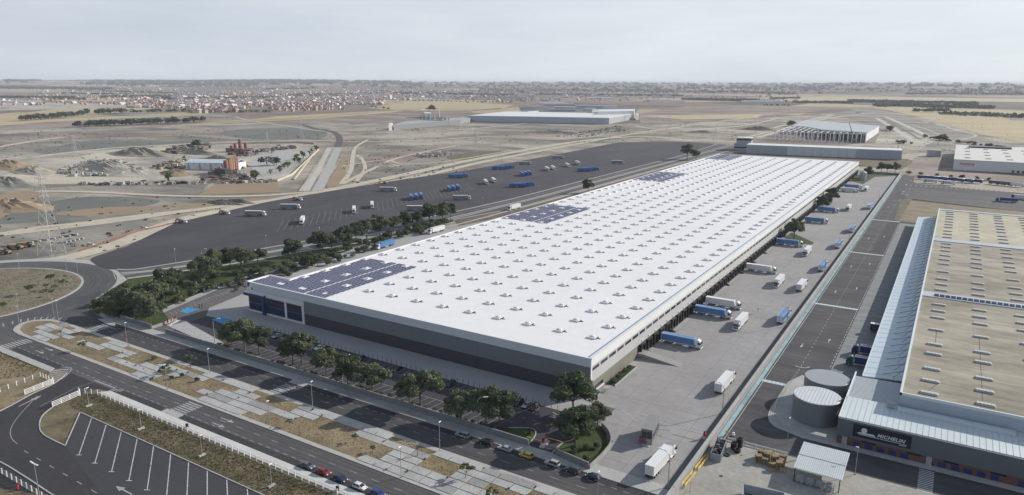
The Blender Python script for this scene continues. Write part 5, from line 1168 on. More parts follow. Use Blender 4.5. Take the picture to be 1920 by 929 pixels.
far_row((258, 212), (350, 210), 14, 10, 'tree in the line before the town edge', 'line before the town edge', 1, spread=20)
far_row((1706, 210), (1772, 211), 14, 14, 'dark tree in the copse between the straw fields', 'copse between the straw fields', 1.5, spread=14)
far_row((1770, 213), (1920, 218), 34, 8, 'orchard tree in the dense dark rows beyond the straw field', 'orchard rows', 1, spread=60)
far_row((1730, 258), (1920, 286), 34, 5, 'low tree in the line leading along the bare verge', 'low trees along the bare verge', 1, spread=8)
far_row((1755, 262), (1775, 264), 4, 9, 'dark bush cluster at the head of the verge trees', 'bush cluster at the verge', 1)
far_row((1680, 268), (1705, 270), 8, 5, 'low bush before the white frame building', 'bushes before the frame building', 1)
far_row((1666, 245), (1672, 246), 2, 12, 'round dark tree between the two new roads', 'round trees between new roads', .3)
far_row((1476, 237), (1488, 236.5), 2, 11, 'pair of dark round trees by the pale road', 'pair of trees by the pale road', .2)
far_row((803, 207.5), (815, 208), 2, 16, 'one of two big round trees on the field edge', 'pair of big round trees', .2)
far_row((730, 189), (960, 193), 30, 7, 'small tree in the row along the far field edge', 'row along the far field', 1)
far_row((1430, 199), (1480, 199), 9, 8, 'dark tree in the short row before the straw field', 'short row before the straw field', 1)
far_row((690, 201), (730, 206), 4, 7, 'single bush on the field edge', 'bushes on the field edge', 2)
far_row((505, 330), (600, 280), 14, 7, 'slim green tree along the quarry boundary by the new road', 'trees along the quarry boundary', 1.2, PT)
far_row((472, 338), (495, 336), 3, 9, 'pale leafy tree at the quarry corner', 'pale trees at the quarry corner', 1, PT)
far_row((318, 339), (324, 339), 2, 9, 'slim tree alone in the quarry foreground'.replace('foreground', 'front strip'), 'slim trees in the quarry', .4, PT)
far_row((500, 311), (515, 309), 3, 9, 'dark tree in the quarry yard by the pylon', 'trees in the quarry yard', 1)
far_row((360, 276), (380, 275), 3, 9, 'dark bush above the scrap heaps', 'bushes above the scrap heaps', 1)
far_row((1690, 326.5), (1870, 340), 7, 4, 'little bare-ground shrub before the white lettered building', 'shrubs on the bare lot', .3)
# woods too far off to count: one object
rng = np.random.default_rng(77); VV, FF, nv = [], [], 0
def far_wood(px0, px1, n, size, hh, depth):
    global nv
    for i in range(n):
        q = lerp(px0, px1, rng.random()); x, y, zt = at_land(*q); d = math.hypot(x-CAM[0], y-CAM[1]); u = ((x-CAM[0])/d, (y-CAM[1])/d); k = rng.normal()*depth; x += u[0]*k; y += u[1]*k
        m_ = 14; c = np.c_[x+rng.normal(0, size, m_), y+rng.normal(0, size, m_), land(x, y)-.6+hh*(.15+.85*rng.random(m_))]
        a = rng.normal(size=(m_, 3)); a /= np.linalg.norm(a, axis=1)[:, None]; b_ = np.cross(a, rng.normal(size=(m_, 3))); b_ /= np.linalg.norm(b_, axis=1)[:, None]; s = size*.55
        VV.append(np.stack([c-a*s, c-b_*s, c+a*s, c+b_*s], 1).reshape(-1, 3)); FF.append(np.arange(4*m_).reshape(-1, 4)+nv); nv += 4*m_
for a in (((0, 184), (140, 185), 120, 6, 13, 30), ((100, 187), (160, 188), 30, 5, 12, 12), ((190, 184), (320, 183), 110, 6, 14, 50), ((290, 182), (320, 188), 50, 6, 15, 20), ((400, 187), (520, 184), 70, 5, 12, 30), ((0, 165), (210, 168), 300, 9, 14, 260), ((190, 172), (330, 176), 60, 7, 11, 40), ((150, 158), (480, 160), 240, 14, 20, 500),
          ((300, 163), (470, 162.5), 110, 8, 12, 60), ((500, 168), (580, 167), 80, 8, 12, 60), ((740, 176), (960, 180), 200, 8, 12, 180), ((900, 170), (1260, 172), 260, 10, 14, 500), ((640, 159), (1300, 165), 240, 15, 20, 900), ((1000, 178), (1280, 181), 170, 7, 12, 120), ((1280, 188), (1420, 190), 190, 6, 12, 40), ((1390, 190), (1475, 192), 60, 5, 10, 20), ((1440, 187), (1500, 185), 40, 6, 12, 20),
          ((1490, 193), (1640, 195), 130, 6, 11, 30), ((1590, 191), (1830, 197), 520, 6, 13, 70), ((1640, 199), (1860, 204), 330, 6, 12, 60), ((1240, 171), (1500, 177), 170, 9, 13, 300), ((1480, 167), (1920, 174), 130, 11, 14, 500), ((1700, 177), (1920, 178), 170, 9, 12, 80), ((1280, 166), (1560, 166), 150, 15, 20, 900), ((0, 152), (760, 155.5), 520, 22, 26, 1500), ((100, 151), (640, 153.5), 300, 26, 30, 1200), ((700, 156), (1920, 162.5), 240, 22, 24, 1500), ((420, 213), (520, 211), 24, 4, 8, 10),
          ((340, 187), (440, 186), 60, 6, 11, 60), ((330, 180), (720, 176), 260, 4, 8, 350), ((640, 172), (960, 174), 160, 6, 9, 400), ((540, 180), (720, 176), 120, 6, 10, 200), ((1760, 215), (1920, 222), 60, 5, 8, 20), ((120, 176), (240, 178), 50, 7, 10, 60)): far_wood(*a)
tag(link('distant_woods', np_mesh('distant_woods', np.concatenate(VV), np.concatenate(FF), M['leaf_far'])), 'far belts of dark trees between the fields and the town', 'woods', kind='stuff')
# sparse scrub on the open earth
LOT = P(lotN+lotS)+[]
def outside_lot(x, y):
    r = True
    for i in range(len(LOT)):
        (x1, y1), (x2, y2) = LOT[i], LOT[i-1]
        if (y1 > y) != (y2 > y) and x < (x2-x1)*(y-y1)/(y2-y1)+x1: r = not r
    return r
VV, FF, nv = [], [], 0
for (x0, x1, y0, y1, n) in ((0, 640, 242, 262, 150), (640, 1280, 238, 268, 220), (640, 860, 272, 345, 160), (1200, 1480, 215, 262, 130), (1660, 1900, 215, 290, 160), (1340, 1700, 296, 316, 40), (0, 300, 255, 300, 80), (0, 420, 370, 470, 110)):
    for i in range(n):
        q = (rng.uniform(x0, x1), rng.uniform(y0, y1)); x, y = at(*q)
        if -226 < x < 50 and y < 760 or -420 < x < -200 and 0 < y < 1100 and not outside_lot(x, y): continue
        m_ = 5; s = rng.uniform(.3, .9); c = np.c_[x+rng.normal(0, s, m_), y+rng.normal(0, s, m_), -.4+s*rng.random(m_)]
        a = rng.normal(size=(m_, 3)); a /= np.linalg.norm(a, axis=1)[:, None]; b_ = np.cross(a, rng.normal(size=(m_, 3))); b_ /= np.linalg.norm(b_, axis=1)[:, None]
        VV.append(np.stack([c-a*s, c-b_*s, c+a*s, c+b_*s], 1).reshape(-1, 3)*1.0); FF.append(np.arange(4*m_).reshape(-1, 4)+nv); nv += 4*m_
vv = np.concatenate(VV)
tag(link('scrub', np_mesh('scrub', vv, np.concatenate(FF), M['leaf_far'])), 'low scrub scattered over the bare earth', 'scrub', kind='stuff')
# ------------------------------------------------------------------ walls, fences, lamps, barriers
wm = mat('wall_concrete', (.17, .18, .19), .85, .07, .15, scale2=1)
def wall(pts, h, lab, t_=.25, m=wm, cope=M['concrete'], z=0):
    root = thing('boundary_wall', lab, 'wall', (pts[0][0], pts[0][1], 0)); o = pts[0]
    q = [(a-o[0], b_-o[1]) for a, b_ in pts]
    MB().strip(q, t_, z-.2, h).build('wall_body', m, root); MB().strip(q, t_+.08, h+.002, h+.10).build('coping', cope, root); return root
wall([(-212, -39.4), (-188.2, -39.4)], 2.0, 'short grey wall between the corner shrubbery and the striped entrance')
wall([(-188.2, -39.2), (-188.6, -33), (-190.5, -28)], 1.2, 'low pale return wall beside the red barrier boxes at the striped entrance', m=M['concrete'])
wall([(-178, -39.4), (-.8, -39.4)], 2.0, 'long grey wall along the pavement below the row of trees')
wall([(8.2, -39.6), (19.8, -41.6)], 2.0, 'short grey wall in front of the lawn corner beside the barrier')
wall(smooth([(20, -41.4), (20.2, -33), (19.4, -26), (16.4, -20.6), (12.2, -16.8)], 5), 1.3, 'curved pale wall between the lawn corner and the yard', m=M['concrete'])
wall([(43.9, -60), (43.9, 730)], 2.4, 'long concrete wall between the lorry yard and the neighbour road', .9, M['concrete'], M['pale_concrete'])
wall([(2, 728.5), (43.4, 728.5)], 2.2, 'end wall closing the far end of the yard', .3)
# rails on the front wall end by the stripes
# slim street lamps
def lamp_template(h, arm=0):
    root = link('lamp', None, None, (0, 0, -500))
    MB().tube((0, 0, 0), (0, 0, h), .10, .06, 8).build('pole', M['galvanised'], root); MB().box(-.25, .25, -.25, .25, 0, .12).build('base_plate', M['grey_metal'], root)
    MB().hexa([(-.2, -.18, h-.03), (.75, -.16, h+.03), (.75, .16, h+.03), (-.2, .18, h-.03), (-.15, -.14, h+.12), (.7, -.1, h+.16), (.7, .1, h+.16), (-.15, .14, h+.12)]).build('lamp_head', M['lamp_white'], root)
    index(root); return root
LT = lamp_template(9.0); LS = lamp_template(6.0)
def lamp(t_, px, rz, lab, group, xy=None, s=1, z=0):
    x, y = xy if xy else at(*px); o = stamp(t_, (x, y, z), rz, lab, 'street lamp', group, 'street_lamp'); o.scale = (s, s, s); return o
ga = 'slim lamps along the avenue median'
for xy, rz, lab in (((-233.5, -54.8), Y2, 'slim lamp at the tip of the median by the roundabout'), ((-179.2, -55.3), Y2, 'slim lamp with a round road sign on its pole'), ((-126.4, -55.4), Y2, 'slim lamp on the wall-side kerb by the dense young tree'), ((-72.9, -55.5), Y2, 'slim lamp on the wall-side kerb past the crossing'), ((-20.8, -55.6), Y2, 'slim lamp on the wall-side kerb opposite the silver people carrier'), ((29, -55.6), Y2, 'slim lamp on the wall-side kerb near the yard mouth'),
                   ((-125.8, -72.2), -Y2, 'slim lamp on the fence-side kerb near the three bushes'), ((-73.2, -72.2), -Y2, 'slim lamp on the fence-side kerb beside the dry grass'), ((-21, -72.2), -Y2, 'slim lamp on the fence-side kerb opposite the blue car')):
    lamp(LT, None, rz, lab, ga, xy, z=.05)
sg = thing('round_sign', 'round white road sign with red rim on the slim lamp pole', 'sign', (-179.2, -55.42, 3.0)); sg.rotation_euler = (0, 0, R(200))
MB().tube((0, -.14, 0), (0, -.18, 0), .42, n=16).build('rim', M['red'], sg); MB().tube((0, -.182, 0), (0, -.2, 0), .3, n=16).build('face', M['lamp_white'], sg)
gr = 'slim lamps around the roundabout'
for px, lab in (((36, 608), 'slim lamp on the roundabout beside the dark bushy tree'), ((147, 520), 'slim lamp at the outer kerb by the side road'), ((125, 508), 'slim lamp at the outer kerb nearest the pylon'), ((36, 502), 'slim lamp on the far kerb of the roundabout'), ((101, 592), 'slim lamp at the roundabout kerb by the hatched nose'), ((35, 583), 'slim lamp on the grass of the roundabout')): lamp(LT, px, R(20), lab, gr, s=.9)
gs_ = 'lamps on the grass bank'
for x, lab in ((-135.6, 'short lamp with pale block foot, nearest the gate'), (-106.1, 'short lamp with pale block foot, second from the gate'), (-76.3, 'short lamp with pale block foot, third from the gate'), (-47.1, 'short lamp with pale block foot, farthest from the gate')):
    o = lamp(LS, None, Y2, lab, gs_, (x, -93.6), z=.2); MB().box(-1.0, 1.0, -.35, .35, -.35, .15).build('foot_block', M['slab'], o)
dl = thing('double_lamp', 'twin-headed lamp in the access road bend', 'street lamp', (*at(74, 930), 0)); MB().tube((0, 0, 0), (0, 0, 9), .1, .07, 8).build('pole', M['galvanised'], dl)
for s in (-1, 1): MB().hexa([(s*.2, -.2, 9), (s*1.9, -.2, 9.15), (s*1.9, .2, 9.15), (s*.2, .2, 9), (s*.2, -.15, 9.15), (s*1.9, -.15, 9.27), (s*1.9, .15, 9.27), (s*.2, .15, 9.15)]).build('lamp_head', M['lamp_white'], dl)
# curved car park lamps
def curved(h):
    root = link('lamp', None, None, (0, 0, -500)); mb = MB(); mb.tube((0, 0, 0), (0, 0, h-1.6), .16, .12, 8)
    pts = [(0, 0, h-1.6), (.25, 0, h-1.0), (.8, 0, h-.5), (1.5, 0, h-.2), (2.0, 0, h-.1)]
    for a, b_ in zip(pts, pts[1:]): mb.tube(a, b_, .11, .10, 6)
    mb.build('pole', M['galvanised'], root); bevel(MB().hexa([(1.8, -.28, h-.25), (3.3, -.22, h), (3.3, .22, h), (1.8, .28, h-.25), (1.9, -.2, h+.02), (3.2, -.14, h+.2), (3.2, .14, h+.2), (1.9, .2, h+.02)]), .04).build('lamp_head', M['lamp_white'], root); index(root); return root
CL = curved(10.5)
for px, lab in (((403, 643), 'tall curved lamp at the striped bays'), ((642, 717), 'tall curved lamp between the dark trees along the wall'), ((895.6, 803), 'tall curved lamp before the barrier entrance')): 
    x, y = at(*px); stamp(CL, (x, y, 0), R(25), lab, 'lamp', 'tall curved lamps of the front car park', 'car_park_lamp')
gl2 = 'curved lamps along the yard wall'
for y, lab in ((-38.5, 'curved yard lamp beside the nearest white lorry'), (11.8, 'curved yard lamp beside the white lorry with closed doors'), (110.9, 'curved yard lamp behind the nearest blue lorry going away'), (210, 'curved yard lamp along the yard wall, level with the lone white docked lorry'), (310, 'curved yard lamp along the yard wall, opposite the small dock lawn'), (410, 'curved yard lamp along the yard wall, past the light blue lorry'), (510, 'farthest curved yard lamp along the yard wall')):
    stamp(CL, (41.4, y, 0), R(180), lab, 'lamp', gl2, 'yard_lamp')
for px, lab in (((680, 470), 'curved lamp by the lawn at the west road bend'), ((380, 500), 'lamp among the lawn strip trees')):
    x, y = at(*px); stamp(CL, (x, y, 0), R(25), lab, 'lamp', 'lamps of the west road', 'road_lamp')
for px in ((330, 496), (500, 468), (600, 452), (700, 436), (800, 414), (905, 391), (1010, 366), (1120, 342)): lamp(LT, px, R(120), 'thin lamp post on the side road beside the lorry lot', 'lamps along the side road')
lamp(LT, (1603, 890), R(180), 'lamp post on the neighbour pavement by the metal-roofed shelter', 'lamps on the neighbour site', s=.9); lamp(LT, (1476, 832), R(90), 'thin lamp at the kerb below the round tanks', 'lamps on the neighbour site', s=.9); lamp(LT, (1294, 922), R(120), 'short post in the skip yard corner', 'lamps on the neighbour site', s=.55)
for px, lab in (((1708, 362), 'white post at the trailer yard mouth'), ((1814, 364), 'white post in the middle of the trailer yard'), ((1907, 362), 'white post at the outer end of the trailer yard')): lamp(LT, px, 0, lab, 'posts in the trailer yard')
yb = thing('sign_board', 'small white board on a post alone in the yard', 'sign', (*at(1421, 588), 0)); MB().tube((0, 0, 0), (0, 0, 2.6), .06).build('post', M['grey_metal'], yb); MB().box(-.5, .5, -.05, .05, 1.7, 2.7).build('board', M['white'], yb)
# bollards along the shaded forecourt and the west car park
bt = MB().tube((0, 0, 0), (0, 0, 1.5), .09, .07, 6).mesh('bollard', M['dark_metal']); bp_ = MB().tube((0, 0, 0), (0, 0, 1.1), .1, .08, 6).mesh('bollard', M['pale_concrete'])
for i in range(62): o = link('bollard', bt, None, (-150+2.38*i, -12.6-.02*i, 0)); tag(o, 'thin dark bollard between the front car bays and the shaded forecourt', 'bollard', 'bollards along the front car bays')
for i in range(54):
    f = i/53; x, y = lerp(at(352, 575), at(478, 533), f) if f < .6 else lerp(at(427.6, 549.8), at(640, 485), (f-.6)/.4); o = link('bollard', bp_, None, (x, y, 0)); tag(o, 'pale bollard along the west car park kerb', 'bollard', 'bollards along the west car park')
for px, lab in (((374, 578), 'dark post at the end of the light blue bay'), ((379, 577.5), 'second dark post past the light blue bay')): o = link('bollard', bt, None, (*at(*px), 0)); o.scale = (2, 2, 1.3); tag(o, lab, 'bollard', 'posts by the blue bay')
# red barrier boxes with arms
def barrier(px, rz, lab, arm=True, armc='lemon', arm_l=4.5):
    x, y = at(*px); root = thing('traffic_barrier', lab, 'barrier', (x, y, 0), rz, 'red barrier boxes at the entrances')
    bevel(MB().box(-.35, .35, -.35, .35, .95, 2.0), .08).build('cabinet', M['red'], root); MB().box(-.3, .3, -.3, .3, .15, .94).build('pedestal', M['blue_box'] if not arm else M['white'], root)
    MB().box(-.22, .22, -.22, .22, 2.01, 2.4).build('beacon', M['black'], root); MB().box(-.6, .6, -.6, .6, 0, .14).build('plinth', M['slab'], root)
    if arm: MB().box(.36, .36+arm_l, -.05, .05, 1.25, 1.4).build('barrier_arm', M[armc], root)
    return root
barrier((1018.5, 836), math.pi, 'red barrier box nearer the pavement at the tree-lined entrance', arm_l=5); barrier((1025, 828), 0, 'red barrier box farther from the pavement at the tree-lined entrance', arm_l=5)
barrier((315, 609), R(150), 'red barrier box beside the low return wall at the striped entrance', False); barrier((329, 602.5), R(-30), 'red barrier box deeper in at the striped entrance', True, 'paint', 3)
barrier((1200, 833), R(200), 'red barrier box in the shade beside the gatehouse', False); barrier((1228, 812), R(20), 'red barrier box on the sunny side of the gatehouse', True, 'paint', 4); barrier((1320.5, 823), R(180), 'red barrier box against the yard wall', True, 'paint', 7)
for (a, b_) in (((1016, 839), (1027, 829)), ((317, 611), (333, 602))):
    isl_ = thing('barrier_island', 'white kerbed island between the red barrier boxes of the %s entrance' % ('tree-lined' if a[0] > 500 else 'striped'), 'kerb island', (*at(*a), 0)); p0, p1 = at(*a), at(*b_); L0 = math.hypot(p1[0]-p0[0], p1[1]-p0[1]); isl_.rotation_euler = (0, 0, math.atan2(p1[1]-p0[1], p1[0]-p0[0]))
    MB().box(-.5, L0+.5, -.7, .7, 0, .2).build('kerb_block', M['paint'], isl_); rl = MB()
    for i in range(6): rl.tube((L0*i/5, .5, .2), (L0*i/5, .5, 1.1), .06)
    rl.tube((0, .5, 1.1), (L0, .5, 1.1), .06); rl.build('guard_rail', M['white'], isl_)
# gatehouse
gh = thing('gatehouse', 'small dark grey gatehouse cabin alone in the lorry yard', 'gatehouse', (27.4, -15.2, 0), R(8))
gmat = mat('gatehouse_clad', (.17, .165, .175), .55, .06, .5)
bevel(MB().box(-1.6, 1.6, -4.9, 4.9, 0, 4.6), .04).build('cabin', gmat, gh); MB().box(-1.75, 1.75, -5.05, 5.05, 4.61, 4.85).build('roof', mat('gatehouse_roof', (.23, .23, .235), .7, .05, .4), gh)
for x0, x1 in ((-1.35, -.1), (.1, 1.4)): MB().box(x0, x1, -5.0, -4.91, 2.0, 3.9).build('window', M['glass'], gh)
MB().box(.1, 1.35, -5.0, -4.91, .05, 1.9).build('door', M['galvanised'], gh); MB().box(1.61, 1.7, -4, 4, 1.6, 3.2).build('side_window', M['glass'], gh)
MB().box(-1.2, 1.2, -6.4, -5.1, 0, .2).build('doorstep', M['pale_concrete'], gh)
# steps at the warehouse corner
se = thing('outdoor_stair', 'short dark metal stair by the bush planter at the warehouse corner', 'stairs', (2.2, 8, 0))
for k in range(6): MB().box(-1, 1, .5*k-3, .5*k-2.55, .18*k, .18*k+.08).build('step', M['galvanised'], se)
MB().strip([(-1, -3), (-1, .3)], .06, .9, 1.0).strip([(1, -3), (1, .3)], .06, .9, 1.0).build('handrail', M['dark_metal'], se)
# picket fence with posts along the south pavement
def picket(p0, p1, lab, post_every=2.6, h=1.7, z=-.12, m='white', group=None):
    L0 = math.hypot(p1[0]-p0[0], p1[1]-p0[1]); a = math.atan2(p1[1]-p0[1], p1[0]-p0[0]); root = thing('picket_fence', lab, 'fence', (p0[0], p0[1], z), a, group)
    n = max(1, int(L0/post_every)); pst = MB().box(-.11, .11, -.11, .11, 0, h+.1).mesh('post', M[m]); k = MB()
    for i in range(n+1): link('post', pst, root, (L0*i/n, 0, 0))
    rail = MB().box(.1, L0/n-.1, -.02, .02, .25, .3).box(.1, L0/n-.1, -.02, .02, h-.22, h-.17).mesh('rail', M['galvanised'])
    for i in range(n): link('rail', rail, root, (L0*i/n, 0, 0))
    x = .3
    while x < L0: k.box(x-.02, x+.02, -.045, -.032, .1, h); x += .34
    o = k.build('pickets', mat('picket_'+m, (.30, .30, .29), .7, 0), root); o['kind'] = 'stuff'; return root
picket((-142, -87.3), (62, -87.3), 'long white picket fence between the pale pavement and the grass bank')
picket(at(148, 736), (-142, -87.3), 'short white picket fence joining the gate to the long fence', 2.2)
picket(at(0, 735), at(76, 706), 'white picket fence running back from the far gate over rough grass', 2.6); picket(at(76, 706), at(92, 713), 'short bit of picket fence behind the far gate post', 2)
picket(at(-60, 836), at(0, 876), 'white picket fence at the very corner below the access road') if False else picket(at(-30, 868), at(110, 952), 'white picket fence below the access road bend', 2.6)
def gate(p0, p1, lab):
    L0 = math.hypot(p1[0]-p0[0], p1[1]-p0[1]); root = thing('field_gate', lab, 'gate', (p0[0], p0[1], -.05), math.atan2(p1[1]-p0[1], p1[0]-p0[0]), 'white railed gates of the access road')
    for z in (.35, .85, 1.35, 1.85): MB().box(0, L0, -.06, .06, z-.09, z+.09).build('rail', M['white'], root)
    for i in range(4): MB().box(L0*i/3-.12, L0*i/3+.12, -.085, .085, .2, 2.0).build('stile', M['white'], root)
    MB().box(L0+.3, L0+.7, -.2, .2, 0, 2.4).build('gate_post', M['white'], root); return root
gate(at(47, 741), at(97, 721), 'white four-railed gate on the far side of the access road'); gate(at(99, 764), at(147, 743), 'white four-railed gate against the grass bank')
hy = thing('hydrant', 'red hydrant on rough ground below the corner picket fence', 'hydrant', (*at(34, 918), 0)); MB().tube((0, 0, 0), (0, 0, 1.1), .2, n=10).build('body', M['red'], hy); MB().tube((0, -.4, .8), (0, .4, .8), .12).build('outlet', M['red'], hy); MB().tube((0, 0, 1.1), (0, 0, 1.3), .23, .1, 10).build('cap', M['red'], hy)
for px, lab in (((351, 802), 'dark litter bin at the picket fence near the crossing'), ((633, 920), 'dark litter bin at the picket fence near the white car')):
    lb = thing('litter_bin', lab, 'litter bin', (*at(*px), 0), 0, 'dark bins along the fence'); MB().tube((0, 0, .1), (0, 0, 1.2), .4, .45, 10).build('bin_body', M['black'], lb); MB().tube((0, 0, 1.2), (0, 0, 1.35), .46, .2, 10).build('bin_lid', M['dark_metal'], lb)
# pylons
def pylon(px, h, lab, b_=4.2, xy=None, rz=R(20)):
    x, y = at(*px); root = thing('pylon', lab, 'pylon', (x, y, -.5), rz, 'lattice pylons'); pm_ = mat('pylon_steel', (.42, .42, .42), .6, .05, 1) if 'pylon_steel' not in bpy.data.materials else bpy.data.materials['pylon_steel']
    def wd(f): return b_*(1-f)**1.25*.9+.55
    lv = [0, .16, .3, .42, .53, .63, .72, .8, .87, .94, 1]; k = h/560
    for sx, sy in ((1, 1), (1, -1), (-1, -1), (-1, 1)):
        mb = MB()
        for f0, f1 in zip(lv, lv[1:]): mb.tube((sx*wd(f0), sy*wd(f0), f0*h), (sx*wd(f1), sy*wd(f1), f1*h), k*1.1, n=4)
        mb.build('leg', pm_, root)
    br = MB()
    for f0, f1 in zip(lv, lv[1:]):
        a, c = wd(f0), wd(f1)
        for s in (1, -1):
            for q0, q1 in (((-a, s*a), (c, s*c)), ((a, s*a), (-c, s*c)), ((s*a, -a), (s*c, c)), ((s*a, a), (s*c, -c))): br.tube((*q0, f0*h), (*q1, f1*h), k*.62, n=4)
    br.build('bracing', pm_, root)
    for f, w_ in ((.70, 5.2), (.82, 6.6), (.93, 4.4)):
        mb = MB(); w_ = w_*h/48
        for s in (-1, 1):
            for t_ in (-.5, .5): mb.tube((0, t_, f*h), (s*w_, 0, f*h+.3), k, n=4)
            mb.tube((s*.4, 0, f*h+2.4*h/48), (s*w_, 0, f*h+.3), k*.8, n=4); mb.tube((s*w_, 0, f*h+.3), (s*w_, 0, f*h-1.8), k*.8, n=4)
            for e_ in (.35, .65): mb.tube((s*w_*e_, -.3, f*h+.1), (s*w_*e_, .3, f*h+1.2*h/48), k*.6, n=4)
        mb.build('cross_arm', pm_, root)
    return root
pylon((97, 476), 50, 'tall lattice pylon beside the roundabout and the yellow scrapers', 5.4); pylon((148, 345), 50, 'thin lattice pylon standing behind the grey earth field', 5); pylon((506, 330), 48, 'lattice pylon inside the quarry yard', 5)
for px, h, lab in (((566, 266), 46, 'lattice pylon beyond the quarry by the curved road'), ((892, 304), 44, 'lattice pylon at the earth edge of the lorry lot'), ((1170, 264), 46, 'lattice pylon at the far end of the lorry lot'), ((1254, 250), 46, 'lattice pylon over the pale track'), ((750, 240), 40, 'far lattice pylon before the low plant'), ((1300, 210), 40, 'far lattice pylon on brown fields'), ((1340, 268), 30, 'lattice mast near the block tower'), ((938, 318), 34, 'slim lattice mast between the lot and the track')): pylon(px, h, lab, 3.6)
# ------------------------------------------------------------------ the neighbour: long hall with canopy, sign front, tanks, skip yard
HZ = 13.3; HX, HY0, HY1, HX1 = 89.5, 27.2, 407.0, 230.0
hall = thing('neighbour_hall', 'long neighbouring hall with a stained beige roof and white-blue canopy', 'hall')
beige = mat('beige_membrane', (.22, .195, .155), .9, .22, .045, c2=(.395, .36, .29), scale2=.16, stretch=(.55, 1.3, 1), detail=8); beige2 = mat('beige_membrane_clean', (.40, .37, .285), .9, .12, .05, scale2=.2)
MB().box(HX, HX1, HY0, HY1, 0, HZ-.9).build('walls', M['rib_wall'], hall)
for i, (a, c, m_) in enumerate(((HY0+.5, 146, beige), (155, 278, beige), (287, HY1-6, beige2))): MB().box(HX+.5, HX1, a, c, HZ-.89, HZ-.55).build('roof_field', m_, hall)
MB().box(HX-.1, HX+.55, HY0-.1, HY1, HZ-.89, HZ+.05).box(HX-.1, HX1, HY0-.1, HY0+.45, HZ-.89, HZ).build('parapet', mat('parapet_pale', (.58, .64, .66), .5, .05, .2), hall)
for a, c in ((146.3, 154.7), (278.3, 286.7), (HY1-5.7, HY1-.4)): MB().box(HX+.56, HX1, a, c, HZ-.89, HZ-.2).build('roof_parapet', mat('parapet_grey', (.40, .45, .48), .6, .06, .2), hall)
# vertical ribs of the south wall
rb = MB()
for i in range(140): rb.box(HX+.2+i*.55, HX+.42+i*.55, HY0-.06, HY0, 6.5, HZ-.9)
rb.build('wall_rib', M['rib_wall'], hall)
gs = {}
ys = [31.8, 42.6, 53.8, 69.3, 80.0, 98.0, 114.8, 124.9, 135, 160.5, 171.2, 182.2, 198, 216, 227, 238, 251, 262, 272, 293, 304, 315, 329, 340, 351, 363, 374, 385, 394]
sb = bevel(MB().box(-2.4, 2.4, -.85, .85, 0, .45), .08).mesh('roof_light', mat('roof_light_kerb', (.46, .45, .42), .6, .1, .5)); sp_ = MB()
for k in range(5): sp_.box(-2.2+.9*k, -1.4+.9*k, -.68, .68, .56, .62)
spm = sp_.mesh('pane', mat('roof_light_pane', (.50, .53, .55), .4, 0))
for i in range(9):
    for y in ys:
        if i > 4 and y < 120: continue
        o = link('roof_light', sb, hall, (96.9+14.25*i, y, HZ-.56)); link('pane', spm, o)
dl_ = MB(); rd_ = random.Random(4)
for (x0, y0, x1, y1) in ((92, 44, 118, 40), (99, 42.6, 96, 31.8), (110.5, 98, 110.5, 31), (92, 64, 112, 62), (99, 69, 140, 66), (112, 53, 140, 50), (97, 98, 97, 80), (92, 120, 128, 118), (112, 135, 150, 133), (94, 205, 140, 203), (113, 80, 140, 78)):
    n_ = int(math.hypot(x1-x0, y1-y0)/.75)
    for i in range(n_):
        x, y = lerp((x0, y0), (x1, y1), i/n_); dl_.obox(x, y+rd_.uniform(-.12, .12), HZ-.549, HZ-.46, .18, .14, rd_.uniform(0, 3))
dl_.build('roof_weights', M['dark_metal'], hall)['kind'] = 'stuff'
halo = mat('damp_patch', (.31, .28, .22), .95, .2, .4)
for y in ys[:14]:
    for i in range(4): MB().prism([(96.9+14.25*i+2.9*math.cos(a*.524)*(1+.15*math.sin(a*2.1+y)), y-.2+1.5*math.sin(a*.524)*(1+.2*math.cos(a*1.7+i))) for a in range(12)], HZ-.549, HZ-.54).build('damp_patch', halo, hall)
pv = MB()
for i in range(60): pv.hexa([(94.5+2.1*i, 147.3, HZ-.19), (96.3+2.1*i, 147.3, HZ-.19), (96.3+2.1*i, 149.6, HZ+.4), (94.5+2.1*i, 149.6, HZ+.4), (94.5+2.1*i, 147.3, HZ-.13), (96.3+2.1*i, 147.3, HZ-.13), (96.3+2.1*i, 149.6, HZ+.46), (94.5+2.1*i, 149.6, HZ+.46)])
pv.build('solar_strip', M['pv'], hall)
# canopy on the west side with stays
cn = MB().hexa([(77.2, 54, 5.6), (HX-.12, 54, 6.6), (HX-.12, 404, 6.6), (77.2, 404, 5.6), (77.2, 54, 5.9), (HX-.12, 54, 7.0), (HX-.12, 404, 7.0), (77.2, 404, 5.9)]).build('canopy', M['canopy_sheet'], hall)
MB().box(76.95, 77.25, 54, 404, 5.5, 6.1).build('canopy_edge', M['metal_roof'], cn)
seam = MB()
for i in range(58): seam.hexa([(77.3, 57+6*i, 5.91), (HX-.2, 57+6*i, 7.0), (HX-.2, 57.1+6*i, 7.0), (77.3, 57.1+6*i, 5.91), (77.3, 57+6*i, 5.97), (HX-.2, 57+6*i, 7.06), (HX-.2, 57.1+6*i, 7.06), (77.3, 57.1+6*i, 5.97)])
seam.build('canopy_seam', M['metal_roof'], cn)
stay = MB().tube((-7.0, 0, -5.75), (0, 0, -3.2), .09, n=5).tube((-3.5, -2.5, -5.6), (0, 0, -2.2), .07, n=5).mesh('stay', M['dark_metal'])
for i in range(44): link('stay', stay, cn, (HX-.15, 58+7.9*i, 12.0))
MB().box(78, HX-.1, 54.3, 404, 0, 1.1).build('loading_platform', M['concrete'], hall)
dkb = MB().box(HX-.25, HX-.12, -1.6, 1.6, 1.2, 4.4).mesh('dock_door', M['door_grey'])
for i in range(44): link('dock_door', dkb, hall, (0, 58+7.9*i, 0))
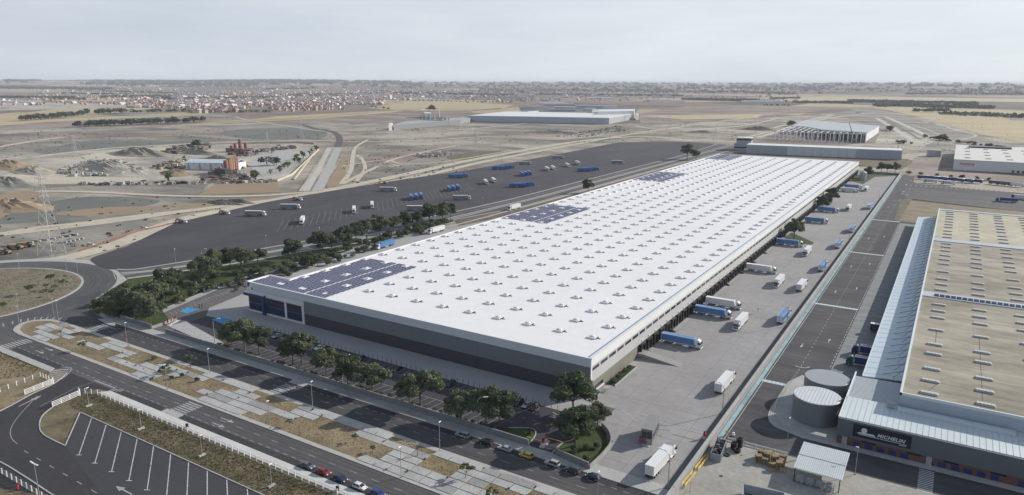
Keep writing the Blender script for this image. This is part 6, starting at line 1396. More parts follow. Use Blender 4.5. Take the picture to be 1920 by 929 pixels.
# lower front wing
wing = thing('sign_front_wing', 'low wing with dark fascia and brick base in front of the beige-roofed hall', 'building')
X0, X1, Y0 = 75.3, 170.0, 11.0
MB().box(X0, X1, Y0, Y0+13, 0, 2.7).build('brick_base', M['brick'], wing)
MB().box(X0-.15, X1, Y0-.35, Y0+.6, 2.72, 8.1).build('fascia', mat('fascia_slate', (.105, .125, .14), .5, .05, .15), wing)
rf = MB().hexa([(X0, Y0+.61, 7.9), (X1, Y0+.61, 7.9), (X1, HY0-.1, 8.2), (X0, HY0-.1, 8.2), (X0, Y0+.61, 8.2), (X1, Y0+.61, 8.2), (X1, HY0-.1, 8.7), (X0, HY0-.1, 8.7)]).build('metal_roof', M['metal_roof'], wing)
se_ = MB()
for i in range(62): se_.hexa([(X0+.3+1.5*i, Y0+.7, 8.21), (X0+.4+1.5*i, Y0+.7, 8.21), (X0+.4+1.5*i, HY0-.2, 8.7), (X0+.3+1.5*i, HY0-.2, 8.7), (X0+.3+1.5*i, Y0+.7, 8.28), (X0+.4+1.5*i, Y0+.7, 8.28), (X0+.4+1.5*i, HY0-.2, 8.77), (X0+.3+1.5*i, HY0-.2, 8.77)])
se_.build('roof_seam', mat('seam_grey', (.44, .50, .53), .5, .05), rf)
MB().box(HX, 118.5, 23.6, 25.4, 8.6, 9.6).build('roof_ridge_box', M['metal_roof'], wing)
MB().box(86.6, 88.6, 24.5, 26.2, 8.7, 10.2).build('roof_vent', M['galvanised'], wing); MB().box(X0-.2, X0+.15, Y0, 50, 7.7, 8.6).build('edge_trim', M['white'], wing)
MB().box(X0, HX-.12, HY0-.05, 50.2, 0, 6.9).build('side_block', M['rib_wall'], wing)
lr = MB().hexa([(X0+.5, HY0, 6.91), (HX-.13, HY0, 6.91), (HX-.13, 49.8, 6.91), (X0+.5, 49.8, 6.91), (X0+.5, HY0, 7.0), (HX-.13, HY0, 7.5), (HX-.13, 49.8, 7.5), (X0+.5, 49.8, 7.0)]).build('lower_roof', mat('lower_roof', (.42, .47, .50), .55, .05, .2), wing)
s2 = MB()
for i in range(22): s2.hexa([(X0+.6, 28.2+i, 7.01), (HX-.2, 28.2+i, 7.5), (HX-.2, 28.3+i, 7.5), (X0+.6, 28.3+i, 7.01), (X0+.6, 28.2+i, 7.06), (HX-.2, 28.2+i, 7.55), (HX-.2, 28.3+i, 7.55), (X0+.6, 28.3+i, 7.06)])
s2.build('roof_seam', M['galvanised'], lr)
bw = MB().box(-1.0, 1.0, -.12, .0, .35, 1.75).mesh('blue_window', mat('window_blue', (.02, .03, .13), .4, .05))
for i in range(22): link('blue_window', bw, wing, (80.8+3.05*i, Y0, 0)) if i % 7 != 5 else None
dw = MB().box(-1.8, 1.8, -.14, .0, 2.0, 2.62).mesh('dark_vent', M['black'])
for x in (83.8, 95.2, 104.2, 115, 127, 140): link('dark_vent', dw, wing, (x, Y0, 0))
for x in (77.4, 99.0, 125): MB().box(x-.7, x+.7, Y0-.13, Y0, .02, 2.68).build('door', M['galvanised'], wing)
# the sign board: lettering as flat raised shapes
sg = thing('sign_board', 'dark navy sign board with a white company name on the slate fascia', 'sign', (79.35, Y0-.37, 3.65)); sg.rotation_euler = (0, 0, 0)
MB().box(0, 14.9, -.12, 0, 0, 3.9).build('board', M['sign_navy'], sg)
lw = mat('sign_white', (.62, .64, .66), .6, 0)
def text(body, size, loc, parent, m, shear=.25, bold=.03, rx=R(90), rz=0, name='lettering', sx=1.0):
    cu = bpy.data.curves.new(name, 'FONT'); cu.body = body; cu.size = size; cu.shear = shear; cu.offset = bold*size; cu.extrude = .02; cu.space_character = 1.08
    tmp = bpy.data.objects.new(name, cu); col.objects.link(tmp); dg = bpy.context.evaluated_depsgraph_get(); me = bpy.data.meshes.new_from_object(tmp.evaluated_get(dg)); bpy.data.objects.remove(tmp); bpy.data.curves.remove(cu)
    me.name = name; me.materials.clear(); me.materials.append(m); o = link(name, me, parent, loc); o.rotation_euler = (rx, 0, rz); o.scale = (sx, 1, 1); return o
text('MICHELIN', 1.42, (6.3, -.14, 1.35), sg, lw, sx=1.03)
MB().box(1.6, 13.9, -.16, -.121, .86, 1.0).build('underline', lw, sg)
text('VALLADOLID' if False else 'ALMACEN', .42, (11.6, -.14, .32), sg, lw, 0.1) if False else MB().box(11.9, 13.8, -.16, -.121, .42, .6).build('small_line', lw, sg)
# plain generic pale emblem in place of the figure beside the name
MB().tube((2.9, -.125, 2.35), (2.9, -.17, 2.35), .78, n=18).build('emblem_disc', lw, sg); MB().hexa([(1.0, -.125, 1.15), (6.0, -.125, 1.15), (5.4, -.125, 1.75), (1.8, -.125, 1.6), (1.0, -.165, 1.15), (6.0, -.165, 1.15), (5.4, -.165, 1.75), (1.8, -.165, 1.6)]).build('emblem_swash', lw, sg)
# round steel tanks
for (x, y, r, h, lab) in ((67.2, 24.4, 7.0, 7.6, 'round grey steel tank with pale ribbed lid, nearer the sign front'), (67.6, 41.2, 7.0, 7.6, 'round grey steel tank with flat grey lid, behind the nearer tank')):
    tk = thing('storage_tank', lab, 'tank', (x, y, .1), 0, 'round steel tanks'); MB().tube((0, 0, 0), (0, 0, h), r, n=48).build('shell', M['tank_steel'], tk)
    MB().tube((0, 0, h), (0, 0, h+.16), r+.06, r-.1, n=48).build('lid', mat('lid_pale', (.55, .58, .60), .5, .05, .2) if 'ribbed' in lab else mat('lid_grey', (.29, .315, .345), .5, .04, .2), tk)
    if 'ribbed' in lab:
        rr = MB()
        for i in range(13): 
            u = -6+i; e_ = math.sqrt(max(.1, (r-.2)**2-u*u)); rr.box(u-.05, u+.05, -e_, e_, h+.17, h+.24)
        rr.build('lid_rib', mat('rib_grey', (.38, .41, .44), .5, 0), tk)
    hp = MB()
    for k in range(1, 6): hp.tube((0, 0, h*k/6), (0, 0, h*k/6+.05), r+.03, n=48, caps=False)
    hp.build('hoop', M['tank_steel'], tk); MB().box(r-.1, r+.5, -.4, .4, 0, h+.8).build('ladder', M['dark_metal'], tk)
mf = thing('mesh_fence', 'thin wire fence on posts curving around the steel tanks', 'fence', (0, 0, .1)); fp = smooth([(56, 58), (55.4, 49), (55.2, 30), (55, 25), (56.2, 18), (58.8, 13.4), (63, 11.8), (74.5, 10.6)], 4)
for i, (x, y) in enumerate(fp):
    if i % 2 == 0: MB().tube((x, y, 0), (x, y, 1.9), .05).build('post', M['galvanised'], mf)
wr = MB()
for z in (.3, .8, 1.3, 1.85): wr.strip(fp, .03, z, z+.04)
wr.build('wire', M['galvanised'], mf)
# skip yard: shelter, skip, pallets, bins, guard rails
sh = thing('open_shelter', 'open-sided shelter with pale metal roof over wire cages', 'shelter', (74.3, -10.3, 0))
MB().hexa([(-6, -7.3, 3.7), (6, -7.3, 3.7), (6, 7.3, 4.5), (-6, 7.3, 4.5), (-6, -7.3, 3.95), (6, -7.3, 3.95), (6, 7.3, 4.75), (-6, 7.3, 4.75)]).build('roof', M['metal_roof'], sh)
r3 = MB()
for i in range(24): r3.hexa([(-5.9+.5*i, -7.3, 3.96), (-5.82+.5*i, -7.3, 3.96), (-5.82+.5*i, 7.3, 4.76), (-5.9+.5*i, 7.3, 4.76), (-5.9+.5*i, -7.3, 4.0), (-5.82+.5*i, -7.3, 4.0), (-5.82+.5*i, 7.3, 4.8), (-5.9+.5*i, 7.3, 4.8)])
r3.box(-6, 6, -.1, .1, 4.36, 4.44).build('roof_rib', M['galvanised'], sh)
for x in (-5.5, 5.5):
    for y in (-6.8, 6.8): MB().box(x-.12, x+.12, y-.12, y+.12, 0, 3.68).build('post', M['dark_metal'], sh)
cage = link('wire_cage', None, None, (0, 0, -500)); k = MB()
for i in range(9):
    for s in (-1, 1): k.box(-1.0+.25*i-.02, -1.0+.25*i+.02, s*.75-.02, s*.75+.02, 0, 1.6)
for z in (.1, .6, 1.1, 1.58):
    for s in (-1, 1): k.box(-1.02, 1.02, s*.76-.02, s*.76+.02, z, z+.05); k.box(s*1.02-.02, s*1.02+.02, -.76, .76, z, z+.05)
k.build('mesh_side', M['galvanised'], cage); fl = MB(); rr_ = random.Random(2)
for i in range(26): fl.obox(rr_.uniform(-.7, .7), rr_.uniform(-.5, .5), rr_.uniform(.1, .9), rr_.uniform(1.2, 1.7), .4, .3, rr_.uniform(0, 3))
fl.build('scrap', M['tank_lid'], cage)['kind'] = 'stuff'; index(cage)
for i in range(4): stamp(cage, (70.4+2.4*i, -17.6, 0), 0, ['wire cage full of scrap at the pallet end under the shelter edge', 'second wire cage full of scrap along the shelter edge', 'third wire cage full of scrap along the shelter edge', 'wire cage full of scrap at the far post of the shelter'][i], 'cage', 'wire cages of scrap', 'wire_cage').scale = (1.1, 1, 1.25)
def skip(xy, rz, lab, L0=9, w_=2.5, h=2.4, fillm='dark_metal'):
    s_ = thing('skip', lab, 'skip', (xy[0], xy[1], .01), rz, 'open skips'); sm = mat('skip_grey', (.24, .27, .30), .6, .12, .6) if 'skip_grey' not in bpy.data.materials else bpy.data.materials['skip_grey']
    a, c = L0/2, w_/2
    for nm_, p in (('long_side', [(-a, -c-.05, 0), (a, -c-.05, 0), (a, -c+.05, 0), (-a, -c+.05, 0), (-a, -c-.05, h), (a, -c-.05, h), (a, -c+.05, h), (-a, -c+.05, h)]), ('long_side', [(-a, c-.05, 0), (a, c-.05, 0), (a, c+.05, 0), (-a, c+.05, 0), (-a, c-.05, h), (a, c-.05, h), (a, c+.05, h), (-a, c+.05, h)])): MB().hexa(p).build(nm_, sm, s_)
    for x in (-a, a): MB().box(x-.06, x+.06, -c+.06, c-.06, 0, h).build('end_plate', sm, s_)
    MB().box(-a+.07, a-.07, -c+.06, c-.06, .05, .2).build('floor_plate', M['dark_metal'], s_)
    st_ = MB()
    for i in range(8): st_.box(-a+.5+i*(L0-1)/7-.05, -a+.5+i*(L0-1)/7+.05, -c-.14, -c-.06, .1, h-.1)
    st_.build('rib', sm, s_); fl = MB(); r_ = random.Random(int(xy[0]))
    for i in range(60): fl.obox(r_.uniform(-a+.6, a-.6), r_.uniform(-c+.4, c-.4), h-.7, h+r_.uniform(-.3, .2), r_.uniform(.3, 1.1), r_.uniform(.2, .5), r_.uniform(0, 3), r_.randrange(3))
    fl.build('load', [M['black'], M['dark_metal'], M['grey_metal']], s_)['kind'] = 'stuff'; return s_
skip((47.6, -14.2), R(96), 'pale grey skip full of dark scrap beside the yellow rails', 9.5, 2.7); 
s3 = thing('tipper_skip', 'open empty dark skip cut by the bottom edge of the picture', 'skip', (*at(1429, 940), .01), R(8))
for p in ([(-4.5, -2, 0), (4.5, -2, 0), (4.5, -1.9, 0), (-4.5, -1.9, 0), (-5, -2.6, 2.2), (5, -2.6, 2.2), (5, -2.5, 2.2), (-5, -2.5, 2.2)], [(-4.5, 1.9, 0), (4.5, 1.9, 0), (4.5, 2, 0), (-4.5, 2, 0), (-5, 2.5, 2.2), (5, 2.5, 2.2), (5, 2.6, 2.2), (-5, 2.6, 2.2)]): MB().hexa(p).build('long_side', bpy.data.materials['skip_grey'], s3)
for s in (-1, 1): MB().hexa([(s*4.5, -1.88, 0), (s*4.4, -1.88, 0), (s*4.4, 1.88, 0), (s*4.5, 1.88, 0), (s*5, -2.48, 2.2), (s*4.9, -2.48, 2.2), (s*4.9, 2.48, 2.2), (s*5, 2.48, 2.2)]).build('end_plate', bpy.data.materials['skip_grey'], s3)
MB().box(-4.38, 4.38, -1.87, 1.87, .02, .1).build('floor_plate', M['dark_metal'], s3)
pt = link('pallet', None, None, (0, 0, -500)); k = MB()
for i in range(6): k.box(-.6, .6, -.5+.18*i, -.38+.18*i, .12, .15)
for x in (-.55, 0, .55): k.box(x-.05, x+.05, -.5, .5, .0, .119)
ptm = k.mesh('pallet', M['wood']); wood2 = mat('wood_grey', (.27, .22, .16), .9, .25, 1.2); ptm2 = ptm.copy(); ptm2.materials[0] = wood2
bpy.data.objects.remove(pt); KID.pop('pallet', None)
rp = random.Random(9); npal = 0
for i in range(4):
    for j in range(3):
        hgt = rp.randint(6, 15); X, Y = 58.3+2.0*i+rp.uniform(-.2, .2), -12.4+2.6*j-.3*i+rp.uniform(-.3, .3)
        if i == 0 and j == 2: continue
        for q in range(hgt):
            o = link('pallet', ptm if rp.random() < .7 else ptm2, None, (X+rp.uniform(-.06, .06), Y+rp.uniform(-.06, .06), .01+.165*q), rp.uniform(-.06, .06)+(R(20) if (i+j) % 3 == 0 else 0)); o.scale = (1.45, 1.45, 1.0); tag(o, 'wooden pallet in the crowded stacks between the white rail and the shelter', 'pallet', 'stacked wooden pallets')
for q, (x, y, tl) in enumerate(((65.4, -14.6, 70), (64.2, -15.2, 12), (62.4, -15.6, 8))):
    o = link('pallet', ptm, None, (x, y, .5 if tl > 20 else .05), R(30*q)); o.scale = (1.45, 1.45, 1); o.rotation_euler = (R(tl if tl > 20 else 4), 0, R(30*q)); tag(o, 'loose wooden pallet lying before the stacks', 'pallet', 'loose pallets before the stacks')
for q in range(6): o = link('pallet', ptm2, None, (69.2, -17.0, .01+.165*q), .1); o.scale = (1.3, 1.3, 1); tag(o, 'wooden pallet in the small stack at the shelter post', 'pallet', 'small pallet stack at the shelter')
ty = MB(); 
for px, n_, lab in (((1376, 842), 6, 'tall black tyre stack beside the skip'), ((1386, 838), 8, 'taller black tyre stack next to the first'), ((1382, 848), 3, 'low black tyre stack before the two tall ones'), ((1363, 854), 1, 'single black tyre on the concrete by the skip')):
    x, y = at(*px); tn = bpy.data.meshes.new('tyre')
    bmt = bmesh.new(); 
    prev = None; rings = []
    for a in range(16):
        t_ = 2*math.pi*a/16; ring_ = []
        for b_ in range(6):
            u = 2*math.pi*b_/6; rr0 = .75+.25*math.cos(u); ring_.append(bmt.verts.new((rr0*math.cos(t_), rr0*math.sin(t_), .17+.17*math.sin(u))))
        rings.append(ring_)
    for a in range(16):
        for b_ in range(6): bmt.faces.new((rings[a][b_], rings[(a+1) % 16][b_], rings[(a+1) % 16][(b_+1) % 6], rings[a][(b_+1) % 6]))
    bmt.to_mesh(tn); bmt.free(); tn.materials.append(M['rubber'])
    for q in range(n_): tag(link('tyre', tn, None, (x+rp.uniform(-.04, .04), y, .01+.34*q)), lab.replace('stack', 'in the stack') if False else ('black tyre in the '+lab.replace('black tyre ', '') if n_ > 1 else lab), 'tyre', 'tyres: '+lab)
for (p0, p1, lab) in ((( 1299, 869), (1321, 850), 'yellow guard rail nearer the skip'), ((1278, 898), (1299, 880), 'yellow guard rail farther from the skip, by the wall')):
    a, c = ((45.6, -26.5), (46.0, -18.0)) if 'nearer' in lab else ((45.2, -36.5), (45.6, -28.5)); L0 = math.hypot(c[0]-a[0], c[1]-a[1]); gr_ = thing('guard_rail', lab, 'guard rail', (a[0], a[1], .01), math.atan2(c[1]-a[1], c[0]-a[0]), 'yellow rails along the wall')
    for y in (0, .9):
        for z in (.5, 1.0): MB().tube((0, y, z), (L0, y, z), .10).build('rail', M['lemon'], gr_)
        for i in range(4): MB().tube((L0*i/3, y, 0), (L0*i/3, y, 1.1), .10).build('upright', M['lemon'], gr_)
wr_ = thing('road_rail', 'white guard rail between the neighbour road and the skip yard', 'guard rail', (47.6, -4.5, 0)); 
MB().box(0, 17, -.06, .06, .5, .85).build('beam', M['white'], wr_)
for i in range(7): MB().box(2.7*i-.08+.1, 2.7*i+.18, .061, .2, 0, .9).build('post', M['white'], wr_)
for px, lab in (((1352, 893), 'round drain cover in the middle of the skip yard'), ((1395, 922), 'round drain cover near the bottom edge skip')):
    o = MB().tube((0, 0, 0), (0, 0, .03), .5, n=16).build('drain_cover', M['dark_metal'], None, (*at(*px), .012)); tag(o, lab, 'drain cover', 'drain covers of the skip yard')
bt_ = thing('dome_lamp', 'white round dome on the ground by the white rail', 'lamp', (*at(1375, 818), 0)); MB().tube((0, 0, .4), (0, 0, 1.2), .5, .3, 12).build('dome', M['lamp_white'], bt_); MB().tube((0, 0, 0), (0, 0, .4), .2).build('stem', M['grey_metal'], bt_)
ws = thing('warning_sign', 'small yellow warning board at the end of the white rail', 'sign', (*at(1363, 817), 0)); MB().tube((0, 0, 0), (0, 0, 1.4), .05).build('post', M['grey_metal'], ws); MB().box(-.45, .45, -.04, .04, .7, 1.6).build('board', M['lemon'], ws)
# lettering on lorries and trailers
for o in wt: text('MICHELIN', 1.1, (-2.6, -1.30, 2.0), o, M['sign_navy'], .15); MB().tube((-4.2, -1.275, 2.5), (-4.2, -1.30, 2.5), .8, n=14).build('emblem', mat('emblem_dark', (.06, .08, .16), .5, 0), o)
# ------------------------------------------------------------------ buildings farther off
def shed(name, quad, h, wall_m, roof_m, lab, cat='warehouse', group=None, trim=.6, panels=0, z=-.5, pm=None):
    """a flat-roofed hall over a ground quad (world points, front-left first)"""
    o = quad[0]; q = [(a-o[0], b_-o[1]) for a, b_ in quad]; root = thing(name, lab, cat, (o[0], o[1], z), 0, group)
    c = (sum(p[0] for p in q)/4, sum(p[1] for p in q)/4); ins = [lerp(p, c, .004) for p in q]
    MB().prism(ins, 0, h).build('walls', M[wall_m], root); MB().prism([lerp(p, c, -.001) for p in q], h+.01, h+trim).build('roof', M[roof_m], root)
    if panels:
        a, b_ = q[0], q[1]; L0 = math.hypot(b_[0]-a[0], b_[1]-a[1]); ang = math.atan2(b_[1]-a[1], b_[0]-a[0])
        for i in range(panels):
            p = lerp(a, b_, i/panels); me = MB().box(.25, L0/panels-.25, -.25, .1, .3, h-.3).mesh('wall_panel', M[pm] if pm else M[wall_m]); link('wall_panel', me, root, p, ang)
    return root
# the far white warehouse
fq = [at(877, 228), at(1142, 233), at(1187, 224), at(950, 219)]
fw = shed('far_warehouse', fq, 15, 'galvanised', 'white', 'long white-roofed warehouse beyond the lorry lot, its wall grey', trim=1.0, panels=8, pm='rib_wall')
for px in ((904, 226), (942, 227), (980, 228), (1025, 229.5), (1068, 230.5), (1111, 231.5)):
    x, y = at(*px); MB().box(-3, 3, -2.5, 0, 0, 5).build('door_porch', M['white'], fw, (x-fq[0][0], y-fq[0][1]-1))
shed('white_hall', [at(1120, 226), at(1189, 224.5), at(1190, 220), at(1125, 221)], 24, 'white', 'white', 'taller white end hall behind the far white warehouse', 'hall')
shed('tank_house', [at(1192, 225), at(1197, 224.8), at(1197, 223), at(1192, 223)], 14, 'white', 'white', 'small white tower house at the end of the far white warehouse', 'building')
# the low plant
shed('plant_shed', [at(738, 244), at(862, 233), at(872, 228), at(760, 236)], 11, 'grey_metal', 'galvanised', 'low grey plant shed beside the white tower', 'factory')
shed('white_tower', [at(729, 244.5), at(735, 244.2), at(736.5, 243), at(730, 243)], 14, 'white', 'white', 'white block tower at the end of the low grey plant', 'tower')
shed('plant_link', [at(850, 232), at(880, 230), at(884, 227), at(860, 228)], 10, 'galvanised', 'galvanised', 'grey link building between the plant and the far warehouse', 'factory')
pl = thing('process_frame', 'open steel process frame with pipes on the plant', 'factory', (*at(815, 234), 0))
for i in range(7):
    for j in range(2): MB().box(-40+13*i, -39+13*i, -6+12*j, -5+12*j, 0, 18).build('column', M['dark_metal'], pl)
for z in (8, 14, 18): MB().box(-41, 40, -7, 7, z, z+.8).build('deck', M['grey_metal'], pl)
for i in range(5): MB().tube((-30+14*i, 0, 18), (-30+14*i, 0, 22+4*(i % 2)), 2.2, n=10).build('vessel', M['galvanised'], pl)
MB().tube((14, 0, 0), (14, 0, 40), 1.3, .9, 10).build('chimney', M['white'], pl)
shed('silo_block', [at(791, 221), at(795, 221), at(795, 219.5), at(791, 219.5)], 22, 'white', 'white', 'slim white silo block behind the process frame', 'silo')
shed('cooling_house', [at(796, 222), at(808, 222), at(808, 220), at(796, 220)], 14, 'white', 'white', 'white cooling house beside the slim silo block', 'building')
# middle-distance halls
hs = 'pale halls on the estate behind the far warehouse'
for i, (a, b_, h, wm_, rm_, lab) in enumerate([((975, 205), (1003, 205), 9, 'rib_wall', 'galvanised', 'grey hall, nearest the fields on the estate'), ((990, 214), (1010, 213), 8, 'white', 'white', 'small white hall just behind the far warehouse roof'), ((1082, 203), (1130, 204), 11, 'rib_wall', 'canopy_sheet', 'blue-grey hall with dark bay on the estate'), ((1130, 204), (1157, 204), 12, 'white', 'white', 'white hall beside the blue-grey one'), ((1030, 209), (1080, 209), 7, 'galvanised', 'galvanised', 'long low grey hall in the estate'), ((1020, 199), (1078, 199), 8, 'galvanised', 'tank_lid', 'long grey hall at the back of the estate'), ((1110, 211), (1125, 210.5), 9, 'white', 'white', 'white box hall with bright wall'), ((1078, 213), (1094, 213), 7, 'white', 'galvanised', 'row of white tanks before the estate'),
        ((1205, 190), (1265, 190), 10, 'white', 'white', 'long white hall past the estate'), ((1265, 192), (1284, 192), 10, 'white', 'white', 'white hall at the fields behind the estate'), ((1390, 193), (1472, 193), 9, 'white', 'white', 'wide white hall before the straw fields'), ((1420, 190), (1450, 190), 9, 'white', 'white', 'white hall behind the wide one'), ((1600, 196.5), (1640, 197), 8, 'white', 'white', 'white hall at the edge of the tree belt'), ((1604, 213), (1614, 213), 9, 'white', 'white', 'small white block on the new junction'),
        ((768, 187), (815, 186), 9, 'pale_concrete', 'brick', 'long red-roofed hall at the town edge'), ((776, 188.5), (850, 188), 5, 'white', 'galvanised', 'long pale hall before the red-roofed one'), ((870, 182), (898, 182), 8, 'white', 'white', 'pale hall past the red-roofed one'), ((806, 169), (820, 169), 9, 'white', 'white', 'white hall at the back of the town'), ((1045, 183), (1070, 183), 8, 'white', 'white', 'white hall on brown fields'), ((1110, 179), (1145, 179), 9, 'white', 'white', 'white hall in the distant estate'), ((1055, 178), (1090, 178), 9, 'white', 'galvanised', 'pale hall beside the distant estate'),
        ((550, 153.4), (580, 153.5), 14, 'white', 'white', 'white hall on the skyline'), ((0, 192), (80, 193.5), 6, 'white', 'white', 'white greenhouse-like hall by the pale ground'), ((60, 197), (72, 197), 8, 'white', 'galvanised', 'grey hall by the pale ground'), ((0, 204), (14, 204), 6, 'white', 'white', 'small white hall cut by the frame edge'), ((1000, 203), (1030, 203.5), 8, 'white', 'galvanised', 'pale hall in the front row of the estate'), ((1040, 205), (1078, 206), 9, 'galvanised', 'white', 'white-roofed hall in the front row of the estate'), ((1095, 207), (1118, 208), 8, 'white', 'white', 'white hall with car park on the estate'), ((1150, 210), (1180, 211), 8, 'galvanised', 'galvanised', 'grey hall at the road end of the estate'), ((1010, 196), (1060, 196), 8, 'white', 'white', 'white hall at the rear corner of the estate'), ((1100, 186), (1150, 186), 8, 'white', 'white', 'white hall behind brown fields past the estate'), ((1300, 183), (1335, 183), 9, 'white', 'white', 'white hall far along the brown fields'), ((1220, 181), (1260, 181), 9, 'white', 'white', 'pale hall in the hazy estate row'), ((1350, 176), (1400, 176), 10, 'white', 'white', 'white hall in the hazy distance')]):
    A, B = at(*a), at(*b_); d = math.hypot(A[0]-CAM[0], A[1]-CAM[1]); dep = max(18, .35*math.hypot(B[0]-A[0], B[1]-A[1])); n_ = ((A[0]-CAM[0])/d, (A[1]-CAM[1])/d)
    shed('distant_hall', [A, B, (B[0]+n_[0]*dep, B[1]+n_[1]*dep), (A[0]+n_[0]*dep, A[1]+n_[1]*dep)], h, wm_, rm_, lab, 'hall', hs)
ap = thing('apartment_tower', 'tall pale apartment block standing over the town', 'building', (*at(731, 187), -.5)); MB().box(-9, 9, -8, 8, 0, 26).build('walls', M['white_wall'], ap)
for k in range(8): MB().box(-8, 8, -8.15, -8.02, 2+3*k, 3.3+3*k).build('window_band', M['glass'], ap)
MB().box(-3, 3, -3, 3, 26.01, 29).build('lift_house', M['white_wall'], ap)
# the long grey building and its office
lg0, lg1 = at(1399, 287.5), at(1690, 300); dx, dy = lg1[0]-lg0[0], lg1[1]-lg0[1]; LL = math.hypot(dx, dy); nrm = (-dy/LL, dx/LL)
lg = thing('grey_storehouse', 'long grey storehouse with panelled wall behind the big warehouse', 'storehouse', (lg0[0], lg0[1], -.4), math.atan2(dy, dx))
MB().box(0, LL, 0, 34, 0, 12.6).build('walls', M['rib_wall'], lg); MB().box(-.3, LL+.3, -.3, 34, 12.61, 13.3).build('roof', M['white'], lg)
pgrey, ppale = mat('panel_grey', (.34, .37, .42), .55, .04, .1), mat('panel_pale', (.52, .56, .58), .55, .04, .1)
for i in range(18): MB().box(LL*i/18+.5, LL*(i+1)/18-.4, -.5, -.02, .3, 12.2).build('wall_panel', ppale if 5 <= i <= 12 else pgrey, lg)
of = thing('office_block', 'dark-banded office block at the end of the grey storehouse', 'office', (*at(1376, 282), -.4), math.atan2(dy, dx)); MB().box(0, 22, 0, 26, 0, 11).build('walls', M['galvanised'], of); MB().box(-.4, 22.4, -.3, 26, 4.2, 6.2).build('window_band', M['glass'], of); MB().box(2, 24, 8, 30, 11.01, 19).build('upper_storey', M['galvanised'], of); MB().box(1.7, 24.3, 7.7, 30, 15.5, 18.2).build('upper_band', M['glass'], of); MB().box(1.5, 24.5, 7.5, 30.4, 19.01, 19.7).build('roof', M['white'], of)
# the white frame hall under construction
fr0, fr1, fr2, fr3 = at(1452, 263), at(1622, 268), at(1646, 251), at(1512, 238.5)
fh = thing('frame_hall', 'half-built white steel frame hall with partly laid roof', 'hall', (fr0[0], fr0[1], -.4)); q = [(p[0]-fr0[0], p[1]-fr0[1]) for p in (fr0, fr1, fr2, fr3)]
H_ = 15
colm = MB().box(-.7, .7, -.7, .7, 0, H_).mesh('column', M['white'])
def bil(u, v): return lerp(lerp(q[0], q[1], u), lerp(q[3], q[2], u), v)
for i in range(22): link('column', colm, fh, bil(i/21, 0))
for i in range(10): link('column', colm, fh, bil(0, (i+1)/10)); link('column', colm, fh, bil(1, (i+1)/10))
for i in range(12): link('column', colm, fh, bil((i+.5)/12, .12)); link('column', colm, fh, bil((i+.5)/12, .25))
bm2 = MB()
for v in (0, .12, .25): bm2.strip([bil(0, v), bil(1, v)], .9, H_, H_+1.2)
for i in range(15): bm2.strip([bil(i/14, 0), bil(i/14, .5)], .8, H_, H_+1)
bm2.build('roof_beam', M['white'], fh)
MB().prism([bil(0, .42), bil(.2, .42), bil(.45, .26), bil(1, .12), bil(1, 1), bil(0, 1)], H_+1.21, H_+1.8).build('roof_sheet', M['tank_lid'], fh); MB().prism([bil(.42, .2), bil(1, .05), bil(1, .12), bil(.45, .26)], H_+1.21, H_+1.7).build('roof_deck', M['grey_metal'], fh)
MB().strip([bil(1.004, 0), bil(1.004, 1)], .6, 2, H_+1).build('side_wall', M['white'], fh)
crn = thing('mobile_crane', 'dark crane with raised boom beside the half-built hall', 'crane', (*at(1601, 266), -.4)); MB().box(-6, 5, -1.5, 1.5, .6, 2.6).build('chassis', M['dark_metal'], crn); MB().box(-2, 3, -1.4, 1.4, 2.61, 4.4).build('turret', M['lemon'], crn); MB().tube((0, 0, 4), (-12, 6, 34), .9, .5, 6).build('boom', M['dark_metal'], crn)
for x in (-4.5, -1, 3.5):
    for s in (-1, 1): wheel(crn, x, s*1.4, True)
# the white lettered building beyond the bare lot
tb = thing('white_showroom', 'white flat building with red lettering beyond the bare lot', 'building', (94.5, 829, -.1)); MB().box(0, 100, 0, 250, 0, 12).build('walls', M['white_wall'], tb); MB().box(-.3, 100.3, -.3, 250.3, 12.01, 12.8).build('roof', mat('showroom_roof', (.56, .55, .53), .8, .06, .05), tb)
text('TOYOTA', 3.6, (6, -.12, 6.2), tb, M['red'], 0, .05)
rl_ = MB().box(-3, 3, -3.5, 3.5, 12.81, 13.4).mesh('roof_light', mat('roof_light_brown', (.33, .30, .28), .6, .05))
for i in range(4):
    for j in range(4): link('roof_light', rl_, tb, (14+22*i, 28+50*j, 0))
s_ = MB()
for i in range(20): s_.box(16+2.6*i, 18+2.6*i, 200, 225, 12.9, 14.6)
s_.build('solar_row', M['dark_metal'], tb)
for i in range(7): MB().box(60+5*i, 62.5+5*i, -.2, -.02, .5, 3).build('door', M['dark_metal'], tb)
wt_ = thing('water_tank', 'low round pale tank by the bare lot corner', 'tank', (*at(1751, 293), 0)); MB().tube((0, 0, 0), (0, 0, 9), 9.5, n=28).build('shell', M['galvanised'], wt_); MB().tube((0, 0, 9), (0, 0, 9.6), 9.7, 6, 28).build('lid', M['pale_concrete'], wt_)
# the end-of-yard tower (round-shouldered)
hx = [(3.6*math.cos(2*math.pi*i/20), 3.6*math.sin(2*math.pi*i/20)) for i in range(20)]
sl.location = (*at(1617, 338), 0); MB().prism(hx, 0, 8.5).build('shell', M['galvanised'], sl); MB().tube((0, 0, 8.5), (0, 0, 10), 3.7, 1.2, 20).build('cone_top', M['tank_lid'], sl)
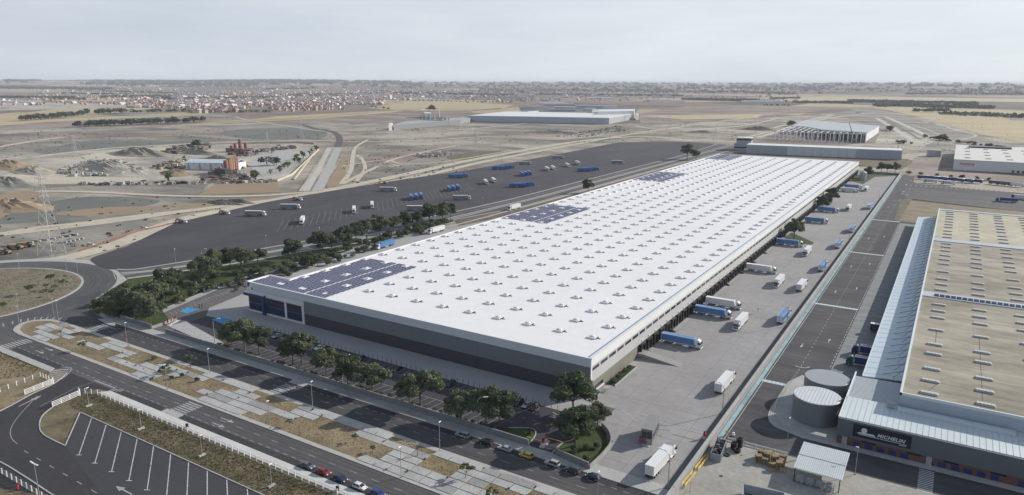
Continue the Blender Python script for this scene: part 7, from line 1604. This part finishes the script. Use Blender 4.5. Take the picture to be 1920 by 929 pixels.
# quarry: white shed, silos, plant
q0 = at(349, 317.5); qs = thing('quarry_shed', 'long white shed with pale roof in the quarry', 'shed', (q0[0], q0[1], -.4)); q1 = at(443, 319); a_ = math.atan2(q1[1]-q0[1], q1[0]-q0[0]); LQ = math.hypot(q1[0]-q0[0], q1[1]-q0[1]); qs.rotation_euler = (0, 0, a_)
MB().box(0, LQ, 0, 26, 0, 8).build('walls', M['white_wall'], qs); MB().hexa([(-.6, -.6, 8.01), (LQ+.6, -.6, 8.01), (LQ+.6, 13, 11), (-.6, 13, 11), (-.6, -.6, 8.4), (LQ+.6, -.6, 8.4), (LQ+.6, 13, 11.4), (-.6, 13, 11.4)]).hexa([(-.6, 13, 11), (LQ+.6, 13, 11), (LQ+.6, 26.6, 8.01), (-.6, 26.6, 8.01), (-.6, 13, 11.4), (LQ+.6, 13, 11.4), (LQ+.6, 26.6, 8.4), (-.6, 26.6, 8.4)]).build('roof', M['canopy_sheet'], qs)
for i in range(9): MB().box(LQ*(i+.3)/9, LQ*(i+.7)/9, -.2, -.02, .2, 5.6).build('door', M['white'] if i % 2 else M['galvanised'], qs); MB().box(LQ*(i+.42)/9, LQ*(i+.58)/9, -.22, -.02, 6.1, 7.2).build('window', M['glass'], qs)
sr, sy_ = mat('silo_red', (.24, .11, .10), .6, .15, .3), mat('silo_ochre', (.27, .19, .10), .6, .12, .3)
def silo(px, h, r, m, lab):
    x, y = at(*px); o = thing('silo', lab, 'silo', (x, y, -.4), 0, 'silos of the quarry plant'); MB().tube((0, 0, 4), (0, 0, h), r, n=14).build('shell', m, o); MB().tube((0, 0, 1.6), (0, 0, 4), r*.3, r, 14).build('hopper', m, o); MB().tube((0, 0, h), (0, 0, h+1), r, r*.5, 14).build('cap', m, o)
    for k in range(4): MB().tube((r*.8*math.cos(k*1.57+.8), r*.8*math.sin(k*1.57+.8), 0), (r*.8*math.cos(k*1.57+.8), r*.8*math.sin(k*1.57+.8), 4.2), .25).build('leg', M['dark_metal'], o)
for i, (px, h, m, lab) in enumerate([((425, 326), 15, sr, 'red silo nearest the long white shed'), ((430, 325), 15.5, sr, 'second red silo beside the yellow pair'), ((433, 324.5), 17, sy_, 'ochre silo in the middle of the row'), ((437, 323.5), 17, sy_, 'second ochre silo in the row'), ((441, 322.5), 17, sr, 'red silo after the ochre pair'), ((444, 322), 17, sr, 'last red silo of the row at the shed end'), ((451, 283), 17, sr, 'tallest red silo in the back plant'), ((442, 284), 11, sr, 'lower red silo in the back plant'), ((461, 281.5), 11, sr, 'wide red silo in the back plant'), ((435, 285), 9, sr, 'short red hopper in the back plant')]): silo(px, h, 2.6, m, lab)
cv = thing('conveyor', 'red conveyor and framework around the back silos', 'conveyor', (*at(450, 286), -.4)); MB().box(-30, 26, -2, 2, 4, 5.5).build('gantry', sr, cv)
for i in range(8): MB().box(-28+7*i, -27+7*i, -2, 2, 0, 5).build('support', M['dark_metal'], cv)
MB().box(-26, -16, -5, 4, 0, 5).build('crusher_house', sr, cv); MB().box(12, 22, -12, -6, 0, 4).build('bin_house', sr, cv)
bp = thing('batching_plant', 'dark batching plant with hoppers at the foot of the silos', 'plant', (*at(420, 331), -.4)); MB().box(-10, 8, -4, 4, 3, 9).build('hopper_house', M['dark_metal'], bp); MB().box(-24, -12, -3, 3, 0, 4.5).build('aggregate_bin', M['brown_earth'], bp); MB().tube((-20, 0, 4), (-4, 0, 10), 1.2).build('belt', sr, bp)
rq = random.Random(17)
for i, (px, c_) in enumerate([((465, 292), 'white'), ((470, 290), 'red'), ((505, 285), 'white'), ((512, 287), 'silver'), ((530, 278), 'red'), ((540, 276), 'white'), ((522, 274), 'white'), ((448, 293), 'red'), ((400, 334), 'red'), ((440, 332), 'red'), ((452, 328), 'white'), ((462, 313), 'yellow'), ((456, 316), 'white')]):
    x, y = at(*px); o = stamp(car_template('mpv', c_), (x, y, -.35), rq.uniform(0, 6), ['white van near the back red plant', 'red vehicle near the back red plant', 'white lorry-like van in the middle of the quarry yard', 'silver van beside it in the quarry yard', 'red vehicle at the gate side of the quarry yard', 'white van at the gate side of the quarry yard', 'white van by the quarry back wall', 'red vehicle just below the back silos', 'red vehicle among the clutter before the silos', 'red vehicle beside the silo feet', 'white vehicle beside the silo feet', 'yellow vehicle at the end of the white shed', 'white vehicle at the end of the white shed'][i], 'vehicle', 'vehicles in the quarry yard', 'quarry_vehicle'); o.scale = (1.7, 1.5, 1.7)
MB().strip(P([(380, 272), (440, 270), (560, 268), (590, 270)]), 1.2, -.5, 2.2).build('quarry_wall', M['track'])['kind'] = 'structure'
MB().strip(P([(330, 343), (470, 341), (520, 340), (548, 328), (598, 281)]), .6, -.5, 1.6).build('quarry_wall', M['track'])['kind'] = 'structure'
for i in range(10):
    px = (12+i*14, 462-i*2.4); o = MB().obox(0, 0, 0, 1.0, 6, 1.2, 0).build('concrete_beam', M['slab'], None, (*at(*px), -.3), R(28)); tag(o, 'pale concrete beam in the line laid out by the pylon', 'concrete beam', 'concrete beams by the pylon')
for i in range(5):
    px = (118+i*8, 455-i*1.8); o = MB().obox(0, 0, 0, 1.0, 5, 1.2, 0).build('concrete_beam', M['slab'], None, (*at(*px), -.3), R(34)); tag(o, 'pale concrete beam in the short row just past the pylon', 'concrete beam', 'short row of concrete beams')
# orange mesh fence line on the earth
MB().strip(P([(150, 470), (200, 453), (260, 434), (330, 418)]), .25, -.3, .6).build('site_fence', mat('rust_fence', (.20, .10, .07), .9, .1, .5)); bpy.data.objects['site_fence']['kind'] = 'structure'
# ---------------- the town: houses one by one where they show largest, the rest as one mass
roofs = [mat('roof_%d' % i, c_, .9, .15, .1) for i, c_ in enumerate([(.36, .17, .125), (.30, .18, .15), (.40, .235, .185), (.28, .155, .135), (.42, .30, .25), (.52, .50, .48)])]; hw = [mat('house_wall_%d' % i, c_, .8, .05, .2) for i, c_ in enumerate([(.38, .35, .33), (.33, .26, .225), (.30, .19, .16), (.60, .59, .58)])]
def house_mb(L0, w_, h, mb=None, x=0, y=0, a=0, mi=(0, 1), z0=0):
    mb = mb or MB()
    def t_(u, v, z): p = rot((u, v), a); return (x+p[0], y+p[1], z+z0)
    L2, W2 = L0/2, w_/2; mb.hexa([t_(-L2, -W2, -.6), t_(L2, -W2, -.6), t_(L2, W2, -.6), t_(-L2, W2, -.6), t_(-L2, -W2, h), t_(L2, -W2, h), t_(L2, W2, h), t_(-L2, W2, h)], mi[0])
    e = .4; k = h+w_*.40
    mb.face([t_(-L2-e, -W2-e, h), t_(L2+e, -W2-e, h), t_(L2+e, 0, k), t_(-L2-e, 0, k)], mi[1]); mb.face([t_(L2+e, W2+e, h), t_(-L2-e, W2+e, h), t_(-L2-e, 0, k), t_(L2+e, 0, k)], mi[1])
    mb.face([t_(-L2, -W2, h), t_(-L2, 0, k-.1), t_(-L2, W2, h)], mi[0]); mb.face([t_(L2, -W2, h), t_(L2, W2, h), t_(L2, 0, k-.1)], mi[0]); return mb
HT = [(house_mb(9+2*(i % 3), 9, 4.2+(i % 2)*1.5).mesh('house', [hw[(0, 1, 2, 3, 1, 2, 0, 2, 1, 0, 2, 1)[i]], roofs[i % 6]]), i) for i in range(12)]
HL = ['off-white', 'tan', 'brick-coloured', 'white']; RL = ['dark terracotta', 'brown', 'pale terracotta', 'reddish brown', 'sandy', 'pale grey']
HW = (0, 1, 2, 3, 1, 2, 0, 2, 1, 0, 2, 1); rt = random.Random(23); nh = 0
def houses(px0, px1, px2, n, group, rows=None):
    """n houses over the photo parallelogram px0 (origin), px1, px2"""
    global nh
    for i in range(n):
        u, v = rt.random(), rt.random()
        q = (px0[0]+(px1[0]-px0[0])*u+(px2[0]-px0[0])*v, px0[1]+(px1[1]-px0[1])*u+(px2[1]-px0[1])*v); me, k = rt.choice(HT); o = link('house', me, None, (*at(*q), 0), rt.choice((.3, 1.87, .3, .5))); s = rt.uniform(.9, 1.35); o.scale = (s, s, s)
        tag(o, '%s house, %s roof, in the %s' % (HL[HW[k]], RL[k % 6], group[0]), 'house', group[1]+', '+HL[HW[k]]+' with '+RL[k % 6]+' roof'); nh += 1
houses((352, 207), (440, 204), (360, 213), 70, ('red-roofed front rows of the town', 'houses in the front rows of the town'))
houses((470, 195), (600, 191), (520, 210), 110, ('stepped terraces at the near edge of the town', 'houses in the stepped terraces'))
houses((560, 196), (640, 188), (570, 204), 50, ('fields end of the town terraces', 'houses at the fields end'))
houses((235, 190), (330, 187), (240, 200), 30, ('scattered houses before the town', 'scattered houses before the town'))
houses((640, 186), (700, 180), (640, 198), 40, ('near corner of the town below the pale tower', 'houses below the pale tower'))
mass = MB()
def mass_town(x0, x1, yf, n, sp_):
    for i in range(n):
        u = rt.random(); x = x0+(x1-x0)*u; y = yf(u)+rt.random()*sp_; X, Y, zt = at_land(x, y); k = rt.randrange(12); big = rt.random() < .10
        house_mb((9+2*(k % 3))*(2.4 if big else 1), 9*(2 if big else 1), rt.uniform(3.5, 6.5), mass, X, Y, rt.choice((.3, 1.87, .5)), ((k % 4) if rt.random() < .42 else rt.choice((1, 2)), 4+(5 if big else k % 6)), zt)
mass_town(240, 470, lambda u: 183+2*u, 420, 20); mass_town(330, 720, lambda u: 176-3*u, 1250, 24); mass_town(400, 700, lambda u: 171, 500, 8); mass_town(640, 860, lambda u: 168, 620, 20); mass_town(760, 1000, lambda u: 169, 420, 14); mass_town(1050, 1270, lambda u: 164, 420, 16); mass_town(900, 1150, lambda u: 162, 480, 13); mass_town(60, 420, lambda u: 168+6*u, 220, 14); mass_town(200, 640, lambda u: 160, 260, 12); mass_town(380, 560, lambda u: 158, 60, 6)
mass_town(1280, 1600, lambda u: 163, 230, 12); mass_town(1500, 1920, lambda u: 164+2*u, 130, 10); mass_town(700, 1200, lambda u: 158+3*u, 300, 8); mass_town(1720, 1790, lambda u: 195+3*u, 45, 6); mass_town(1800, 1920, lambda u: 174, 60, 5); mass_town(60, 240, lambda u: 183, 50, 6); mass_town(1060, 1160, lambda u: 176, 60, 6); mass_town(100, 330, lambda u: 157, 20, 6); mass_town(560, 780, lambda u: 154.6, 60, 3)
mass_town(960, 1280, lambda u: 174, 150, 17); mass_town(1280, 1500, lambda u: 178, 60, 12); mass_town(0, 260, lambda u: 186, 45, 12); mass_town(860, 1000, lambda u: 180, 50, 14); mass_town(1280, 1480, lambda u: 168, 70, 8)
tag(mass.build('distant_town', hw+roofs), 'far mass of pale and red-roofed houses towards the skyline', 'town', kind='stuff')
# ------------------------------------------------------------------ remove the templates the copies were made from
gone = set()
def drop(o):
    for c in kids(o): drop(c)
    gone.add(o)
for o in TEMPL+list(CARS.values())+list(LOR.values()): drop(o)
bpy.data.batch_remove(list(gone))
# ------------------------------------------------------------------ the air: far things fade to pale blue
hz_ = MB().box(-46000, 46000, -46000, 46000, -3, 128).build('haze', None)
hm = bpy.data.materials.new('haze'); hm.use_nodes = True; t = hm.node_tree; t.nodes.clear(); ov = t.nodes.new('ShaderNodeOutputMaterial'); pvn = t.nodes.new('ShaderNodeVolumePrincipled'); pvn.inputs['Density'].default_value = 5.2e-5; pvn.inputs['Color'].default_value = (.84, .90, 1, 1); t.links.new(pvn.outputs[0], ov.inputs[1])
hz_.data.materials.clear(); hz_.data.materials.append(hm); hz_['kind'] = 'stuff'; hz_['label'] = 'pale blue haze over the plain'; hz_['category'] = 'haze'
print('objects', len(bpy.data.objects), 'houses', nh, 'far trees', nfar[0], 'tris', sum(len(m.polygons) for m in bpy.data.meshes))
